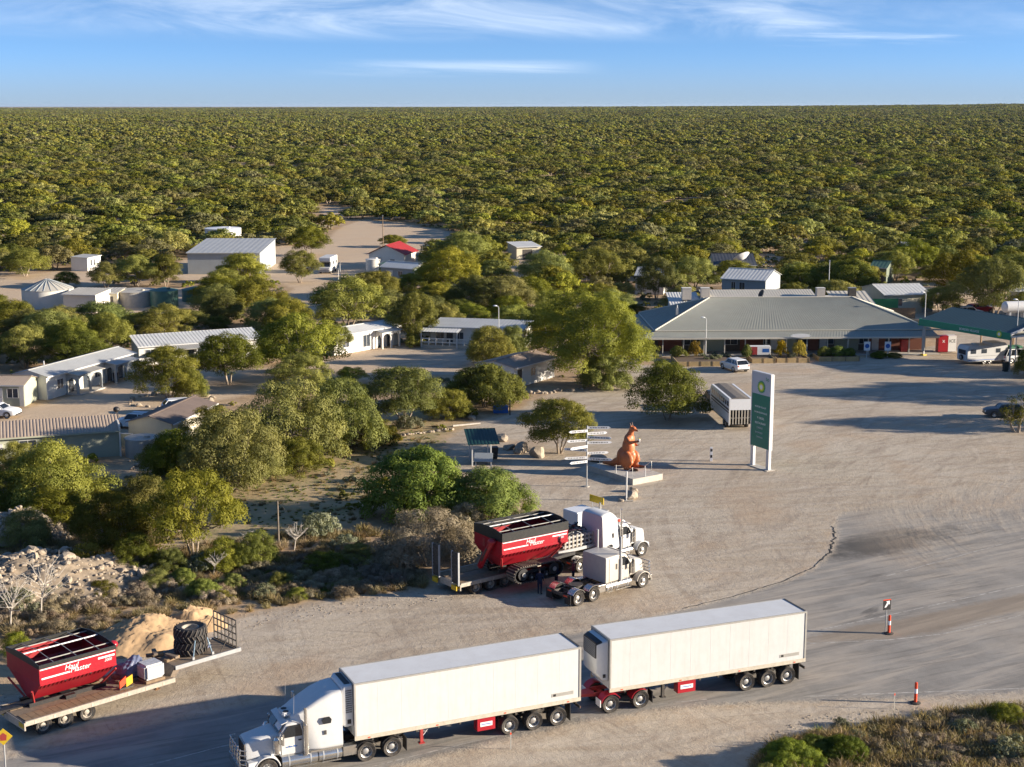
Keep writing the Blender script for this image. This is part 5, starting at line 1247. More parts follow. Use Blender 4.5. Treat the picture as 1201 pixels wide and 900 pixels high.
    # sleeper
    if sleeper == 'aero':
        mb = MB(); S = [(x_slr, 3.98, 2.42, 2.15), (x_slr + .45, 3.93, 2.42, 2.15), (x_slr + 1.1, 3.72, 2.40, 2.1), (x_slf - .05, 3.38, 2.34, 2.0), (x_slf + .35, 3.14, 2.2, 1.85), (x_slf + .75, 2.92, 2.0, 1.6)]
        mb.loft([rr(w_, 1.02 if i < 4 else 2.55 - (0.0 if i < 5 else -.12), z_, .22 if i < 4 else .12, x, top_w=tw) for i, (x, z_, w_, tw) in enumerate(S)], body); mb.build('sleeper', t, smooth=50)
        for s in (-1, 1):
            mb = MB(); pts = [(x_slr + .62, 2.42), (x_slr + 1.02, 2.42), (x_slr + 1.10, 2.62), (x_slr + 1.0, 2.78), (x_slr + .70, 2.78), (x_slr + .58, 2.62)]; mb.prism(pts, s * 1.203, s * 1.215, glass, axis='y'); mb.build('sleeper_window', t, smooth=0)
            mb = MB(); mb.box(x_slr + .86, x_slr + .98, s * 1.208 - .008, s * 1.208 + .008, 1.85, 2.08, steel_dark); mb.build('vent', t, smooth=0)
            mb = MB(); mb.box(x_slr + .02, x_slf - .1, s * 1.205 - .01, s * 1.205 + .01, 1.02, 1.10, chrome); mb.build('sill', t, smooth=0)
        mb = MB(); mb.box(x_slf + .62, x_slf + 1.12, -.35, .55, 2.86, 3.05, white); a = mb.build('roof_air_conditioner', t, .05)
        mb = MB()
        for y in (-.10, .30): mb.cyl((x_slf + .87, y, 3.052), (x_slf + .87, y, 3.065), .15, steel_dark, seg=14)
        mb.build('fan', a, smooth=0)
        for y in (-.85, .75): 
            mb = MB(); mb.cyl((x_slf + .6, y, 2.7), (x_slf + .55, y, 4.1), .015, steel_grey, .006, 6); mb.build('antenna', t)
    elif sleeper == 'tall':
        mb = MB(); S = [(x_slr, 3.75, 2.42, 2.2), (x_slr + .25, 3.86, 2.44, 2.2), (x_slf - .75, 3.86, 2.44, 2.2), (x_slf - .2, 3.50, 2.36, 2.0), (x_slf - .01, 3.1, 2.3, 1.9)]
        mb.loft([rr(w_, 1.02, z_, .24, x, top_w=tw) for x, z_, w_, tw in S], body); mb.build('sleeper', t, smooth=50)
        for s in (-1, 1):
            mb = MB(); mb.box(x_slr + .95, x_slr + 1.08, s * 1.225 - .008, s * 1.225 + .008, 2.0, 2.35, steel_dark); mb.build('vent', t, smooth=0)
            mb = MB(); mb.prism([(x_slr + .5, 1.25), (x_slr + .9, 1.25), (x_slr + .98, 1.42), (x_slr + .8, 1.55), (x_slr + .5, 1.5)], s * 1.223, s * 1.234, glass, axis='y'); mb.build('sleeper_window', t, smooth=0)
        for y in (-.5, .5):
            mb = MB(); mb.cyl((x_slf + .5, y, 2.80), (x_slf + .5, y, 2.86), .06, steel_dark); mb.cyl((x_slf + .5, y, 2.861), (x_slf + .5, y, 3.02), .10, orange_red, .08); mb.build('beacon', t)
    else:
        mb = MB(); mb.loft([rr(2.34, 1.02, 2.82, .10, x_slr, top_w=2.34), rr(2.34, 1.02, 2.86, .10, x_slf - .02, top_w=2.34)], body); mb.build('sleeper', t, smooth=45)
        for s in (-1, 1):
            mb = MB(); mb.box(x_slr + .9, x_slr + 1.06, s * 1.175 - .008, s * 1.175 + .008, 1.85, 2.25, steel_dark); mb.box(x_slr + .3, x_slr + .32, s * 1.175 - .006, s * 1.175 + .006, 1.1, 2.7, steel_dark); mb.box(x_slr + 1.45, x_slr + 1.47, s * 1.175 - .006, s * 1.175 + .006, 1.1, 2.7, steel_dark); mb.build('vent', t, smooth=0)
    return t

# the white road train
H1, H2 = .42, .38
O1 = Vector((-7.99, 71.1, 0)); O2 = Vector((5.36, 77.45, 0))
n1 = Vector((-math.sin(H1), math.cos(H1), 0)); f1 = Vector((-math.cos(H1), -math.sin(H1), 0))
n2 = Vector((-math.sin(H2), math.cos(H2), 0)); f2 = Vector((-math.cos(H2), -math.sin(H2), 0))
C1 = O1 + n1 * 1.25; C2 = O2 + n2 * 1.25
pm = prime_mover('prime_mover', 'white bonneted prime mover with a high aerodynamic sleeper, hauling the road train', C1 + f1 * (-1.33), H1 + math.pi, white, 'aero')

def reefer(name, label, loc, rz, Lg, axles, leg_x, box_x, unit, red_legs):
    t = thing(name, label, 'trailer', loc, rz, 'refrigerated trailers of the road train'); zb, zt, hw = 1.37, 4.3, 1.25
    mb = MB(); mb.box(-Lg + .05, -.05, -hw + .03, hw - .03, zb, zt - .03, trailer_side); mb.build('body', t, .02)
    mb = MB(); mb.box(-Lg + .09, -.09, -hw + .10, hw - .10, zt - .028, zt - .012, mat('roof_panel', (.66, .67, .67), .55, var=.06, scale=.5, dirt=.15)); mb.build('roof', t, smooth=0)
    mb = MB()
    for s in (-1, 1): mb.box(-Lg, 0, s * (hw - .04) - .04, s * (hw - .04) + .04, zt - .10, zt, rail_grey)
    mb.box(-.09, 0, -hw + .081, hw - .081, zt - .12, zt, rail_grey); mb.box(-Lg, -Lg + .14, -hw + .081, hw - .081, zt - .12, zt + .01, steel_dark); mb.build('top_rail', t, .012)
    mb = MB()
    for s in (-1, 1):
        mb.box(-Lg, 0, s * (hw - .035) - .037, s * (hw - .035) + .037, zb - .14, zb + .08, dust_rail)
        mb.box(-.11, .0, s * (hw - .05) - .052, s * (hw - .05) + .052, zb + .081, zt - .101, rail_grey); mb.box(-Lg, -Lg + .12, s * (hw - .05) - .052, s * (hw - .05) + .052, zb + .081, zt - .101, rail_grey)
    mb.box(-Lg, -Lg + .1, -hw + .08, hw - .08, zb - .14, zb + .05, steel_dark); mb.build('side_rail', t, .012)
    mb = MB()
    for s in (-1, 1):   # panel joints
        k = int(Lg / 1.2)
        for i in range(1, k): mb.box(-i * Lg / k - .008, -i * Lg / k + .008, s * (hw - .03) - .004, s * (hw - .03) + .004, zb + .09, zt - .11, white)
    mb.build('panel_seam', t, smooth=0)
    for s in (-1, 1):
        for q_ in (.06, .35, .65, .94):
            mb = MB(); mb.box(-Lg * q_ - .06, -Lg * q_ + .06, s * (hw + .005) - .008, s * (hw + .005) + .012, zb - .09, zb - .03, orange_red); mb.build('marker_light', t, smooth=0)
        mb = MB(); mb.box(-Lg + .45, -Lg + 1.75, s * (hw - .03) - .012, s * (hw - .03) + .012, zb + .33, zb + .52, rail_grey); pl = mb.build('marker_plate', t, smooth=0)
        mb = MB(); mb.box(-Lg + 1.5, -Lg + 1.66, s * (hw - .016) - .004, s * (hw - .016) + .004, zb + .36, zb + .49, black); mb.build('placard', pl, smooth=0)
    mb = MB()
    for y in (-.5, .5): mb.box(-Lg + .2, -.6, y - .06, y + .06, .98, zb - .15, steel_dark)
    for i in range(10): x = -1 - i * (Lg - 2) / 9; mb.box(x - .05, x + .05, -1.15, 1.15, 1.08, zb - .145, steel_dark)
    mb.build('chassis', t, smooth=0)
    for x in axles:
        for y in (-.95, .95): wheel(t, -x, y, .52, .56, alloy, 'dual')
        mb = MB(); mb.cyl((-x, -.9, .52), (-x, .9, .52), .09, steel_dark); mb.box(-x - .4, -x + .4, -.62, -.5, .6, .95, steel_dark); mb.box(-x - .4, -x + .4, .5, .62, .6, .95, steel_dark); mb.build('axle', t)
    xf = -axles[-1] - .70
    for s in (-1, 1): mb = MB(); mb.box(xf - .02, xf + .02, s * .95 - .32, s * .95 + .32, .22, 1.15, black); mb.build('mudflap', t, smooth=0)
    for y in (-.85, .85):
        mb = MB(); lm = red_dull if red_legs else steel_dark
        mb.box(-leg_x - .08, -leg_x + .08, y - .08, y + .08, .35, 1.22, lm); mb.box(-leg_x - .16, -leg_x + .16, y - .14, y + .14, .30, .345, lm); mb.tube([(-leg_x, y, .6), (-leg_x - .7, y * .7, 1.2)], .03, steel_grey, 6); mb.build('landing_leg', t)
    for s in (-1, 1):
        mb = MB(); mb.box(-box_x[1], -box_x[0], s * .98 - .24, s * .98 + .24, .52, 1.20, red); tb = mb.build('pallet_box', t, .02)
        mb = MB(); mb.box(-box_x[1] + .18, -box_x[0] - .18, s * 1.222, s * 1.236, .76, 1.0, sign_white); mb.build('sign_plate', tb, smooth=0)
        mb = MB(); xm = -(box_x[0] + box_x[1]) / 2
        for a in np.linspace(-.26, .26, 9): mb.box(xm + a - .02, xm + a + .02, s * 1.239 - .003, s * 1.239 + .003, .85, .91, blue_sign)
        mb.build('lettering', tb, smooth=0)
    mb = MB(); mb.cyl((-box_x[1] - .6, -.3, .8), (-box_x[1] - 1.5, -.3, .8), .16, steel_grey); mb.cyl((-box_x[0] + .5, -.75, .85), (-box_x[0] + 1.3, -.75, .85), .13, steel_grey); mb.build('air_tank', t)
    mb = MB(); mb.box(-Lg - .04, -Lg + .02, -1.15, 1.15, .75, .9, steel_dark); mb.tube([(-Lg + .2, 0, .95), (-Lg - .35, 0, .82)], .06, steel_dark)
    for s in (-1, 1): mb.box(-Lg + .0, -Lg + .08, s * .7 - .05, s * .7 + .05, .9, 1.2, steel_dark)
    mb.build('rear_bumper', t, smooth=0)
    for s in (-1, 1): mb = MB(); mb.box(-Lg - .055, -Lg - .042, s * .95 - .18, s * .95 + .18, .77, .88, orange_red); mb.build('tail_light', t, smooth=0)
    # refrigeration unit on the front wall
    if unit == 'white':
        mb = MB(); mb.loft([rr(2.05, 1.95, 4.18, .12, .003), rr(2.05, 1.95, 4.18, .12, .40), rr(1.9, 2.05, 4.02, .14, .56)], white); u = mb.build('refrigeration_unit', t, smooth=45)
        mb = MB()
        for s in (-1, 1):
            for i in range(5):
                for k in range(11): mb.box(.06 + i * .065, .105 + i * .065, s * 1.026 - .008, s * 1.026 + .008, 2.72 + k * .115, 2.79 + k * .115, black)
            mb.box(.1, .30, s * 1.028 - .006, s * 1.028 + .006, 2.12, 2.36, black)
        mb.build('side_grille', u, smooth=0)
        mb = MB(); mb.box(.06, .36, -.8, .8, 4.182, 4.20, black); mb.build('top_intake', u, smooth=0)
    else:
        mb = MB(); mb.loft([rr(2.05, 1.80, 4.15, .12, .003), rr(2.0, 1.86, 4.12, .14, .30), rr(1.7, 2.2, 4.02, .16, .62)], white); u = mb.build('refrigeration_unit', t, smooth=45)
        mb = MB(); mb.loft([rr(1.92, 3.05, 4.13, .10, .33), rr(1.66, 3.12, 4.04, .12, .645)], black); g = mb.build('grille', u, smooth=45)
        mb = MB()
        for i in range(8): mb.box(.646, .66, -.75, .75, 3.2 + i * .10, 3.235 + i * .10, steel_grey)
        mb.build('louvre', g, smooth=0)
        mb = MB()
        for s in (-1, 1): mb.box(.14, .30, s * 1.0 - .03, s * 1.0 + .03, 2.05, 2.25, black)
        mb.build('control_panel', u, smooth=0)
    return t
reefer('refrigerated_trailer', 'first long white refrigerated trailer, hitched directly to the white prime mover', C1, H1 + math.pi, 12.85, (8.65, 10.08, 11.5), 3.75, (6.75, 7.8), 'white', True)
reefer('refrigerated_trailer', 'second long white refrigerated trailer at the rear of the road train, on a red dolly', C2, H2 + math.pi, 12.6, (8.75, 10.15, 11.45), 3.5, (4.25, 5.4), 'black', False)
# dolly
t = thing('converter_dolly', 'red two-axle dolly between the two white refrigerated trailers', 'dolly', C2 + f2 * (-1.05), H2 + math.pi)
mb = MB()
for y in (-.42, .42): mb.box(-1.5, 1.55, y - .06, y + .06, .78, 1.0, red_dull)
mb.prism([(1.5, -.48), (1.5, .48), (3.3, .07), (3.3, -.07)], .80, .96, red_dull, axis='z'); mb.box(-1.3, -1.1, -.8, .8, .72, .9, red_dull); mb.box(.9, 1.1, -.8, .8, .72, .9, red_dull); mb.build('frame', t, .01)
mb = MB(); mb.cyl((0, 0, 1.02), (0, 0, 1.12), .55, steel_dark, seg=20); mb.build('turntable', t)
mb = MB(); mb.cyl((3.3, 0, .78), (3.3, 0, .98), .12, steel_dark); mb.build('drawbar_eye', t)
for x in (-.92, .92):
    for y in (-.95, .95): wheel(t, x, y, .52, .56, alloy, 'dual')
    mb = MB(); mb.cyl((x, -.9, .52), (x, .9, .52), .09, steel_dark); mb.build('axle', t)
    mb = MB()
    for s in (-1, 1): arc_guard(mb, x, .60, s * .95 - .31, s * .95 + .31, red, 15, 150 if x > 0 else 120)
    mb.build('mudguard', t)
for s in (-1, 1):
    mb = MB(); mb.box(1.56, 1.6, s * .95 - .3, s * .95 + .3, .45, .85, sign_white); mb.build('mudflap', t, smooth=0)
    mb = MB(); mb.box(-1.64, -1.6, s * .95 - .3, s * .95 + .3, .25, .9, black); mb.build('mudflap', t, smooth=0)

# the two prime movers parked with the low loader
def park(px, py, hd, yoff=0):
    p = at(px, py); return p
q = at(688, 708.5); hd = R(39.5); pn = Vector((-math.sin(hd), math.cos(hd), 0)); fdir = Vector((math.cos(hd), math.sin(hd), 0))
grey_body = mat('dusty_beige_paint', (.52, .48, .42), .4, var=.08, dirt=.15)
prime_mover('prime_mover', 'beige bonneted prime mover with a square box sleeper and no trailer', q + pn * 1.22, hd, grey_body, 'box', 1.80, 3.05, 4.25, 5.75, 5.35, True, steel_grey, st_h=4.1)
q3 = at(690, 669.5); LLH = R(37.5); p3n = Vector((-math.sin(LLH), math.cos(LLH), 0))
prime_mover('prime_mover', 'white bonneted prime mover with a tall sleeper, hitched to the middle low loader', q3 + pn * 1.22, hd, white, 'tall', 1.45, 3.2, 4.5, 6.1, 5.45, False, chrome, st_h=4.0)

# low loaders
def low_loader(name, label, loc, rz, Lg, W_, axles, neck, ramps, deckm, z_low=.98, z_up=1.55, neck_step=.5):
    t = thing(name, label, 'low loader trailer', loc, rz); hw = W_ / 2; xn = Lg - neck
    mb = MB(); mb.box(0.0, xn, -hw + .12, hw - .12, z_low - .10, z_low, deckm)
    for i in range(int(xn / .42)):
        x = .1 + i * .42; mb.box(x, x + .40, -hw + .14, -.45, z_low + .002, z_low + .03, timber); mb.box(x, x + .40, .45, hw - .14, z_low + .002, z_low + .03, timber)
    mb.build('lower_deck', t, smooth=0)
    mb = MB()
    for s in (-1, 1):
        mb.box(0, xn, s * (hw - .06) - .058, s * (hw - .06) + .058, z_low - .22, z_low + .04, dust_white)
        for i in range(int(xn / 1.1)): mb.box(.5 + i * 1.1, .6 + i * 1.1, s * hw - .01, s * hw + .03, z_low - .20, z_low - .02, dust_rail)
    mb.build('side_rail', t, smooth=0)
    mb = MB(); nw = 1.2
    mb.prism([(xn - .25, z_low - .2), (xn + .05, z_low - .2), (xn + neck_step, z_up - .28), (Lg, z_up - .22), (Lg, z_up), (xn + neck_step * .4, z_up), (xn - .1, z_low + .05)], -nw, nw, deckm, axis='y')
    mb.build('gooseneck', t, .01)
    mb = MB()
    for s in (-1, 1): mb.box(xn + .2, Lg, s * (nw + .05) - .045, s * (nw + .05) + .045, z_up - .2, z_up + .03, steel_grey)
    mb.build('upper_rail', t, smooth=0)
    mb = MB()
    for y in (-.45, .45): mb.box(.1, xn, y - .07, y + .07, z_low - .42, z_low - .105, steel_dark)
    mb.build('chassis', t, smooth=0)
    for x in axles:
        for y in (-hw + .32, hw - .32): wheel(t, x, y, .48, .52, dust_white, 'dual', z=.48)
        mb = MB(); mb.cyl((x, -hw + .3, .48), (x, hw - .3, .48), .08, steel_dark); mb.build('axle', t)
    mb = MB(); mb.box(-.08, -.003, -hw, hw, z_low - .45, z_low - .02, dust_white)
    for s in (-1, 1): mb.box(-.095, -.082, s * (hw - .35) - .28, s * (hw - .35) + .28, z_low - .34, z_low - .1, yellow)
    mb.build('rear_beam', t, smooth=0)
    for s in (-1, 1):
        mb = MB(); mb.box(xn - .9, xn - .78, s * .9 - .07, s * .9 + .07, .42, z_low - .22, rust); mb.box(xn - 1.0, xn - .7, s * .9 - .15, s * .9 + .15, .38, .415, rust); mb.build('landing_leg', t)
    if ramps:
        for s in (-1, 1):
            mb = MB()
            for y in (s * (hw - .45) - .42, s * (hw - .45) + .34): mb.box(-.22, -.10, y, y + .08, z_low - .1, z_low + 2.25, steel_grey)
            for i in range(9): mb.box(-.20, -.12, s * (hw - .45) - .36, s * (hw - .45) + .36, z_low + .05 + i * .25, z_low + .13 + i * .25, steel_dark)
            mb.box(-.17, -.14, s * (hw - .45) - .34, s * (hw - .45) + .34, z_low, z_low + 2.2, steel_dark)
            mb.build('loading_ramp', t, smooth=0)
        for s in (-1, 1):
            mb = MB(); mb.box(-.30, -.23, s * (hw - .45) - .3, s * (hw - .45) + .3, z_low - .45, z_low - .12, yellow); mb.build('marker_board', t, smooth=0)
    return t
# left low loader: near rear deck corner to gooseneck
LH = R(43.5); la = at(30, 848, .98); lf = Vector((math.cos(LH), math.sin(LH), 0)); ln = Vector((-math.sin(LH), math.cos(LH), 0))
LW1 = 3.1; lorg = Vector((la.x, la.y, 0)) + ln * (LW1 / 2)
low_loader('low_loader', 'dusty low loader trailer at the left carrying a hopper and stacked tyres', lorg, LH, 13.6, LW1, (1.05, 2.3, 3.6), 4.6, False, deck_wood)
# middle low loader
ma_ = at(541, 702); mf = Vector((math.cos(LLH), math.sin(LLH), 0)); mn = p3n; LW2 = 3.2; morg = Vector((ma_.x, ma_.y, 0)) + mn * (LW2 / 2)
low_loader('low_loader', 'dusty low loader trailer with raised ladder ramps under the tracked red hopper', morg, LLH, 13.0, LW2, (1.35, 2.6, 3.85), 4.4, True, deck_wood)

# grain carts
def grain_cart(name, label, loc, rz, Lg, W_, z0, z1, rim_h, tracks, auger_end, rim_sag=.18, taper=.44):
    t = thing(name, label, 'grain cart', loc, rz); a, b_ = Lg / 2, W_ / 2; zr = z1 - rim_h; zv = z0 + (zr - z0) * .45
    tl, tw = Lg * taper, .35
    def shell(secs, m_out, m_in, nm, parent):
        mb = MB(); th = .05
        def ring(x, y, z, o): return [(-x + o, -y + o, z), (x - o, -y + o, z), (x - o, y - o, z), (-x + o, y - o, z)]
        mb.loft([ring(x, y, z, 0) for x, y, z in secs], m_out, caps=False); mb.loft([ring(x, y, z, th) for x, y, z in secs], m_in, caps=False)
        x, y, z = secs[-1]; o_ = ring(x, y, z, 0); i_ = ring(x, y, z, th)
        mb.add(o_ + i_, [(k, (k + 1) % 4, 4 + (k + 1) % 4, 4 + k) for k in range(4)], m_out)
        x, y, z = secs[0]; mb.add(ring(x, y, z, 0), [(3, 2, 1, 0)], m_out); mb.add(ring(x, y, z + .02, th), [(0, 1, 2, 3)], m_in)
        return mb.build(nm, parent, smooth=0)
    hop = shell([(tl, tw, z0), (a * .96, b_ * .80, zv), (a, b_, zv + .35), (a, b_, zr)], red, red_in, 'hopper', t)
    mb = MB()   # black rim band with raised, arched end boards
    for s in (-1, 1):
        mb.box(-a - .02, a + .02, s * b_ - .04, s * b_ + .04, zr + .003, z1, black_tarp)
        mb.prism([(-b_ + .045, zr + .003), (b_ - .045, zr + .003), (b_ - .045, z1), (b_ * .5, z1 + rim_sag * .8), (0, z1 + rim_sag), (-b_ * .5, z1 + rim_sag * .8), (-b_ + .045, z1)], s * a - .035, s * a + .035, black_tarp, axis='x')
    mb.build('rim', t, .01)
    mb = MB(); mb.box(-a, a, -.025, .025, z1 - .03 + rim_sag * .6, z1 + .03 + rim_sag * .6, sign_white)
    for s in (-.5, .5): mb.box(-a, a, s * W_ * .66 - .02, s * W_ * .66 + .02, z1 - .05, z1 + .0, rail_grey)
    for x in np.linspace(-a * .6, a * .6, 3): mb.tube([(x, -b_ + .05, z1 - .06), (x, 0, z1 + .02 + rim_sag * .5), (x, b_ - .05, z1 - .06)], .02, rail_grey, 6)
    mb.build('roll_bow', t, smooth=0)
    mb = MB()
    for x in (-a * .33, a * .33): mb.box(x - .05, x + .05, -b_ + .06, b_ - .06, zv + .2, zv + .3, black); mb.box(x - .05, x + .05, -.05, .05, z0 + .2, zv + .2, black)
    mb.build('brace', t, smooth=0)
    for s in (-1, 1):
        # gussets along the sloping sides, stripes on the upright sides
        mb = MB()
        for i in range(18):
            x = -a * .92 + i * a * 1.84 / 17; mb.cyl((x, s * (b_ * .80 + .02), zv - .02), (x, s * (b_ + .012), zv + .35), .03, red, seg=5)
        mb.box(-a, a, s * (b_ + .015) - .03, s * (b_ + .015) + .03, zv + .30, zv + .40, red); mb.build('rib', t, smooth=0)
        mb = MB(); y = s * (b_ + .006); hh = zr - zv - .35
        mb.box(-a * .95, -a * .22, y - .006, y + .006, zv + .35 + hh * .30, zv + .35 + hh * .40, sign_white); mb.box(a * .52, a * .96, y - .006, y + .006, zv + .35 + hh * .62, zv + .35 + hh * .74, sign_white)
        mb.box(-a * .98, a * .98, y - .005, y + .005, zr - .09, zr - .03, sign_white); mb.build('stripe', t, smooth=0)
        xd = (-s, 0, 0) if s > 0 else (1, 0, 0)
        for word, dx, dz, sz in (('Haul', -.42, .66, .42), ('Master', .10, .42, .42)):
            text_part('lettering', word, sz, sign_white, t, face_M((dx * (1 if s < 0 else -1), s * (b_ + .008), zv + .35 + hh * dz), xd, (0, 0, 1)), .004, 'CENTER', .3)
        text_part('lettering', '2000', .22, sign_white, t, face_M((a * .78 * (1 if s < 0 else -1), s * (b_ + .008), zv + .35 + hh * .45), xd, (0, 0, 1)), .004, 'CENTER', .3)
    mb = MB()
    for s in (-1, 1):
        mb.box(-tl - .3, tl + .3, s * .55 - .06, s * .55 + .06, z0 - .35, z0 - .1, black)
        for x in (-tl, tl): mb.tube([(x, s * .55, z0 - .1), (x * 1.25, s * b_ * .74, zv - .1)], .06, red_dull, 7)
    mb.box(-.3, .3, -.9, .9, z0 - .32, z0 - .12, black); mb.build('frame', t, smooth=0)
    mb = MB(); e = auger_end
    mb.tube([(e * (a + .30), -b_ * .55, zr - .1), (e * (a + .32), .0, z0 + .75), (e * (a + .25), b_ * .35, z0 - .05)], .22, red, 12); au = mb.build('auger', t)
    mb = MB(); mb.tube([(e * (a + .5), -b_ * .35, zr - .6), (e * (a + .5), b_ * .05, z0 + .5)], .07, steel_dark, 8); mb.ell((e * (a + .3), -b_ * .55, zr - .05), (.3, .3, .22), red); mb.build('spout', au)
    mb = MB(); mb.prism([(-e * (a * .5), -.5), (-e * (a * .5), .5), (-e * (a + 1.9), .1), (-e * (a + 1.9), -.1)], z0 - .42, z0 - .22, black, axis='z'); mb.build('drawbar', t, .01)
    mb = MB()
    for y in (-.5, .5): mb.box(e * (a + .01), e * (a + .03), y - .12, y + .12, zr - .75, zr - .2, pipe_red)
    mb.build('warning_board', t, smooth=0)
    if tracks:
        for s in (-1, 1):
            yc = s * (b_ - .05); w = .50; r = .62; xl = 1.55; zc = tracks
            def loop(rad, off=0): 
                P = [(xl + rad * math.cos(R(q_)), zc + .30 + rad * .82 * math.sin(R(q_))) for q_ in range(90, -91, -20)]
                P = [(xl * .9 + (p[0] - xl), p[1]) for p in P]
                return P + [(-p[0], p[1]) for p in P[::-1]]
            o_, i_ = loop(r + .06), loop(r - .02)
            mb = MB(); n = len(o_); y0, y1 = yc - w, yc + w
            v = [(p[0], y0, p[1]) for p in o_] + [(p[0], y1, p[1]) for p in o_] + [(p[0], y0, p[1]) for p in i_] + [(p[0], y1, p[1]) for p in i_]
            f = []
            for k in range(n):
                k2 = (k + 1) % n; f += [(k, k2, n + k2, n + k), (2 * n + k, 3 * n + k, 3 * n + k2, 2 * n + k2), (k, 2 * n + k, 2 * n + k2, k2), (n + k, n + k2, 3 * n + k2, 3 * n + k)]
            mb.add(v, f, rubber_clean)
            pts = o_ + [o_[0]]; acc = 0; step = .17
            for k in range(n):
                p, q_ = Vector((o_[k][0], 0, o_[k][1])), Vector((o_[(k + 1) % n][0], 0, o_[(k + 1) % n][1])); Ls = (q_ - p).length; m_ = max(1, int(Ls / step))
                for j in range(m_):
                    c = p.lerp(q_, (j + .5) / m_); d = (q_ - p).normalized(); nn_ = Vector((d.z, 0, -d.x)); nn_ = nn_ if nn_.dot(c - Vector((0, 0, zc + .3))) > 0 else -nn_
                    mb.cyl(c + Vector((0, y0 + .03, 0)) + nn_ * .02, c + Vector((0, y1 - .03, 0)) + nn_ * .02, .05, mat('track_lug', (.20, .16, .12), .85, var=.35, scale=4, dirt=.5), seg=5)
            tr = mb.build('track', t, smooth=0)
            mb = MB()
            for x in (-1.3, 1.3): mb.cyl((x, yc - w * .9, zc + .32), (x, yc + w * 1.02, zc + .32), .42, black, seg=20); mb.cyl((x, yc + s * w * 1.03, zc + .32), (x, yc + s * (w * 1.03 + .03), zc + .32), .16, alloy, seg=12)
            for x in (-.62, 0, .62): mb.cyl((x, yc - w * .9, zc + .05), (x, yc + w * .98, zc + .05), .22, black, seg=16); mb.cyl((x, yc + s * w * .985, zc + .05), (x, yc + s * (w * .985 + .03), zc + .05), .08, alloy, seg=10)
            mb.build('track_wheel', tr)
            mb = MB(); mb.box(-1.3, 1.3, yc - .15, yc + .15, zc + .25, zc + .45, black); mb.box(-.2, .2, min(0, yc), max(0, yc), zc + .3, zc + .55, black); mb.build('track_beam', tr, smooth=0)
    return t
bc = (at(9.9, 756, 3.75) + at(133, 759.7, 3.75)) / 2
grain_cart('grain_cart', 'open red grain hopper without wheels on the left low loader', Vector((bc.x, bc.y, 0)), R(43.5), 4.5, 3.9, 1.30, 3.75, .22, None, 1)
mc = (at(562, 612, 4.55) + at(663.7, 609, 4.55)) / 2
grain_cart('grain_cart', 'red grain hopper with a black rim on rubber crawler tracks, on the middle low loader', Vector((mc.x - .1, mc.y - .2, 0)), R(35), 5.6, 3.4, 1.75, 4.5, .62, 1.12, -1, .18, .36)

# big tyres lying on the left gooseneck deck
def ag_tyre(label, loc, r, w, rz):
    t = thing('tractor_tyre', label, 'tyre', loc, rz, 'tractor tyres on the left low loader'); mb = MB(); ri = r * .52
    mb.lathe([(ri, w * .08), (r * .80, 0), (r * .93, w * .10), (r * .95, w * .5), (r * .93, w * .90), (r * .80, w), (ri, w * .92)], rubber_clean, seg=44, close=True); o = mb.build('tyre', t, smooth=30)
    mb = MB(); n = 22
    for i in range(n):
        for hlf in (0, 1):
            th0 = 6.283 * (i + .5 * hlf) / n; v = []
            z_a, z_b = (w * .52, w * .98) if hlf == 0 else (w * .48, w * .02); dth = -.20
            for k in range(5):
                q_ = k / 4; th = th0 + dth * (1 - q_); z = z_a + (z_b - z_a) * q_; rr_ = r * (.955 - .07 * q_ ** 3)
                for (dr, dt) in ((0, -.030), (.055, -.022), (.055, .022), (0, .030)): v.append(((rr_ + dr) * math.cos(th + dt), (rr_ + dr) * math.sin(th + dt), z))
            f = []
            for k in range(4):
                for j in range(3): f.append((k * 4 + j, k * 4 + j + 1, k * 4 + 5 + j, k * 4 + 4 + j))
            f += [(0, 3, 2, 1), (16, 17, 18, 19)]; mb.add(v, f, mat('tyre_lug', (.10, .09, .08), .85, var=.3, scale=4, dirt=.5))
    mb.build('tread_lug', o, smooth=0)
    mb = MB(); mb.lathe([(ri + .01, w * .1), (ri + .01, w * .9), (ri - .06, w * .9), (ri * .85, w * .62), (ri * .3, w * .60), (0, w * .60)], dust_white, seg=32); mb.build('rim', t)
    return t
tp = at(224, 764, 1.6); ZU = 1.59
ag_tyre('lower of the two chevron-tread tractor tyres stacked on the left low loader', (tp.x, tp.y, ZU), .98, .80, .2)
ag_tyre('upper of the two chevron-tread tractor tyres stacked on the left low loader', (tp.x + .02, tp.y - .03, ZU + .81), .98, .80, 1.1)
# tie-down straps over the tyres
strap_m = mat('blue_strap', (.22, .33, .42), .7, var=.15)
t = thing('tie_down_strap', 'pale blue tie-down strap holding the stacked tractor tyres', 'strap', (tp.x, tp.y, ZU), LH); mb = MB()
for x in (-.45, .55): mb.tube([(x * 1.3, -1.18, 0), (x * .8, -1.1, 1.05)], .035, strap_m, 6)
mb.build('webbing', t)
mb = MB(); mb.box(-.66, -.52, -1.26, -1.14, -.02, .14, steel_grey); mb.box(.64, .78, -1.26, -1.14, -.02, .14, steel_grey); mb.build('ratchet', t)
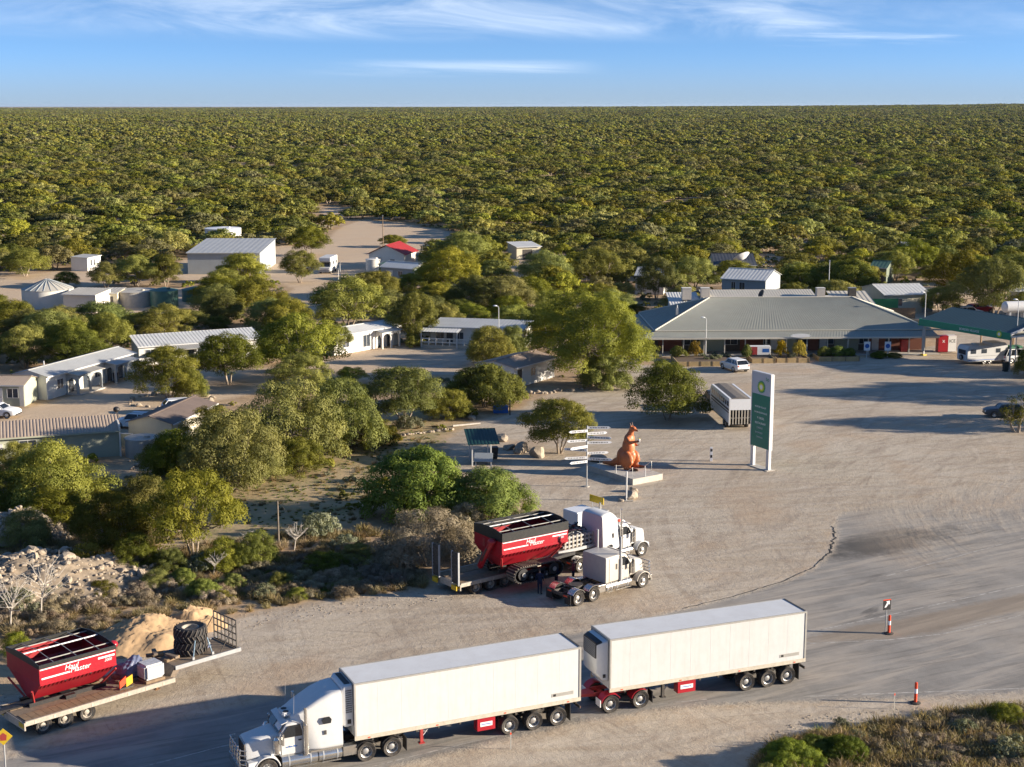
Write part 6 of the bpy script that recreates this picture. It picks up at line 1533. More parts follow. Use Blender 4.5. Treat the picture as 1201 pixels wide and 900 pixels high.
# mesh headboard at the front of the left gooseneck
hb = lorg + lf * 13.35
t = thing('headboard', 'dark open-mesh headboard frame at the front of the left low loader', 'headboard', (hb.x, hb.y, 1.55), LH); mb = MB()
for y in np.linspace(-1.2, 1.2, 7): mb.box(-.03, .03, y - .03, y + .03, .03, 1.75, steel_dark)
for z in np.linspace(.05, 1.72, 5): mb.box(-.028, .028, -1.2, 1.2, z - .028, z + .028, steel_dark)
mb.build('mesh', t, smooth=0)
mb = MB(); mb.tube([(-.03, -1.15, 1.5), (-1.1, -1.15, .05)], .03, steel_dark, 6); mb.tube([(-.03, 1.15, 1.5), (-1.1, 1.15, .05)], .03, steel_dark, 6); mb.build('stay', t)

# loads on the decks
def lumps(seed, sx, sy, sz, m, n=7):
    g = random.Random(seed); mb = MB()
    for i in range(n): mb.ell((g.uniform(-sx, sx) * .6, g.uniform(-sy, sy) * .6, sz * g.uniform(.35, .7)), (sx * g.uniform(.4, .7), sy * g.uniform(.4, .7), sz * g.uniform(.3, .5)), m, 9, 6)
    return mb
wrap = mat('plastic_wrap', (.52, .53, .54), .25, var=.3, scale=7, spec=.7, dirt=.1); blue_tarp = mat('blue_tarp', (.13, .15, .24), .5, var=.4, scale=5)
p = lorg + lf * 7.2 + ln * .35; t = thing('wrapped_parts', 'bundle under a blue and white tarpaulin on the left low loader', 'bundle', (p.x, p.y, 1.0), LH)
mb = lumps(4, .75, .7, 1.15, blue_tarp, 9); mb.box(-.62, .62, -.58, .58, .17, .72, blue_tarp)
o_ = mb.build('tarpaulin', None); md = o_.modifiers.new('r', 'REMESH'); md.mode = 'VOXEL'; md.voxel_size = .07
me = bpy.data.meshes.new_from_object(o_.evaluated_get(bpy.context.evaluated_depsgraph_get())); bpy.data.objects.remove(o_)
for v_ in me.vertices: v_.co *= 1 + .05 * math.sin(v_.co.x * 17) * math.sin(v_.co.z * 15 + v_.co.y * 11)
for p_ in me.polygons: p_.material_index = 0; p_.use_smooth = True
me.materials.clear(); me.materials.append(blue_tarp); data_obj('tarpaulin', me, t); mb = MB(); mb.box(-.8, .8, -.7, .7, .0, .16, timber); mb.build('pallet', t)
p = lorg + lf * 7.9 - ln * .75; t = thing('wrapped_pallet', 'pallet wrapped in clear plastic beside the blue tarpaulin bundle', 'pallet', (p.x, p.y, 1.0), LH)
mb = MB(); mb.box(-.62, .62, -.55, .55, .163, 1.05, wrap); mb.build('wrapped_load', t, .12); mb = MB(); mb.box(-.6, .6, -.55, .55, 0, .16, timber); mb.build('pallet', t)
p = lorg + lf * 11.9 + ln * .2; t = thing('folded_tarpaulin', 'small folded blue tarpaulin behind the mesh headboard', 'tarpaulin', (p.x, p.y, 1.55), LH + .3); mb = MB(); mb.box(-.5, .5, -.3, .3, .0, .18, blue_tarp); mb.build('fold', t, .05); mb = MB(); mb.box(-.42, .45, -.25, .28, .181, .30, wrap); mb.build('upper_fold', t, .04)
p = lorg + lf * 6.2 - ln * 1.0; t = thing('warning_flag', 'small red and yellow flag board on the deck edge of the left low loader', 'flag', (p.x, p.y, 1.0), LH)
mb = MB(); mb.prism([(-.4, .1), (.0, .35), (.0, .75), (-.4, .5)], -.05, .05, orange_red, axis='y'); mb.build('red_panel', t); mb = MB(); mb.prism([(.003, .1), (.4, .25), (.4, .75), (.003, .6)], -.05, .05, yellow, axis='y'); mb.build('yellow_panel', t); mb = MB(); mb.box(-.42, .42, -.06, .06, 0, .097, steel_dark); mb.build('foot', t)
g = random.Random(8)
for i, (dx, dy) in enumerate(((5.6, .9), (6.6, .2), (9.2, 1.0), (9.6, -.2))):
    p = lorg + lf * dx + ln * dy; t = thing('timber_block', ('timber block beside the frame of the left red hopper', 'timber block in the middle of the left low loader deck', 'far timber block below the gooseneck of the left low loader', 'near timber block below the gooseneck of the left low loader')[i], 'block', (p.x, p.y, 1.015 if dx < 9 else 1.56), LH + g.uniform(-.5, .5))
    if dx > 9: t.location.z = 1.015 if dx < 8.9 else 1.57
    mb = MB(); mb.box(-.5, .5, -.14, .14, 0, .16, timber); mb.build('lower_sleeper', t, .01); mb = MB(); mb.box(-.12, .12, -.45, .45, .163, .30, deck_wood); mb.build('upper_sleeper', t, .01)
# steel parts on the middle gooseneck
zpos = morg + mf * 10.9; t = thing('steel_parts_stack', 'stack of pale steel frames and hoses behind the tall white sleeper', 'load', (zpos.x, zpos.y, 1.56), LLH); g = random.Random(2)
mb = MB()
for k in range(3):
    for s in (-1, 1): mb.box(-1.5, 1.5, s * 1.05 - .06, s * 1.05 + .06, .10 + k * .32, .22 + k * .32, steel_grey)
    for i in range(9): mb.box(-1.45 + i * .36, -1.33 + i * .36, -1.0, 1.0, .12 + k * .32, .20 + k * .32, steel_grey)
    for i in range(8): mb.box(-1.4 + i * .37, -1.25 + i * .37, -1.13, -1.112, .0 + k * .32, .3 + k * .32, dust_white)
mb.box(-1.5, 1.5, -.9, .9, .0, .095, steel_dark); mb.build('frame_stack', t, smooth=0)
mb = MB()
for i in range(16): mb.tube([(g.uniform(-1.3, 1.3), g.uniform(-1, 1), .95), (g.uniform(-1.3, 1.3), g.uniform(-1, 1), 1.0 + g.uniform(.1, .4)), (g.uniform(-1.3, 1.3), g.uniform(-1, 1), .98)], .05, g.choice([black, steel_grey, rust, steel_dark]), 6)
mb.build('hose', t)
# oversize board carried on the far cab: yellow board on a white rack behind
zq = at(701, 598.5, 1.9) - fdir * .4
t = thing('pilot_vehicle', 'white vehicle with a yellow oversize board on its roof, hidden behind the tall white sleeper', 'pickup truck', (zq.x, zq.y, 0), hd)
# ------------------------------------------------------------------ cars, caravan, float
def car_parts(t, L_=4.7, W_=1.86, H=1.68, body=None, style='suv', zg=.24, rails=False):
    """wagon body lofted along its length, with glass, wheels, lamps"""
    h = L_ / 2; w = W_; bz = .98
    prof = {'suv': [(-h, .55, .95, .90), (-h + .12, .34, 1.06, .97), (-h + .8, .27, 1.08, 1), (.3, .27, 1.07, 1), (h - 1.2, .27, 1.04, 1), (h - .35, .30, .92, .95), (h - .04, .36, .78, .86), (h, .45, .66, .78)],
            'ute': [(-h, .5, 1.0, .96), (-h + .1, .40, 1.08, 1), (.0, .35, 1.08, 1), (h - 1.3, .35, 1.10, 1), (h - .3, .38, 1.0, .96), (h, .45, .85, .88)]}[style]
    mb = MB(); mb.loft([rr(w * k, z0, z1, .10, x) for x, z0, z1, k in prof], body); mb.build('body', t, smooth=50)
    if style == 'suv': top = [(-h + .10, 1.02, .80), (-h + .55, H - .03, .66), (-.2, H, .68), (.45, H - .05, .67), (h - 1.35, 1.05, .80)]
    else: top = [(-.35, 1.05, .80), (-.15, H - .05, .68), (.4, H, .68), (.85, H - .05, .67), (1.35, 1.08, .80)]
    # greenhouse: dark glass volume with body-coloured roof skin
    mb = MB(); x0, x1, x2, x3 = top[0][0], top[1][0], top[3][0], top[4][0]; zb = top[0][1]; zt = H - .09
    gl_ = [[(x0, -w * .45, zb), (x0, w * .45, zb), (x3, w * .45, zb), (x3, -w * .45, zb)], [(x1, -w * .36, zt), (x1, w * .36, zt), (x2, w * .36, zt), (x2, -w * .36, zt)]]
    mb.loft(gl_, glass); mb.build('windows', t, smooth=0)
    mb = MB(); mb.loft([[(x1 - .06, -w * .37, zt + .002), (x1 - .06, w * .37, zt + .002), (x2 + .06, w * .37, zt + .002), (x2 + .06, -w * .37, zt + .002)], [(x1 + .12, -w * .33, H), (x1 + .12, w * .33, H), (x2 - .14, w * .33, H), (x2 - .14, -w * .33, H)]], body)
    for s in (-1, 1):
        for xa, xb in ((x0, x1), (x3, x2), ((x0 + x3) / 2 - .15, (x1 + x2) / 2), (x0 * .55 + x3 * .45 - .9, x1 * .8 + x2 * .2)): mb.cyl((xa, s * w * .452, zb), (xb, s * w * .364, zt), .04, body, seg=5)
    mb.build('roof', t, smooth=0)
    if rails:
        mb = MB()
        for s in (-1, 1): mb.tube([(x1 + .2, s * w * .32, H + .003), (x1 + .3, s * w * .32, H + .07), (x2 - .3, s * w * .32, H + .07), (x2 - .2, s * w * .32, H + .003)], .02, black, 6)
        mb.build('roof_rail', t)
    r = .36
    for x in (-h + .95, h - .92):
        for s in (-1, 1): wheel(t, x, s * (w / 2 - .10), r, .24, alloy, 'car')
        mb = MB()
        for s in (-1, 1): arc_guard(mb, x, r + .03, s * (w / 2 - .06) - .08, s * (w / 2 - .06) + .07, black, -10, 190, r, .04)
        mb.build('wheel_arch', t)
    for s in (-1, 1):
        mb = MB(); mb.box(-h - .02, -h + .10, s * w * .38 - .12, s * w * .38 + .12, .80, .98, orange_red); mb.build('tail_light', t, .02)
        mb = MB(); mb.box(h - .12, h + .015, s * w * .33 - .14, s * w * .33 + .14, .62, .76, sign_white); mb.build('headlight', t, .02)
        mb = MB(); mb.box(x3 - .32, x3 - .18, s * (w * .5 + .08) - .08, s * (w * .5 + .08) + .08, 1.02, 1.18, body); mb.build('mirror', t, .02)
    mb = MB(); mb.box(-h - .03, -h - .003, -.26, .26, .62, .74, sign_white); mb.build('number_plate', t, smooth=0)
    mb = MB(); mb.box(-h - .04, -h + .1, -w * .42, w * .42, .38, .52, black); mb.box(h - .1, h + .03, -w * .40, w * .40, .36, .50, black); mb.build('bumper', t, .02)
car_white = mat('car_white', (.78, .79, .80), .25, var=.03)
# pilot ute behind the sleeper
car_parts(t, 5.2, 1.9, 1.85, car_white, 'ute')
mb = MB()
for s in (-.5, .5): mb.cyl((.3, s, 1.84), (.3, s, 2.5), .03, steel_grey, seg=6)
mb.box(-.3, .9, -.75, .75, 1.90, 1.96, steel_grey); mb.build('roof_rack', t, smooth=0)
mb = MB(); mb.box(.26, .31, -.8, .8, 2.50, 3.05, yellow); bd = mb.build('oversize_board', t, smooth=0)
mb = MB(); mb.box(-2.5, -.45, -.85, .85, 1.09, 2.35, car_white); mb.build('canopy', t, .06)

def add_car(label, px, py, hd, name='parked_car', cat='car', **k):
    p = at(px, py); t = thing(name, label, cat, p, hd); car_parts(t, **k); return t
add_car('white wagon seen from behind, parked facing the roadhouse garden', 861, 434.5, R(112), body=car_white, L_=4.6, W_=1.9, H=1.62, name='parked_car')
add_car('white wagon with roof rails, parked between the ribbed cabin row and the brown-roofed shed', 159, 502, R(165), body=car_white, rails=True)
add_car('white car half out of the left frame edge before the tan-roofed cabin', -2, 489, R(-8), body=car_white, H=1.5)
add_car('white car behind the brown-roofed shed, only its roof showing', 216, 484, R(20), body=car_white, H=1.6)
add_car('white four-wheel drive with a green tarpaulin, towing the caravan', 1193, 425, R(18), name='four_wheel_drive', body=car_white, H=1.9, L_=5.0, rails=True)
mb = MB(); mb.box(-1.6, .3, -.62, .62, 1.915, 2.25, mat('green_tarp', (.03, .16, .09), .7, var=.2)); mb.build('tarpaulin', bpy.data.objects['four_wheel_drive'], .06)
add_car('white wagon behind the fuel canopy, beside a red car', 1136, 371, R(10), body=car_white, H=1.6)
add_car('red car behind the fuel canopy', 1149, 367, R(20), body=mat('car_red', (.45, .02, .02), .3, var=.05), H=1.5)
add_car('blue car at the back right end of the deck cabin', 634, 392, R(80), body=mat('car_blue', (.02, .09, .35), .3, var=.05), H=1.5)
# caravan
p = at(1152, 426); t = thing('caravan', 'white touring caravan with a stepped roof under the fuel canopy', 'caravan', p, R(17)); mb = MB()
Lc = 6.2
mb.prism([(-Lc / 2, .55), (-Lc / 2 + .35, .42), (Lc / 2 - .5, .42), (Lc / 2, 1.0), (Lc / 2 - .15, 2.3), (Lc / 2 - .5, 2.75), (Lc * .1, 2.75), (Lc * .1 - .15, 2.5), (-Lc / 2 + .3, 2.5), (-Lc / 2, 2.1)], -1.15, 1.15, white_panel, axis='y'); mb.build('body', t, .06)
for s in (-1, 1):
    for x, w_ in ((-2.2, .8), (-.6, .8), (1.5, .7)):
        mb = MB(); mb.box(x - w_ / 2, x + w_ / 2, s * 1.155 - .012, s * 1.155 + .012, 1.5, 2.05, glass_b); mb.build('window', t, smooth=0)
    mb = MB(); mb.box(-2.9, 2.4, s * 1.153 - .006, s * 1.153 + .006, 1.12, 1.2, steel_grey); mb.box(-2.9, 1.6, s * 1.153 - .006, s * 1.153 + .006, .62, .70, blue_sign); mb.build('stripe', t, smooth=0)
    for x in (-.45, .40): wheel(t, x, s * 1.02, .36, .24, alloy, 'car')
mb = MB(); mb.box(-Lc / 2 - .02, -Lc / 2 + .05, -.8, .8, 1.35, 1.95, glass_b); mb.build('rear_window', t, smooth=0)
wheel(t, -Lc / 2 - .12, .0, .34, .2, alloy, 'car', z=.95).rotation_euler = (0, 0, R(90))
mb = MB(); mb.prism([(Lc / 2 - .3, -.5), (Lc / 2 - .3, .5), (Lc / 2 + 1.2, .05), (Lc / 2 + 1.2, -.05)], .42, .52, steel_grey, axis='z'); mb.build('drawbar', t)
mb = MB(); mb.box(-1.6, -.8, -.4, .4, 2.503, 2.70, offwhite); mb.build('roof_hatch', t, .04)
# livestock float and its dark towing vehicle
a, b_ = at(868, 505), at(833, 474); hd = math.atan2(b_.y - a.y, b_.x - a.x); Lf_ = 8.2
float_white = mat('float_white', (.80, .80, .80), .4, var=.05, dirt=.06)
t = thing('livestock_float', 'long white livestock trailer with an open slatted rear gate beside the round apron tree', 'horse trailer', a, hd); W2 = 2.45; z0, z1 = .75, 3.3
mb = MB()
for s in (-1, 1):
    ys = s * (W2 / 2 - .03); mb.box(0.1, Lf_, ys - .03, ys + .03, z0, z1 - .75, float_white); mb.box(.1, Lf_, ys - .03, ys + .03, z1 - .35, z1, float_white)
    k = 9
    for i in range(k + 1): x = .1 + (Lf_ - .1) * i / k; mb.box(max(.1, x - .16), min(Lf_, x + .16), ys - .03, ys + .03, z1 - .749, z1 - .351, float_white)
    mb.box(.1, Lf_, ys + s * .034 - .008, ys + s * .034 + .008, z1 - 1.22, z1 - 1.04, black); mb.box(.1, Lf_, ys + s * .034 - .008, ys + s * .034 + .008, z1 - 1.50, z1 - 1.38, black)
mb.prism([(Lf_ - .0, z0), (Lf_ + .5, z0 + .5), (Lf_ + .6, z1 - .5), (Lf_ + .003, z1)], -W2 / 2, W2 / 2, float_white, axis='y'); mb.build('body', t, smooth=0)
mb = MB()
for s in (-1, 1): mb.box(.1, Lf_, s * (W2 / 2 - .13) - .12, s * (W2 / 2 - .13) + .12, z1 + .003, z1 + .07, float_white)
mb.prism([(-W2 / 2 + .26, z1 - .05), (W2 / 2 - .26, z1 - .05), (W2 / 2 - .26, z1 + .05), (.4, z1 + .14), (-.4, z1 + .14), (-W2 / 2 + .26, z1 + .05)], .1, Lf_ + .1, mat('mesh_cover', (.19, .165, .14), .8, var=.3, scale=5), axis='x'); mb.build('roof', t, smooth=0)
for s in (-1, 1):
    mb = MB(); k = 9
    for i in range(k): xa = .1 + (Lf_ - .1) * (i + .5) / k; mb.box(xa - .28, xa + .28, s * (W2 / 2 + .012) - .004, s * (W2 / 2 + .012) + .004, z1 - .80, z1 - .30, glass)
    mb.build('window', t, smooth=0)
mb = MB(); mb.box(.1, Lf_, -W2 / 2 + .06, W2 / 2 - .06, z0 - .12, z0, steel_dark); mb.build('floor', t, smooth=0)
mb = MB(); mb.box(-.02, .09, -W2 / 2, -W2 / 2 + .1, z0 - .2, z1, white); mb.box(-.02, .09, W2 / 2 - .1, W2 / 2, z0 - .2, z1, white); mb.box(-.02, .09, -W2 / 2 + .103, W2 / 2 - .103, z1 - 1.15, z1 - .02, float_white); mb.build('rear_frame', t, smooth=0)
mb = MB()
for i in range(8): y = -W2 / 2 + .14 + i * (W2 - .28) / 7; mb.box(0, .06, y - .06, y + .06, z0 - .1, z1 - 1.16, dust_rail)
mb.box(.065, .10, -W2 / 2 + .1, W2 / 2 - .1, z0 + .5, z0 + .6, dust_rail); mb.build('slatted_gate', t, smooth=0)
for x in (1.6, 2.5):
    for y in (-W2 / 2 + .2, W2 / 2 - .2): wheel(t, x, y, .42, .3, alloy, 'car')
mb = MB()
for s in (-1, 1): mb.box(1.05, 3.05, s * (W2 / 2 + .01) - .05, s * (W2 / 2 + .01) + .06, .82, .9, steel_grey)
mb.box(Lf_ + .4, Lf_ + 1.4, -.1, .1, .55, .7, steel_dark); mb.build('mudguard', t, smooth=0)
c = a + Vector((math.cos(hd), math.sin(hd), 0)) * (Lf_ + 3.9)
t = thing('utility_truck', 'dark utility truck hitched to the white livestock trailer', 'pickup truck', (c.x, c.y, 0), hd); car_parts(t, 5.2, 1.9, 1.85, mat('car_black', (.02, .021, .024), .3, var=.1, dirt=.1), 'ute')
mb = MB(); mb.box(-2.55, -.45, -.9, .9, 1.085, 1.75, black); mb.build('tray_load', t, .04)
# motorhome by the drive
p = at(385, 319.5); t = thing('motorhome', 'white motorhome standing in the drive with its windscreen towards the viewer', 'motorhome', p, R(-96)); mb = MB()
mb.prism([(-3.6, .5), (2.9, .5), (3.5, .7), (3.6, 1.2), (2.6, 1.35), (2.1, 2.2), (3.0, 2.5), (2.9, 3.15), (2.5, 3.25), (-3.5, 3.25), (-3.6, 3.1)], -1.15, 1.15, white_panel, axis='y'); mb.build('body', t, .08)
mb = MB(); mb.loft([[(2.645, -.95, 1.40), (2.645, .95, 1.40), (2.16, .9, 2.2), (2.16, -.9, 2.2)], [(2.67, -.95, 1.42), (2.67, .95, 1.42), (2.19, .9, 2.22), (2.19, -.9, 2.22)]], glass); mb.build('windscreen', t, smooth=0)
for s in (-1, 1):
    for x in (-2.3, 0): mb = MB(); mb.box(x - .5, x + .5, s * 1.155 - .01, s * 1.155 + .01, 1.7, 2.3, glass_b); mb.build('window', t, smooth=0)
    for x in (-2.2, 2.3): wheel(t, x, s * 1.0, .40, .28, alloy, 'car')
    mb = MB(); mb.box(3.55, 3.62, s * .8 - .16, s * .8 + .16, .85, 1.02, sign_white); mb.build('headlight', t, smooth=0)
mb = MB(); mb.box(3.5, 3.68, -1.05, 1.05, .42, .68, steel_grey); mb.build('bumper', t, .03)
# motorbike-like trike at the right edge under the gum
p = at(1177, 489); t = thing('parked_car', 'dark grey car in the tree shade at the right frame edge', 'car', p, R(175)); car_parts(t, 4.2, 1.75, 1.45, mat('car_grey', (.06, .065, .075), .3, var=.1), 'suv')
# ------------------------------------------------------------------ signs, statue, people, small things
def remeshed(name, mb, voxel, mats_fn, parent=None, smooth_it=6, extra=None):
    """merges overlapping volumes into one continuous skin"""
    o = mb.build(name + '_src', smooth=0)
    m = o.modifiers.new('r', 'REMESH'); m.mode = 'VOXEL'; m.voxel_size = voxel; m.use_smooth_shade = True
    s = o.modifiers.new('s', 'SMOOTH'); s.factor = .5; s.iterations = smooth_it
    dg = bpy.context.evaluated_depsgraph_get(); me = bpy.data.meshes.new_from_object(o.evaluated_get(dg)); bpy.data.objects.remove(o)
    me.name = name; me.materials.clear(); ms = []
    for p in me.polygons:
        mm = mats_fn(p.center)
        if mm not in ms: ms.append(mm); me.materials.append(mm)
        p.material_index = ms.index(mm); p.use_smooth = True
    if extra is not None:
        bm = bmesh.new(); bm.from_mesh(me); k = len(me.materials)
        ex = extra.build(name + '_x', smooth=0); em = ex.data
        for m_ in em.materials: me.materials.append(m_)
        n0 = len(bm.faces); bm.from_mesh(em); bm.faces.ensure_lookup_table()
        for f in bm.faces[n0:]: f.material_index += k; f.smooth = True
        bm.to_mesh(me); bm.free(); bpy.data.objects.remove(ex)
    ob = bpy.data.objects.new(name, me); COL.objects.link(ob)
    if parent is not None: ob.parent = parent
    return ob
def capsule(mb, a, b, r0, r1, m):
    a, b = Vector(a), Vector(b); mb.cyl(a, b, r0, m, r1, 12); mb.ell(a, (r0,) * 3, m, 12, 8); mb.ell(b, (r1,) * 3, m, 12, 8)

# --- fuel price pylon
sl, sr = at(881, 545), at(902.4, 553); sl = Vector((22.34, 135.59, 0)); sr = Vector((23.70, 133.05, 0))
sg = thing('pylon_sign', 'tall green and shade-greyed white fuel station pylon sign with a sunburst emblem on two white legs', 'sign', (sl + sr) / 2, math.atan2(sr.y - sl.y, sr.x - sl.x))
WS = (sr - sl).length; a = WS / 2; HS = 8.96
box_part('green_panel', sg, -a + .10, a - .10, -.15, .15, 1.95, 6.90, bp_dark)
box_part('header_panel', sg, -a + .10, a - .10, -.15, .15, 6.903, HS - .06, sign_grey)  # white header in blue-grey: the shade on its face is put into the colour
mb = MB()
for s in (-1, 1): mb.box(s * (a - .05) - .048, s * (a - .05) + .048, -.19, .19, 1.9, HS, white)
mb.box(-a + .1, a - .1, -.19, .19, HS - .057, HS + .02, white); mb.build('edge_frame', sg, .01)
for s in (-1, 1): box_part('leg', sg, s * (a - .28) - .2, s * (a - .28) + .2, -.14, .14, 0, 1.895, white)
box_part('footing', sg, -a - .1, a + .1, -.45, .45, 0, .06, concrete)
for s in (-1, 1):
    ys = s * .153; xd = (1, 0, 0) if s < 0 else (-1, 0, 0); k = 1 if s < 0 else -1
    helios(sg, face_M((0, ys, 7.62), xd, (0, 0, 1)), .62)
    text_part('lettering', 'bp', .52, mat('emblem_green', (.0, .22, .10), .4), sg, face_M((k * .86, ys, 8.45), xd, (0, 0, 1)))
    for txt, z, sz, xx in (('BORDER VILLAGE', 5.72, .21, -.05), ('24 HR ROADHOUSE', 5.20, .21, 0), ('\u2191 DIESEL', 4.68, .27, .0), ('RESTAURANT', 4.20, .26, .0), ('CABINS', 3.76, .26, -.1), ('SHOWERS', 3.30, .24, -.2), ('CAMPING', 2.88, .22, -.1)):
        text_part('lettering', txt, sz, sign_white if z > 4 else sign_grey, sg, face_M((k * xx, ys, z), xd, (0, 0, 1)))
    mb = MB()
    for z in (3.06, 3.52): mb.box(-1.05, 1.05, ys - .004, ys + .004, z - .015, z + .015, bp_green)
    mb.build('price_row', sg, smooth=0)

# --- kangaroo statue on its plinth
F_, R_ = at(742.2, 569.4), at(777.2, 562.8); ang = math.atan2(R_.y - F_.y, R_.x - F_.x); PL = (R_ - F_).length
pl = thing('plinth', 'low concrete plinth with white handrails under the kangaroo statue', 'plinth', F_, ang); HP = .55
box_part('slab', pl, 0, PL, 0, 6.4, 0, HP, concrete); 
for x in (.25, PL - .3):
    mb = MB(); y0 = .35 if x < 1 else 1.2; mb.tube([(x, y0, HP), (x, y0, HP + .95), (x, y0 + .9, HP + .35), (x, y0 + .9, HP)], .03, white, 6); mb.build('handrail', pl)
for x, y in ((.2, 2.6), (PL - .2, 3.2), (1.6, .2), (.25, 5.0)):
    mb = MB(); mb.cyl((x, y, HP), (x, y, HP + .75), .035, white); mb.build('rail_post', pl)
roo_m = mat('statue_rust_orange', (.50, .145, .045), .5, var=.22, scale=2.2, dirt=.10); roo_d = mat('statue_dark_brown', (.10, .04, .022), .5, var=.2); roo_l = mat('statue_pale_orange', (.50, .20, .09), .4, var=.15)
ks = at(735.5, 549, HP)
roo = thing('kangaroo_statue', 'tall rust-orange kangaroo statue sitting upright with one arm held out', 'statue', (ks.x, ks.y, HP), R(-32)); mb = MB(); m = roo_m
mb.ell((-.15, 0, 1.05), (.86, .80, 1.0), m, 20, 14); mb.ell((.12, 0, 1.95), (.60, .60, 1.0), m, 20, 14); mb.ell((.18, 0, 2.72), (.47, .60, .55), m, 18, 12)
capsule(mb, (.22, 0, 3.0), (.40, 0, 3.55), .36, .24, m); mb.ell((.52, 0, 3.72), (.34, .23, .25), m, 16, 10); capsule(mb, (.62, 0, 3.70), (.98, 0, 3.58), .17, .11, m)
for s in (-1, 1):
    capsule(mb, (.40, s * .13, 3.88), (.33, s * .20, 4.28), .10, .04, m)
    mb.ell((.22, s * .62, .92), (.72, .36, .74), m, 16, 10); capsule(mb, (.72, s * .68, .72), (.22, s * .68, .22), .24, .17, m); capsule(mb, (.15, s * .68, .15), (1.42, s * .72, .13), .17, .12, m)
capsule(mb, (.25, -.52, 2.80), (.62, -.78, 2.55), .22, .17, m); capsule(mb, (.62, -.78, 2.55), (1.25, -.62, 2.72), .17, .11, m); mb.ell((1.34, -.60, 2.75), (.15, .10, .12), m)
capsule(mb, (.20, .52, 2.80), (.05, .90, 2.30), .22, .17, m); capsule(mb, (.05, .90, 2.30), (.55, .62, 2.12), .17, .11, m); mb.ell((.62, .58, 2.1), (.15, .10, .12), m)
capsule(mb, (-.7, 0, .62), (-1.5, .0, .30), .46, .30, m); capsule(mb, (-1.5, 0, .30), (-2.5, .1, .16), .30, .13, m)
mb.ell((.52, 0, 1.25), (.32, .36, .42), m)
ex = MB()
for c, s in (((1.40, -.60, 2.75), -1), ((.68, .56, 2.08), 1)):
    for i in range(4): y = c[1] + (i - 1.5) * .055; ex.tube([(c[0], y, c[2]), (c[0] + .16, y, c[2] + .03), (c[0] + .22, y, c[2] + .10)], .035, roo_d, 6, .015)
body = remeshed('body', mb, .045, lambda c: roo_d if (c.x > .95 and c.z > 3.3) or (c.z > 3.98) or (c.z < .28 and c.x > .9) else (roo_l if (c.x > .52 and .9 < c.z < 2.3 and abs(c.y) < .33) else roo_m), roo, 5, ex)
mb = MB()
for s in (-1, 1): mb.ell((.68, s * .19, 3.80), (.05, .03, .05), black, 8, 6)
mb.build('eye', roo); mb = MB(); mb.cyl((1.50, -.60, 2.72), (1.50, -.60, 3.0), .09, sign_white, seg=12); mb.cyl((1.50, -.60, 3.002), (1.50, -.60, 3.04), .07, bp_yellow, seg=12); mb.build('held_can', roo)

# --- fingerpost
p = at(688, 571); fp = thing('fingerpost', 'fingerpost carrying about a dozen white arrow boards at all angles beside the statue', 'signpost', p); mb = MB(); mb.cyl((0, 0, 0), (0, 0, 5.5), .06, steel_grey); mb.cyl((0, 0, 0), (0, 0, .08), .25, concrete); mb.build('pole', fp)
g = random.Random(5)
for i, (az_, z) in enumerate([(0, 5.3), (200, 5.05), (15, 4.75), (-12, 4.45), (195, 4.2), (5, 3.95), (215, 3.65), (165, 3.3), (10, 3.0), (190, 2.65), (205, 2.3), (-8, 2.5)]):
    M = Matrix.Rotation(R(az_), 4, 'Z'); mb = MB(); L_ = g.uniform(1.5, 2.1)
    mb.prism([(.0, z - .11), (L_, z - .11), (L_ + .18, z), (L_, z + .11), (0, z + .11)], .065, .095, sign_white, axis='y', M=M); o = mb.build('arrow_board', fp, smooth=0)
    mb = MB()
    for s, yy in ((1, .0965), (-1, .0635)):
        for k in range(int(L_ / .14) - 2): mb.box(.25 + k * .14, .25 + k * .14 + g.uniform(.05, .10), yy - .001, yy + .001, z - .05, z + .05, black, M)
    mb.build('lettering', o, smooth=0)
# white pole by the rocks, with a base plate
p = at(734.5, 588); t = thing('pole', 'short white pole on a concrete pad in front of the plinth', 'pole', p); mb = MB(); mb.cyl((0, 0, 0), (0, 0, 2.6), .07, white); mb.build('mast', t); mb = MB(); mb.box(-.5, .6, -.18, .18, .01, .10, concrete); mb.build('pad', t, .02)
p = at(834, 541); t = thing('marker_post', 'small white and black marker post left of the pylon sign', 'post', p); mb = MB(); mb.box(-.12, .12, -.1, .1, 0, 1.35, sign_white); mb.build('post', t, .01); mb = MB(); mb.box(-.10, .10, -.108, -.102, .35, .62, black); mb.box(-.10, .10, -.108, -.102, .95, 1.2, black); mb.build('band', t, smooth=0)

# --- information shelter
p = at(554, 547); sh = thing('shelter', 'open information shelter with a dark green sloping roof', 'shelter', p, R(8))
for x, y in ((0, 0), (1.75, 0), (0, 2.4), (1.75, 2.4)): box_part('post', sh, x - .06, x + .06, y - .06, y + .06, 0, 2.25 if y == 0 else 2.75, white)
mb = MB(); ribbed(mb, (-.45, -.6, 2.18), (2.5, -.6, 2.18), (2.5, 3.0, 2.9), (-.45, 3.0, 2.9), mat('shelter_green', (.006, .036, .030), .45, var=.12), .3); mb.build('roof', sh, smooth=0)
mb = MB(); mb.box(.0, 1.75, .55, 1.75, .70, .76, steel_grey); mb.box(.1, .2, .8, 1.5, 0, .70, steel_grey); mb.box(1.55, 1.65, .8, 1.5, 0, .70, steel_grey); mb.build('table', sh, smooth=0)
for y in (.1, 1.95): box_part('bench', sh, .0, 1.75, y, y + .3, .40, .45, steel_grey)
p = at(567, 552); t = thing('information_board', 'pale tilted information board in front of the shelter', 'board', p, R(-5)); mb = MB(); mb.prism([(-.25, .85), (.35, 1.55), (.31, 1.60), (-.29, .90)], -.85, .85, bluegrey, axis='x', M=Matrix.Identity(4)); mb.build('panel', t, smooth=0)
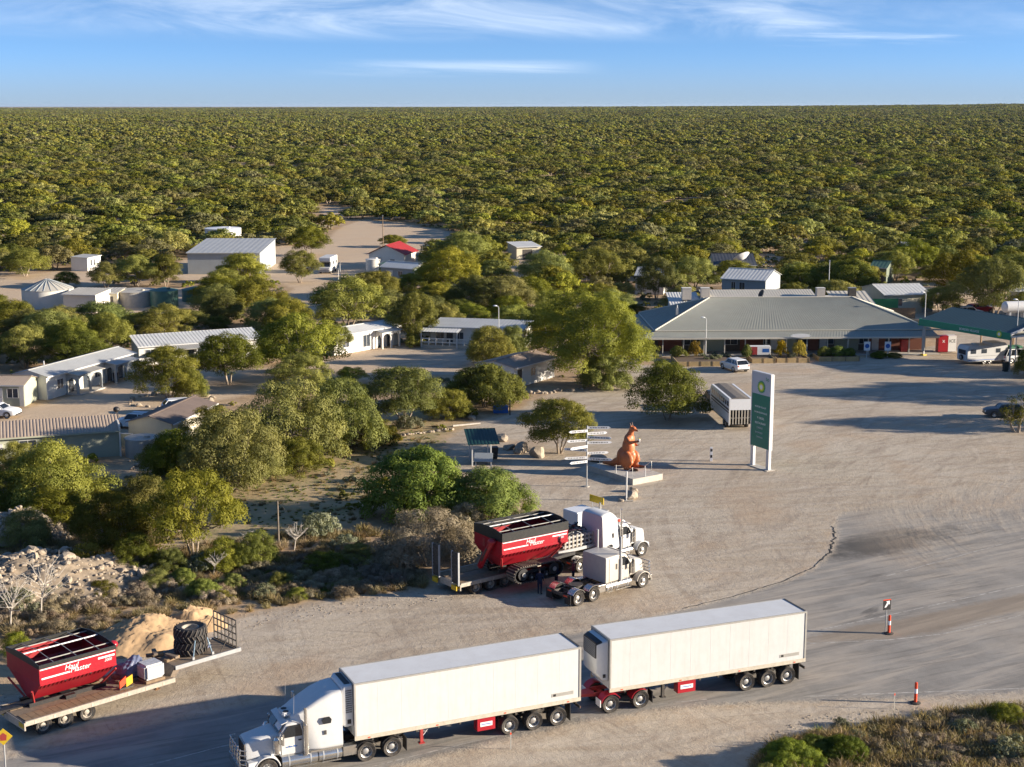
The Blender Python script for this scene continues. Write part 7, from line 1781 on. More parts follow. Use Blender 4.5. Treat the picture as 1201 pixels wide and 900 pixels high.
for x in (-.7, .7): box_part('leg', t, x - .04, x + .04, -.04, .04, 0, 1.12, white)
def bin_(label, bx, by, m, h=1.1):
    p = at(bx, by); t = thing('rubbish_bin', label, 'bin', p, R(10)); mb = MB(); mb.loft([[(-.24, -.26, .02), (.24, -.26, .02), (.24, .26, .02), (-.24, .26, .02)], [(-.32, -.34, h - .1), (.32, -.34, h - .1), (.32, .34, h - .1), (-.32, .34, h - .1)]], m); mb.build('body', t, .02)
    mb = MB(); mb.box(-.34, .34, -.37, .37, h - .097, h, m); mb.build('lid', t, .03)
    for x in (-.2, .2): mb = MB(); mb.cyl((x - .03, .3, .1), (x + .03, .3, .1), .1, rubber, seg=10); mb.build('castor', t)
bin_('black wheelie bin beside the shelter', 580, 538, black, 1.15); bin_('dark bin by the right post of the fuel canopy', 1179, 436, mat('bin_green', (.012, .03, .035), .5), 1.25)
bin_('black wheelie bin by the second porch of the long cream cabin', 136, 449, black, 1.2)
p = at(152, 497); t = thing('barbecue', 'black kettle barbecue behind the ribbed cabin row', 'barbecue', (at(137, 491).x, at(137, 491).y, 0)); mb = MB(); mb.ell((0, 0, 1.0), (.36, .36, .30), black, 14, 10); mb.build('kettle', t); mb = MB()
for a_ in (0, 120, 240): mb.tube([(0, 0, .85), (.35 * math.cos(R(a_)), .35 * math.sin(R(a_)), 0)], .025, steel_dark, 6)
mb.build('leg', t); 
p = at(587, 484); t = thing('crate', 'blue crate on the ground by the large domed bush', 'crate', p, R(4)); mb = MB(); mb.box(-.8, .8, -.5, .5, 0, .7, blue_sign); mb.build('box', t, .03); mb = MB(); mb.box(-.83, .83, -.53, .53, .703, .78, blue_sign); mb.build('lid', t, .02)
p = at(598, 487); t = thing('post', 'dark narrow post right of the blue crate', 'post', p); mb = MB(); mb.box(-.07, .07, -.07, .07, 0, 1.6, steel_dark); mb.build('shaft', t); mb = MB(); mb.box(-.1, .1, -.1, .1, 1.6, 1.68, steel_dark); mb.build('cap', t)
p = at(548, 500); t = thing('fallen_pole', 'weathered pale pole lying on the ground near the blue crate', 'log', p, R(20)); mb = MB(); mb.cyl((-1.6, 0, .13), (1.5, .2, .14), .12, BARK_W, .09); mb.build('log', t)
# blue information signs at the verandah
for bx, l in ((1016.3, 'left of the two white and blue parking signs at the verandah'), (1040.5, 'right of the two white and blue parking signs at the verandah')):
    p = at(bx, 420); t = thing('parking_sign', l, 'sign', p, R(2)); mb = MB(); mb.cyl((0, 0, 0), (0, 0, 2.2), .04, white); mb.build('post', t); mb = MB(); mb.box(-.42, .42, -.08, -.045, 1.0, 2.2, sign_white); pn_ = mb.build('panel', t, smooth=0); mb = MB(); mb.cyl((0, -.083, 1.62), (0, -.095, 1.62), .30, blue_sign, seg=20); mb.build('disc', pn_, smooth=0)
p = at(1059.5, 413.5); t = thing('gas_cylinder_cage', 'red cabinet standing on the roadhouse verandah', 'cabinet', p, R(2)); mb = MB(); mb.box(-.45, .45, -.35, .35, .1, 1.8, red_dull); mb.build('body', t, .03); mb = MB(); mb.box(-.4, .4, -.362, -.354, .3, 1.8, red_dull); mb.build('door', t)
p = at(1109, 413); t = thing('ice_freezer', 'red and white ice freezer against the roadhouse end wall', 'freezer', p, R(8)); mb = MB(); mb.box(-1.3, .1, -.45, .45, .1, 2.3, red); mb.box(.103, 1.3, -.45, .45, .1, 2.3, sign_white); mb.build('body', t, .02)
text_part('lettering', 'ICE', .62, black, t, face_M((.70, -.455, 1.55), (1, 0, 0), (0, 0, 1))); text_part('lettering', 'x', .8, sign_white, t, face_M((-.55, -.455, 1.6), (1, 0, 0), (0, 0, 1)))
p = at(889, 419); t = thing('drinks_cabinet', 'pink and white covered drinks cabinet on the verandah', 'cabinet', p, R(2)); mb = MB(); mb.box(-1.6, 1.6, -.4, .4, .15, 1.55, sign_white); mb.build('body', t, .04); mb = MB(); mb.box(-1.55, -.2, -.408, -.403, .3, 1.45, red_dull); mb.box(.5, 1.4, -.408, -.403, .7, 1.2, blue_sign); mb.build('front_panel', t, smooth=0)

# --- road furniture
def bollard(label, bx, by, h=1.25):
    p = at(bx, by); t = thing('safety_bollard', label, 'bollard', p); mb = MB(); mb.lathe([(.30, 0), (.30, .05), (.12, .10), (.02, .10)], rubber, seg=16); mb.build('base', t)
    mb = MB(); mb.lathe([(.09, .10), (.085, h - .03), (.03, h), (0, h)], orange_red, seg=14); c = mb.build('tube', t)
    mb = MB(); mb.lathe([(.093, h * .48), (.093, h * .70)], reflective, seg=14); mb.build('white_band', c)
bollard('orange-red safety bollard beside the arrow sign on the traffic island', 1042.5, 743.5); bollard('orange-red safety bollard at the road edge above the lower right scrub', 1073.5, 825)
p = at(1038.3, 742.5); t = thing('traffic_sign', 'small dark arrow sign on a grey pole on the traffic island', 'sign', p, R(18)); mb = MB(); mb.cyl((0, 0, 0), (0, 0, 2.2), .035, steel_grey); mb.build('pole', t)
mb = MB(); mb.box(-.28, .28, -.05, -.037, 1.55, 2.25, black); pnl = mb.build('panel', t, smooth=0); mb = MB(); mb.prism([(-.18, 1.72), (-.06, 1.72), (.12, 1.95), (.2, 1.88), (.18, 2.15), (-.08, 2.12), (.0, 2.05)], -.056, -.051, sign_white, axis='y'); mb.build('arrow', pnl, smooth=0); mb = MB(); mb.box(-.28, .28, -.054, -.0505, 2.19, 2.25, orange_red); mb.build('red_edge', pnl, smooth=0)
for bx, by, l in ((1048.5, 832, 'thin white guide post beside the right bollard'), (599, 879, 'thin white guide post on the gravel below the first trailer')):
    p = at(bx, by); t = thing('guide_post', l, 'post', p, R(20)); mb = MB(); mb.box(-.03, .03, -.012, .012, 0, 1.0, rail_grey); mb.build('post', t, smooth=0); mb = MB(); mb.box(-.035, .035, -.018, -.0125, .82, .93, orange_red); mb.build('reflector', t, smooth=0)
p = at(6.5, 902); t = thing('warning_sign', 'yellow diamond warning sign at the lower left frame edge', 'sign', p, R(12)); mb = MB(); mb.cyl((0, 0, 0), (0, 0, 2.1), .04, steel_grey); mb.build('pole', t)
mb = MB(); c = 1.75; mb.prism([(-.45, c), (0, c - .45), (.45, c), (0, c + .45)], -.06, -.045, yellow, axis='y'); pnl = mb.build('panel', t, smooth=0); mb = MB(); mb.prism([(-.14, c - .2), (.14, c - .2), (.17, c + .08), (.0, c + .22), (-.17, c + .08)], -.066, -.061, pipe_red, axis='y'); mb.build('symbol', pnl, smooth=0)
p = at(327, 640); t = thing('post', 'grey weathered timber post in the left scrub', 'post', p); mb = MB(); mb.cyl((0, 0, 0), (0, 0, 3.5), .08, BARK_D, .06, 8); mb.build('shaft', t); mb = MB(); mb.tube([(0, 0, 3.35), (.25, .1, 3.2), (.6, .2, 2.6)], .012, steel_dark, 5); mb.build('wire', t)

# --- people beside the middle low loader
skin = mat('skin', (.42, .24, .17), .6, var=.06); navy = mat('navy_workwear', (.012, .016, .045), .8, var=.2); maroon = mat('maroon_shirt', (.20, .02, .035), .8, var=.15); hair_m = mat('dark_hair', (.03, .02, .015), .7); boot = mat('boots', (.035, .025, .02), .7)
def person(label, px, py, rz, h=1.78, shirt=navy, pants=navy, lean=0.0, arms='down'):
    p = at(px, py); t = thing('person', label, 'person', p, rz); k = h / 1.78; mb = MB(); m = skin
    mb.ell((0, 0, .98), (.12, .17, .14), m); mb.ell((.01, 0, 1.20), (.12, .165, .22), m); mb.ell((.0, 0, 1.38), (.11, .20, .12), m)
    capsule(mb, (0, 0, 1.45), (.01, 0, 1.55), .065, .06, m); mb.ell((.02, 0, 1.66), (.10, .078, .125), m, 14, 10); mb.ell((.115, 0, 1.645), (.025, .016, .03), m, 8, 6)
    for s in (-1, 1):
        mb.ell((.01, s * .08, 1.66), (.022, .014, .032), m, 8, 6)
        capsule(mb, (0, s * .09, .93), (.03, s * .10, .50), .095, .065, m); capsule(mb, (.03, s * .10, .50), (-.02 + s * .05, s * .11, .09), .065, .045, m); capsule(mb, (-.03 + s * .05, s * .11, .05), (.16 + s * .05, s * .13, .04), .045, .035, m)
        capsule(mb, (0, s * .20, 1.40), (-.02, s * .27, 1.12), .055, .042, m)
        if arms == 'down': capsule(mb, (-.02, s * .27, 1.12), (.06, s * .26, .88), .042, .032, m)
        else: capsule(mb, (-.02, s * .27, 1.12), (.22, s * .18, 1.12), .042, .032, m)
    ex = MB()
    for s in (-1, 1):
        c = Vector((.075, s * .26, .82)) if arms == 'down' else Vector((.29, s * .17, 1.12)); dn = Vector((.2, 0, -1)).normalized() if arms == 'down' else Vector((1, 0, -.1)).normalized(); ex.ell(c, (.022, .04, .045) if arms == 'down' else (.045, .04, .022), skin, 10, 8)
        for i, ln in enumerate((.075, .085, .08, .065)):
            q = c + dn * .035 + Vector((0, (i - 1.5) * .018, 0)); ex.tube([q, q + dn * ln * .5, q + dn * ln + Vector((.01, 0, -.01))], .009, skin, 6, .006)
        q = c + Vector((.02, -s * .03, 0)); ex.tube([q, q + dn * .03 + Vector((.02, -s * .02, 0)), q + dn * .06 + Vector((.02, -s * .02, 0))], .01, skin, 6, .007)
    def mf(c):
        if c.z > 1.50: return skin
        if arms == 'down' and c.z < .93 and abs(c.y) > .235: return skin
        if arms != 'down' and c.x > .20 and c.z > 1.0: return skin
        if c.z < .10: return boot
        return shirt if c.z > .95 else pants
    b = remeshed('body', mb, .022, mf, t, 3, ex)
    mb = MB(); mb.ell((-.005, 0, 1.70), (.112, .09, .10), hair_m, 12, 8); mb.build('hair', t)
    t.scale = (k, k, k); return t
person('person in dark navy workwear walking beside the crawler track of the hopper', 633, 697, R(75), 1.82)
person('person in dark navy overalls standing between the hopper and the beige prime mover', 652, 688, R(30), 1.75, arms='bent')
person('person in a maroon shirt behind the rear wheels of the beige prime mover', 672.5, 684, R(160), 1.72, maroon, navy, arms='bent')

# --- rocks
lime = mat('limestone', (.37, .305, .23), .9, var=.3, scale=2.5, bump=.5, bscale=5, dirt=.2); sand_m = mat('sand_heap', (.42, .285, .16), .95, var=.16, scale=1.2, bump=.5, bscale=4); rubble_m = mat('rubble_soil', (.30, .235, .165), .95, var=.4, scale=1.4, bump=.8, bscale=3.2)
def rock_mesh(seed):
    g = random.Random(seed); bm = bmesh.new(); bmesh.ops.create_icosphere(bm, subdivisions=2, radius=1)
    cuts = [(Vector((g.gauss(0, 1), g.gauss(0, 1), g.gauss(0, 1))).normalized(), g.uniform(.55, .85)) for _ in range(9)]
    for v in bm.verts:
        for n, d in cuts:
            e = v.co.dot(n) - d
            if e > 0: v.co -= n * e
        v.co *= 1 + g.uniform(-.04, .04)
    me = bpy.data.meshes.new('rock'); bm.to_mesh(me); bm.free(); me.materials.append(lime); return me
ROCKS = [rock_mesh(i) for i in range(7)]
rg = random.Random(12)
def rock(label, x, y, s, z=0.0, group=None, flat=.65):
    o = data_obj('rock', rg.choice(ROCKS)); o.location = (x, y, z + s * flat * .35); o.rotation_euler = (rg.uniform(-.2, .2), rg.uniform(-.2, .2), rg.uniform(0, 6.28)); o.scale = (s * rg.uniform(.8, 1.25), s * rg.uniform(.7, 1.0), s * flat * rg.uniform(.8, 1.2)); return tag(o, label, 'rock', group)
for bx, by, s, l in ((588, 517, .85, 'pale boulder behind the shelter roof corner'), (597, 527, .8, 'long low boulder right of the shelter'), (611, 530, 1.15, 'large pale boulder between the shelter and the fingerpost tree'), (631, 536, 1.2, 'shaded boulder at the foot of the fingerpost tree'), (701, 541, .9, 'flat boulder behind the fingerpost'), (741, 585, .9, 'tan boulder in front of the plinth corner'), (743, 577, .55, 'small tan boulder against the plinth corner'), (729, 588, .35, 'small stone beside the white pole'), (553, 492, .6, 'pale boulder near the fallen pole'), (1106, 860, .22, 'small stone on the gravel above the lower right scrub')):
    p = at(bx, by); rock(l, p.x, p.y, s)
for i in range(26):
    t_ = i / 26 * 6.283; c = at(200, 470); rock('one of the pale stones ringing the bed in the cabin court', c.x + 4.6 * math.cos(t_) + rg.uniform(-.3, .3), c.y + 5.2 * math.sin(t_) * .8 + rg.uniform(-.3, .3), rg.uniform(.22, .5), group='stones ringing the bed in the cabin court')
for i in range(22):
    p = at(470 + i * 2.9, 511 - i * .32 + rg.uniform(-.6, .6)); rock('one of the small stones lined up beside the dry grass', p.x, p.y, rg.uniform(.16, .28), group='line of stones beside the dry grass')
for i in range(14):
    p = at(622 + i * 4.6 + rg.uniform(-1, 1), 462 - i * .35 + rg.uniform(-1.5, 1.5)); rock('one of the edging stones before the brown-roofed cabin', p.x, p.y, rg.uniform(.2, .42), group='edging stones before the brown-roofed cabin')
for i in range(10):
    p = at(150 + i * 4 + rg.uniform(-2, 2), 545 + rg.uniform(-6, 8)); rock('one of the pale stones below the corrugated tank', p.x, p.y, rg.uniform(.2, .5), group='stones below the corrugated tank')

def mound(name, cx, cy_, rx, ry, h, rz, m, seed, power=1.4, rough=.12, n=44):
    """heap of loose material standing on the ground"""
    g = np.random.default_rng(seed); ph = g.uniform(0, 6.28, 12); v = []; f = []
    for j in range(n + 1):
        for i in range(n + 1):
            u, w = i / n * 2 - 1, j / n * 2 - 1; r = math.hypot(u, w); edge = 1 + .13 * math.sin(3 * math.atan2(w, u) + ph[0]) + .08 * math.sin(5 * math.atan2(w, u) + ph[1])
            z = max(0, 1 - (r / edge / .96) ** power) if r < edge else 0
            nz = sum(math.sin(u * k * 2.1 + ph[k]) * math.sin(w * k * 1.9 + ph[k + 3]) / k for k in range(2, 8)) * rough + g.normal() * rough * .12
            v.append((u * rx, w * ry, h * (z ** .9) * (1 + nz) + (nz * h * .25 if z > 0 else 0) - .02 - (0 if z > 0 else .12)))
    for j in range(n):
        for i in range(n): a = j * (n + 1) + i; f.append((a, a + 1, a + n + 2, a + n + 1))
    mb = MB(); mb.add(v, f, m, Matrix.Translation((cx, cy_, 0)) @ Matrix.Rotation(rz, 4, 'Z')); o = mb.build(name, smooth=60); struct(o); return o
p = at(170, 752); mound('sand_mound', p.x, p.y, 4.3, 2.7, 1.65, R(32), sand_m, 3, 1.2, .22, 60)
p = at(228, 735); mound('sand_mound', p.x, p.y, 2.4, 1.6, 1.3, R(30), sand_m, 5, 1.3, .26, 50)
p = at(30, 690); mound('rubble_bank', p.x, p.y, 9.5, 7.5, 1.9, R(20), rubble_m, 8, 1.6, .22, 70)
p = at(20, 632); mound('rubble_bank', p.x, p.y, 4.5, 3.2, 2.2, R(10), rubble_m, 11, 1.5, .2)
MOUNDS = [o for o in bpy.data.objects if o.name.startswith('rubble_bank')]
rp = at(45, 680)
for i in range(70):
    a_ = rg.uniform(0, 6.28); q_ = math.sqrt(rg.random()); x = rp.x + 9 * q_ * math.cos(a_); y = rp.y + 6 * q_ * math.sin(a_)
    rock('one of the pale limestone blocks scattered over the rubble bank at the left', x, y, rg.uniform(.14, .52) * (1 if i % 4 else 1.3), max(0, 1.75 * (1 - q_ ** 1.6)) * .9, group='limestone blocks on the rubble bank', flat=.8)
for i in range(26):
    p = at(88 + rg.uniform(0, 60), 668 + rg.uniform(0, 26)); rock('one of the sunlit limestone blocks right of the yellow wattle', p.x, p.y, rg.uniform(.2, .6), .2, group='limestone blocks right of the yellow wattle', flat=.8)

# --- dead shrubs, low scrub, grasses
def simple_plant(name, label, cat, me, x, y, s, z=0.0, group=None, sz=None):
    o = data_obj(name, me); o.location = (x, y, z); o.rotation_euler = (0, 0, _prng.uniform(0, 6.28)); o.scale = (s, s, sz or s); return tag(o, label, cat, group)
for bx, by, s, l in ((500, 664, 1.02, 'largest grey-brown dead shrub, in front of the bright green bushes'), (535, 652, .62, 'small grey dead shrub next to the red hopper'), (468, 662, .60, 'dead shrub at the left side of the largest one'), (548, 622, .5, 'dry grey shrub between the two bright green bushes'), (598, 618, .45, 'dry grey shrub right of the bright green bush behind the hopper')):
    p = at(bx, by); plant('dead', 'dead_shrub', l, 'shrub', p.x, p.y, s * 3.5, s * 4.5)
def dead_tree(label, bx, by, H, seed):
    p = at(bx, by); t = thing('dead_tree', label, 'tree', p); g = random.Random(seed); mb = MB()
    tr = [(0, 0, -.1), (.1, .05, H * .3), (.3, 0, H * .55)]; mb.tube(tr, .055, BARK_W, 7, .035); mb.build('trunk', t); mb = MB()
    for i in range(22):
        s = Vector(tr[1]).lerp(Vector(tr[2]), g.random()); d = Vector((g.uniform(-1, 1), g.uniform(-1, 1), g.uniform(.3, 1.2))).normalized(); q1 = s + d * H * .25; q2 = q1 + (d + Vector((g.uniform(-.6, .6), g.uniform(-.6, .6), .2))).normalized() * H * .25; mb.tube([s, q1, q2], .026, BARK_W, 5, .007)
        for k in range(3): e = q1.lerp(q2, g.random()); mb.tube([e, e + Vector((g.uniform(-1, 1), g.uniform(-1, 1), g.uniform(0, .8))) * H * .13], .012, BARK_W, 4, .004)
    mb.build('branch', t)
dead_tree('bleached leafless tree behind the left red hopper', 48, 728, 4.6, 1); dead_tree('bleached leafless tree at the left frame edge above the red hopper', 12, 740, 3.8, 2); dead_tree('tangle of bleached dead branches by the timber post', 345, 645, 2.2, 3); dead_tree('bleached dead branches left of the timber post', 290, 660, 2.4, 4); dead_tree('pale dead limb leaning out of the scrub left of the dry slope', 250, 675, 1.8, 6)
sg_ = random.Random(21)
def scrub_patch(label, group, name, poly, n, mes, smin, smax):
    P = [at(*q).xy for q in poly]; xs = [q.x for q in P]; ys = [q.y for q in P]; k = 0; tr = 0
    while k < n and tr < n * 40:
        tr += 1; x = sg_.uniform(min(xs), max(xs)); y = sg_.uniform(min(ys), max(ys))
        if seg_sdf(np.array([x]), np.array([y]), [(q.x, q.y) for q in P])[0] > 0: continue
        simple_plant(name, label, 'shrub', sg_.choice(mes), x, y, sg_.uniform(smin, smax), group=group); k += 1
scrub_patch('one of the low brown dry shrubs on the slope left of the middle low loader', 'dry shrubs on the roadside slope', 'dry_shrub', [(240, 705), (300, 660), (430, 640), (470, 660), (500, 680), (430, 698), (330, 712)], 60, LOWDRY, .6, 1.25)
scrub_patch('one of the low grey shrubs in the scrub around the rubble bank', 'low shrubs around the rubble bank', 'dry_shrub', [(0, 740), (0, 700), (60, 690), (150, 680), (220, 690), (150, 712), (110, 735), (40, 745)], 46, LOWDRY, .6, 1.3)
scrub_patch('one of the brown dry shrubs in the lower right scrub', 'dry shrubs in the lower right scrub', 'dry_shrub', [(1000, 905), (1060, 858), (1110, 838), (1240, 836), (1260, 940), (1000, 960)], 70, LOWDRY, .5, 1.15)
for i, (bx, by, w, h, kd, l) in enumerate([(925, 900, 70, 34, 'green_bush', 'bright green bush at the left end of the lower right scrub'), (955, 888, 50, 26, 'green_bush', 'bright green bush behind the left end of the lower right scrub'), (990, 892, 54, 30, 'green_bush', 'yellow-green bush in the middle of the lower right scrub'), (1005, 870, 34, 14, 'saltbush', 'small grey saltbush at the back of the lower right scrub'), (986, 852, 22, 11, 'saltbush', 'small dark saltbush alone on the gravel above the lower right scrub'), (1130, 862, 40, 20, 'saltbush', 'saltbush among the dry shrubs at the right'), (1180, 850, 56, 26, 'bush', 'olive bush in the lower right scrub near the frame edge'), (1190, 890, 60, 30, 'saltbush', 'grey-green saltbush in the lower right corner'), (900, 915, 40, 20, 'bush', 'dark bush at the bottom edge left of the lower right scrub')]):
    T(kd, l, bx, by, w, h)
for bx, by, w, h, kd, l in ((185, 690, 46, 24, 'bush', 'yellow-green bush left of the small bright green bush'), (215, 688, 34, 22, 'green_bush', 'bright green bush behind the first sand mound'), (310, 700, 34, 16, 'saltbush', 'grey-green saltbush on the slope between the sand mounds and the low loader'), (350, 702, 30, 14, 'bush', 'yellow-green low bush on the slope left of the low loader ramps'), (60, 705, 40, 20, 'saltbush', 'pale saltbush at the front of the rubble bank'), (120, 700, 44, 20, 'bush', 'yellow-green bush behind the sand mound, left side')):
    T(kd, l, bx, by, w, h)
for bx, by, w, h, kd, l in ((238, 700, 38, 22, 'green_bush', 'small bright green bush above the sand mounds'), (275, 690, 28, 18, 'green_bush', 'small bright green bush on the slope right of the sand mounds'), (262, 705, 26, 14, 'wattle', 'small golden bush right of the sand mounds'), (455, 640, 20, 20, 'wattle', 'small golden bush left of the largest dead shrub'), (20, 720, 50, 34, 'saltbush', 'grey saltbush on the rubble bank'), (30, 608, 40, 26, 'saltbush', 'pale prickly saltbush above the rubble bank'), (200, 672, 44, 30, 'bush', 'olive bush below the scrub trees, left of the sand mounds'), (235, 670, 40, 24, 'saltbush', 'silver saltbush above the sand mounds'), (330, 690, 36, 20, 'bush', 'dark low bush in the shaded slope'), (380, 668, 50, 22, 'bush', 'dark low bush below the silver saltbush'), (420, 660, 50, 24, 'bush', 'dark low bush left of the golden bush'), (20, 770, 40, 30, 'bush', 'dark bush behind the left red hopper')):
    T(kd, l, bx, by, w, h)
HAZE = 1.2e-5
# ------------------------------------------------------------------ woodland and ground cover
def join_mesh(name, meshes):
    bm = bmesh.new(); mats_ = []
    for me in meshes:
        n0 = len(bm.faces); bm.from_mesh(me); bm.faces.ensure_lookup_table(); base = len(mats_)
        for m in me.materials: mats_.append(m)
        for f in bm.faces[n0:]: f.material_index += base
    me = bpy.data.meshes.new(name); bm.to_mesh(me); bm.free()
    for m in mats_: me.materials.append(m)
    return me
def scatter_stuff(name, pts, meshes, label, cat, kind='stuff'):
    """ONE object: geometry nodes set one of the source meshes on every point. pts: x,y,z,rot,scale_xy,scale_z,index"""
    pts = np.asarray(pts, float); me = bpy.data.meshes.new(name); me.vertices.add(len(pts)); me.vertices.foreach_set('co', pts[:, :3].astype(np.float32).ravel())
    a = me.attributes.new('rot', 'FLOAT_VECTOR', 'POINT'); a.data.foreach_set('vector', np.stack([pts[:, 3] * 0, pts[:, 3] * 0, pts[:, 3]], 1).astype(np.float32).ravel())
    a = me.attributes.new('scl', 'FLOAT_VECTOR', 'POINT'); a.data.foreach_set('vector', pts[:, [4, 4, 5]].astype(np.float32).ravel())
    a = me.attributes.new('idx', 'INT', 'POINT'); a.data.foreach_set('value', pts[:, 6].astype(np.int32))
    o = bpy.data.objects.new(name, me); COL.objects.link(o); o['kind'] = kind; o['label'] = label; o['category'] = cat
    ng = bpy.data.node_groups.new(name + '_nodes', 'GeometryNodeTree')
    ng.interface.new_socket('Geometry', in_out='INPUT', socket_type='NodeSocketGeometry'); ng.interface.new_socket('Geometry', in_out='OUTPUT', socket_type='NodeSocketGeometry')
    gi_ = ng.nodes.new('NodeGroupInput'); go = ng.nodes.new('NodeGroupOutput'); ip = ng.nodes.new('GeometryNodeInstanceOnPoints'); jn = ng.nodes.new('GeometryNodeJoinGeometry')
    for i, m in reversed(list(enumerate(meshes))):
        src = bpy.data.objects.new(name + '_source', m); oi = ng.nodes.new('GeometryNodeObjectInfo'); oi.inputs['Object'].default_value = src; oi.inputs['As Instance'].default_value = True
        ng.links.new(oi.outputs['Geometry'], jn.inputs[0])
    ng.links.new(gi_.outputs[0], ip.inputs['Points']); ng.links.new(jn.outputs[0], ip.inputs['Instance']); ip.inputs['Pick Instance'].default_value = True
    for nm, dt, sk in (('rot', 'FLOAT_VECTOR', 'Rotation'), ('scl', 'FLOAT_VECTOR', 'Scale'), ('idx', 'INT', 'Instance Index')):
        na = ng.nodes.new('GeometryNodeInputNamedAttribute'); na.data_type = dt; na.inputs['Name'].default_value = nm; ng.links.new(na.outputs['Attribute'], ip.inputs[sk])
    ng.links.new(ip.outputs[0], go.inputs[0]); md = o.modifiers.new('scatter', 'NODES'); md.node_group = ng
    return o

WG = np.random.default_rng(4)
KEEP_OPEN = [P_((0, 392), (0, 358), (255, 358), (255, 385)), P_((80, 345), (85, 316), (135, 316), (140, 345)), P_((205, 356), (215, 318), (325, 318), (330, 356)), P_((422, 352), (425, 316), (497, 316), (500, 364)),
             P_((828, 364), (836, 328), (908, 332), (908, 364)), P_((736, 366), (742, 344), (785, 344), (785, 366)), P_((1008, 396), (1018, 364), (1115, 364), (1112, 396)), P_((150, 442), (156, 404), (312, 392), (312, 442)), P_((1012, 350), (1016, 332), (1045, 332), (1045, 350)), P_((590, 326), (600, 303), (640, 303), (645, 326)), P_((1055, 322), (1060, 306), (1088, 306), (1090, 322))]
def blocked(x, y):
    """keep trees off yards, road and buildings"""
    d = np.full(x.shape, 1e9)
    for p in YARDS + [ROAD_POLY]: d = np.minimum(d, seg_sdf(x, y, p))
    b = d < 1.6
    for ex, ey, er in EXC: b |= (x - ex) ** 2 + (y - ey) ** 2 < (er + 1.5) ** 2
    b |= seg_sdf(x, y, P_((200, 660), (200, 560), (300, 470), (560, 430), (620, 430), (760, 440), (760, 600), (560, 640))) < 0
    b |= (y < 165) & (x > -30); b |= y < 120
    b |= (x > 8) & (x < 62) & (y > 178) & (y < 222)
    for q in KEEP_OPEN: b |= seg_sdf(x, y, q) < 0
    # the cabins must stay in view: clear ground before each front wall
    return b
def jitter_grid(y0, y1, sp, keep=1.0, half=.43):
    out = []; y = y0
    while y < y1:
        xm = y * half + 25; xs = np.arange(-xm, xm, sp); k = len(xs)
        px = xs + WG.uniform(-.46, .46, k) * sp; py = y + WG.uniform(-.46, .46, k) * sp
        m = WG.random(k) < keep; out.append(np.stack([px[m], py[m]], 1)); y += sp
    return np.concatenate(out)
near = jitter_grid(170, 640, 6.7)
near = near[~blocked(near[:, 0], near[:, 1])]
# clearings of varied density
den = np.sin(near[:, 0] * .05 + 1.3) * np.sin(near[:, 1] * .043) + .6 * np.sin(near[:, 0] * .13 + near[:, 1] * .09)
near = near[WG.random(len(near)) < np.clip(.90 + .25 * den, .45, 1.0)]
near = near[np.argsort(near[:, 1])]
inview = np.abs(near[:, 0]) < near[:, 1] * .36 + 4
ind = near[inview][:235]; cut = set(map(tuple, ind)); rest = np.array([p for p in near if tuple(p) not in cut])
def region(x, y):
    u = 600.5 + FPX * x / (y * math.cos(PITCH) + CAM_H * math.sin(PITCH))
    if u < 300: return ('one of the mallee trees around the tanks, white hut and grey shed at the left', 'mallee trees around the tanks and the grey shed')
    if u < 560: return ('one of the mallee trees around the drive and the red-roofed block', 'mallee trees around the drive and the red-roofed block')
    if u < 760: return ('one of the mallee trees filling the ground behind the tall gum', 'mallee trees behind the tall gum')
    return ('one of the mallee trees filling the ground behind the roadhouse and fuel canopy', 'mallee trees behind the roadhouse')
for x, y in ind:
    r = WG.uniform(1.9, 4.5); l, gname = region(x, y)
    plant('mallee' if y < 250 else 'wood', 'mallee_tree', l, 'tree', float(x), float(y), r, r * WG.uniform(1.1, 1.4), group=gname)
LOD3 = []; LOD4 = []
for i in range(6):
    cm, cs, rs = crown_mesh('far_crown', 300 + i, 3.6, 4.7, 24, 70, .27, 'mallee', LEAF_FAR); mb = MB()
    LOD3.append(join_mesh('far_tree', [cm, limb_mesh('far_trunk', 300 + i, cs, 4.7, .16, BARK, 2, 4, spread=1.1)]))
for i in range(5):
    cm, cs, rs = crown_mesh('distant_crown', 340 + i, 3.6, 4.7, 12, 26, .62, 'mallee', LEAF_FAR, aspect=.7); LOD4.append(cm)
CL = []
for i in range(4):   # clump of far crowns
    g = random.Random(i); ms = []
    for k in range(9):
        cm = LOD4[g.randrange(5)].copy(); M = Matrix.Translation((g.uniform(-13, 13), g.uniform(-9, 9), g.uniform(-.4, .5))) @ Matrix.Rotation(g.uniform(0, 6.28), 4, 'Z') @ Matrix.Scale(g.uniform(.8, 1.25), 4); cm.transform(M); ms.append(cm)
    me = join_mesh('far_clump', ms)
    for p_ in me.polygons: p_.material_index = 0
    CL.append(me)
def pack(p, sc, nidx, zs=1.0):
    k = len(p); s = WG.uniform(sc[0], sc[1], k); z = hill(p[:, 0], p[:, 1])
    return np.stack([p[:, 0], p[:, 1], z - .1, WG.uniform(0, 6.28, k), s * 1.15, s * WG.uniform(.75, 1.15, k) * zs, WG.integers(0, nidx, k)], 1)
def thin(p, f=.25):
    d = np.sin(p[:, 0] * .021 + 1.3) * np.sin(p[:, 1] * .017) + .6 * np.sin(p[:, 0] * .057 + p[:, 1] * .031) + .5 * np.sin(p[:, 0] * .13 - p[:, 1] * .071)
    return p[WG.random(len(p)) < np.clip(.80 + (f + .15) * d, .22, 1.0)]
mid1 = thin(jitter_grid(640, 1150, 7.0)); mid2 = thin(jitter_grid(1150, 2400, 10.5), .3)
mid2 = mid2
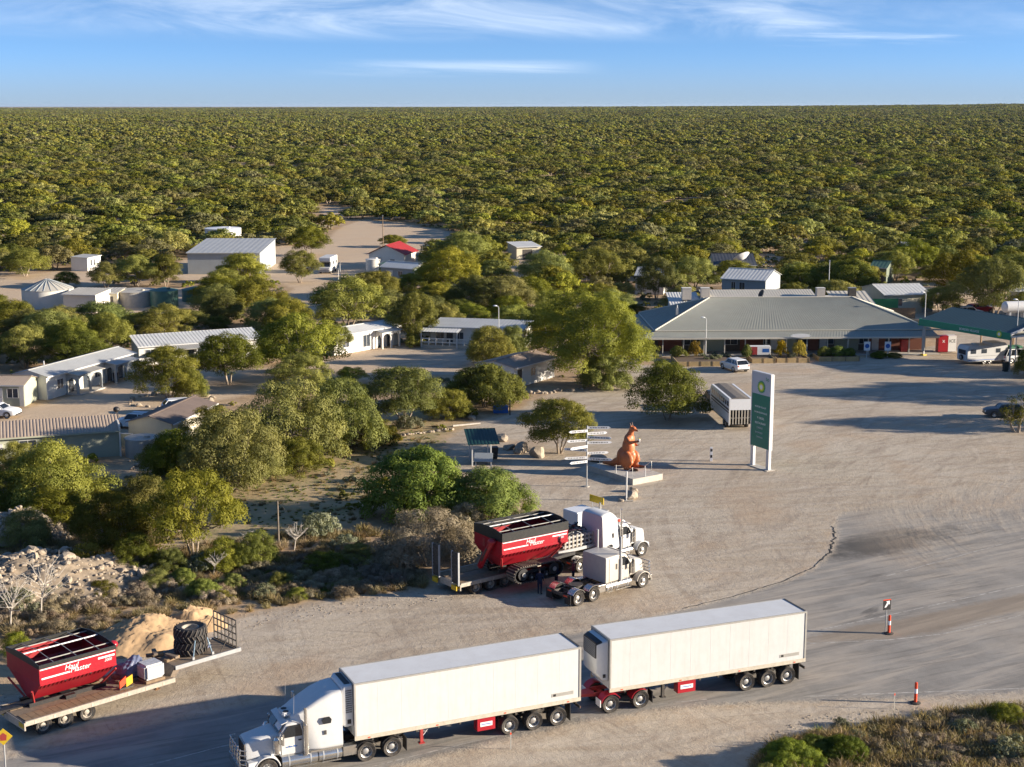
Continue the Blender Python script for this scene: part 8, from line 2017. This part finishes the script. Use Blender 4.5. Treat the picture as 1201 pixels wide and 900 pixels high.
scatter_stuff('woodland', np.concatenate([pack(rest, (.5, 1.3), 6, .85), pack(mid1, (.5, 1.35), 6, .85)]), LOD3, 'dense mallee woodland stretching away behind the buildings', 'woodland')
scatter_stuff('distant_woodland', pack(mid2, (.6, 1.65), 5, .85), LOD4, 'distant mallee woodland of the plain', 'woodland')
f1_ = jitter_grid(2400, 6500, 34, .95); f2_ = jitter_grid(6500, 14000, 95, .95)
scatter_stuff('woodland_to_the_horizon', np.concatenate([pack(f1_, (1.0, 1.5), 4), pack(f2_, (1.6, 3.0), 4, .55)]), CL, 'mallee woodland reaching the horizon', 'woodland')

# grass tufts, litter shrubs
def poly_points(poly, n, world=False):
    P = poly if world else [tuple(at(*q).xy) for q in poly]; xs = [q[0] for q in P]; ys = [q[1] for q in P]; out = np.zeros((0, 2))
    while len(out) < n:
        x = WG.uniform(min(xs), max(xs), n * 3); y = WG.uniform(min(ys), max(ys), n * 3); m = seg_sdf(x, y, P) < 0
        if not m.any(): break
        out = np.concatenate([out, np.stack([x[m], y[m]], 1)])
    return out[:n]
def gpack(p, sc, n): k = len(p); s = WG.uniform(sc[0], sc[1], k); return np.stack([p[:, 0], p[:, 1], p[:, 0] * 0, WG.uniform(0, 6.28, k), s, s * WG.uniform(.7, 1.3, k), WG.integers(0, n, k)], 1)
scr = poly_points([(0, 750), (0, 600), (130, 560), (230, 640), (430, 620), (470, 640), (500, 690), (330, 710), (280, 720), (200, 735), (120, 742)], 1500)
scr2 = poly_points([(885, 905), (905, 880), (960, 862), (1060, 850), (1110, 836), (1260, 832), (1290, 960), (880, 960)], 1300)
grs = poly_points([(262, 600), (262, 545), (400, 525), (470, 490), (540, 500), (500, 545), (440, 555), (430, 610), (340, 640)], 900)
scatter_stuff('dry_grass', np.concatenate([gpack(scr, (.5, 1.3), 2), gpack(scr2, (.7, 1.5), 2), gpack(grs[:260], (.3, .7), 2)]), TUFT, 'dry straw-coloured grass tufts in the roadside scrub', 'grass')
gp = poly_points([(262, 600), (300, 560), (400, 545), (470, 500), (530, 520), (440, 560), (420, 600), (340, 640)], 500)
gp2 = poly_points([(885, 910), (905, 878), (960, 860), (1010, 865), (1000, 950), (880, 950)], 500)
scatter_stuff('green_grass', np.concatenate([gpack(gp, (.14, .34), 2), gpack(gp2, (.5, 1.1), 2), gpack(poly_points([(210, 700), (290, 670), (420, 665), (430, 690), (300, 705)], 160), (.5, 1.0), 2)]), TUFTG, 'short green grass in the open patch and the lower right scrub', 'grass')
rub = []
for o in MOUNDS:
    vs = [v.co for v in o.data.vertices if v.co.z > .05]; rg2 = random.Random(5)
    for _ in range(900):
        c = rg2.choice(vs); s_ = rg2.uniform(.05, .24) * (1 if rg2.random() < .85 else 1.8); rub.append((c.x + rg2.uniform(-.1, .1), c.y + rg2.uniform(-.1, .1), c.z, rg2.uniform(0, 6.28), s_, s_ * rg2.uniform(.5, .9), rg2.randrange(7)))
ps = poly_points([(80, 690), (90, 668), (150, 668), (165, 690), (120, 705)], 260)
for x, y in ps: s_ = WG.uniform(.05, .28); rub.append((x, y, .02, WG.uniform(0, 6.28), s_, s_ * .7, WG.integers(0, 7)))
scatter_stuff('rubble', rub, ROCKS, 'broken limestone rubble over the bank at the left', 'rubble')
ps = poly_points([(0, 812), (150, 752), (280, 722), (430, 698), (520, 692), (560, 700), (300, 735), (160, 775), (0, 830)], 500)
ps2 = poly_points([(880, 870), (950, 838), (1080, 830), (1210, 826), (1230, 850), (1000, 868)], 500)
scatter_stuff('loose_stones', [(x, y, .01, WG.uniform(0, 6.28), q, q * .7, WG.integers(0, 7)) for x, y in np.concatenate([ps, ps2]) for q in (WG.uniform(.02, .065),)], ROCKS, 'small loose stones along the gravel edges', 'stones')
lit = jitter_grid(120, 420, 3.2); d_ = np.full(len(lit), 1e9)
for p in YARDS + [ROAD_POLY]: d_ = np.minimum(d_, seg_sdf(lit[:, 0], lit[:, 1], p))
b_ = d_ < 1.0
for ex, ey, er in EXC: b_ |= ((lit[:, 0] - ex) ** 2 + (lit[:, 1] - ey) ** 2 < (er * .75) ** 2)
lit = lit[~b_]; lit = lit[WG.random(len(lit)) < .55]
sb = []
for i in range(3):
    cm, cs, rs = crown_mesh('understorey', 400 + i, 1.0, .9, 9, 34, .13, 'bush', LEAF_GREY if i == 1 else LEAF_OLIVE); sb.append(cm)
scatter_stuff('undergrowth', gpack(lit, (.4, 1.15), 3), sb, 'low grey-green undergrowth between the mallee trees', 'undergrowth')

# ------------------------------------------------------------------ air
hm = bpy.data.materials.new('haze_air'); hm.use_nodes = True; ht = hm.node_tree; ht.nodes.clear()
hv = ht.nodes.new('ShaderNodeVolumePrincipled'); hv.inputs['Density'].default_value = HAZE; hv.inputs['Color'].default_value = (.58, .74, .96, 1); hv.inputs['Anisotropy'].default_value = .2
ho = ht.nodes.new('ShaderNodeOutputMaterial'); ht.links.new(hv.outputs[0], ho.inputs['Volume'])
mb = MB(); mb.box(-75000, 75000, -900, 72000, -22, 62, hm); hz_o = mb.build('haze', smooth=0); hz_o['kind'] = 'stuff'
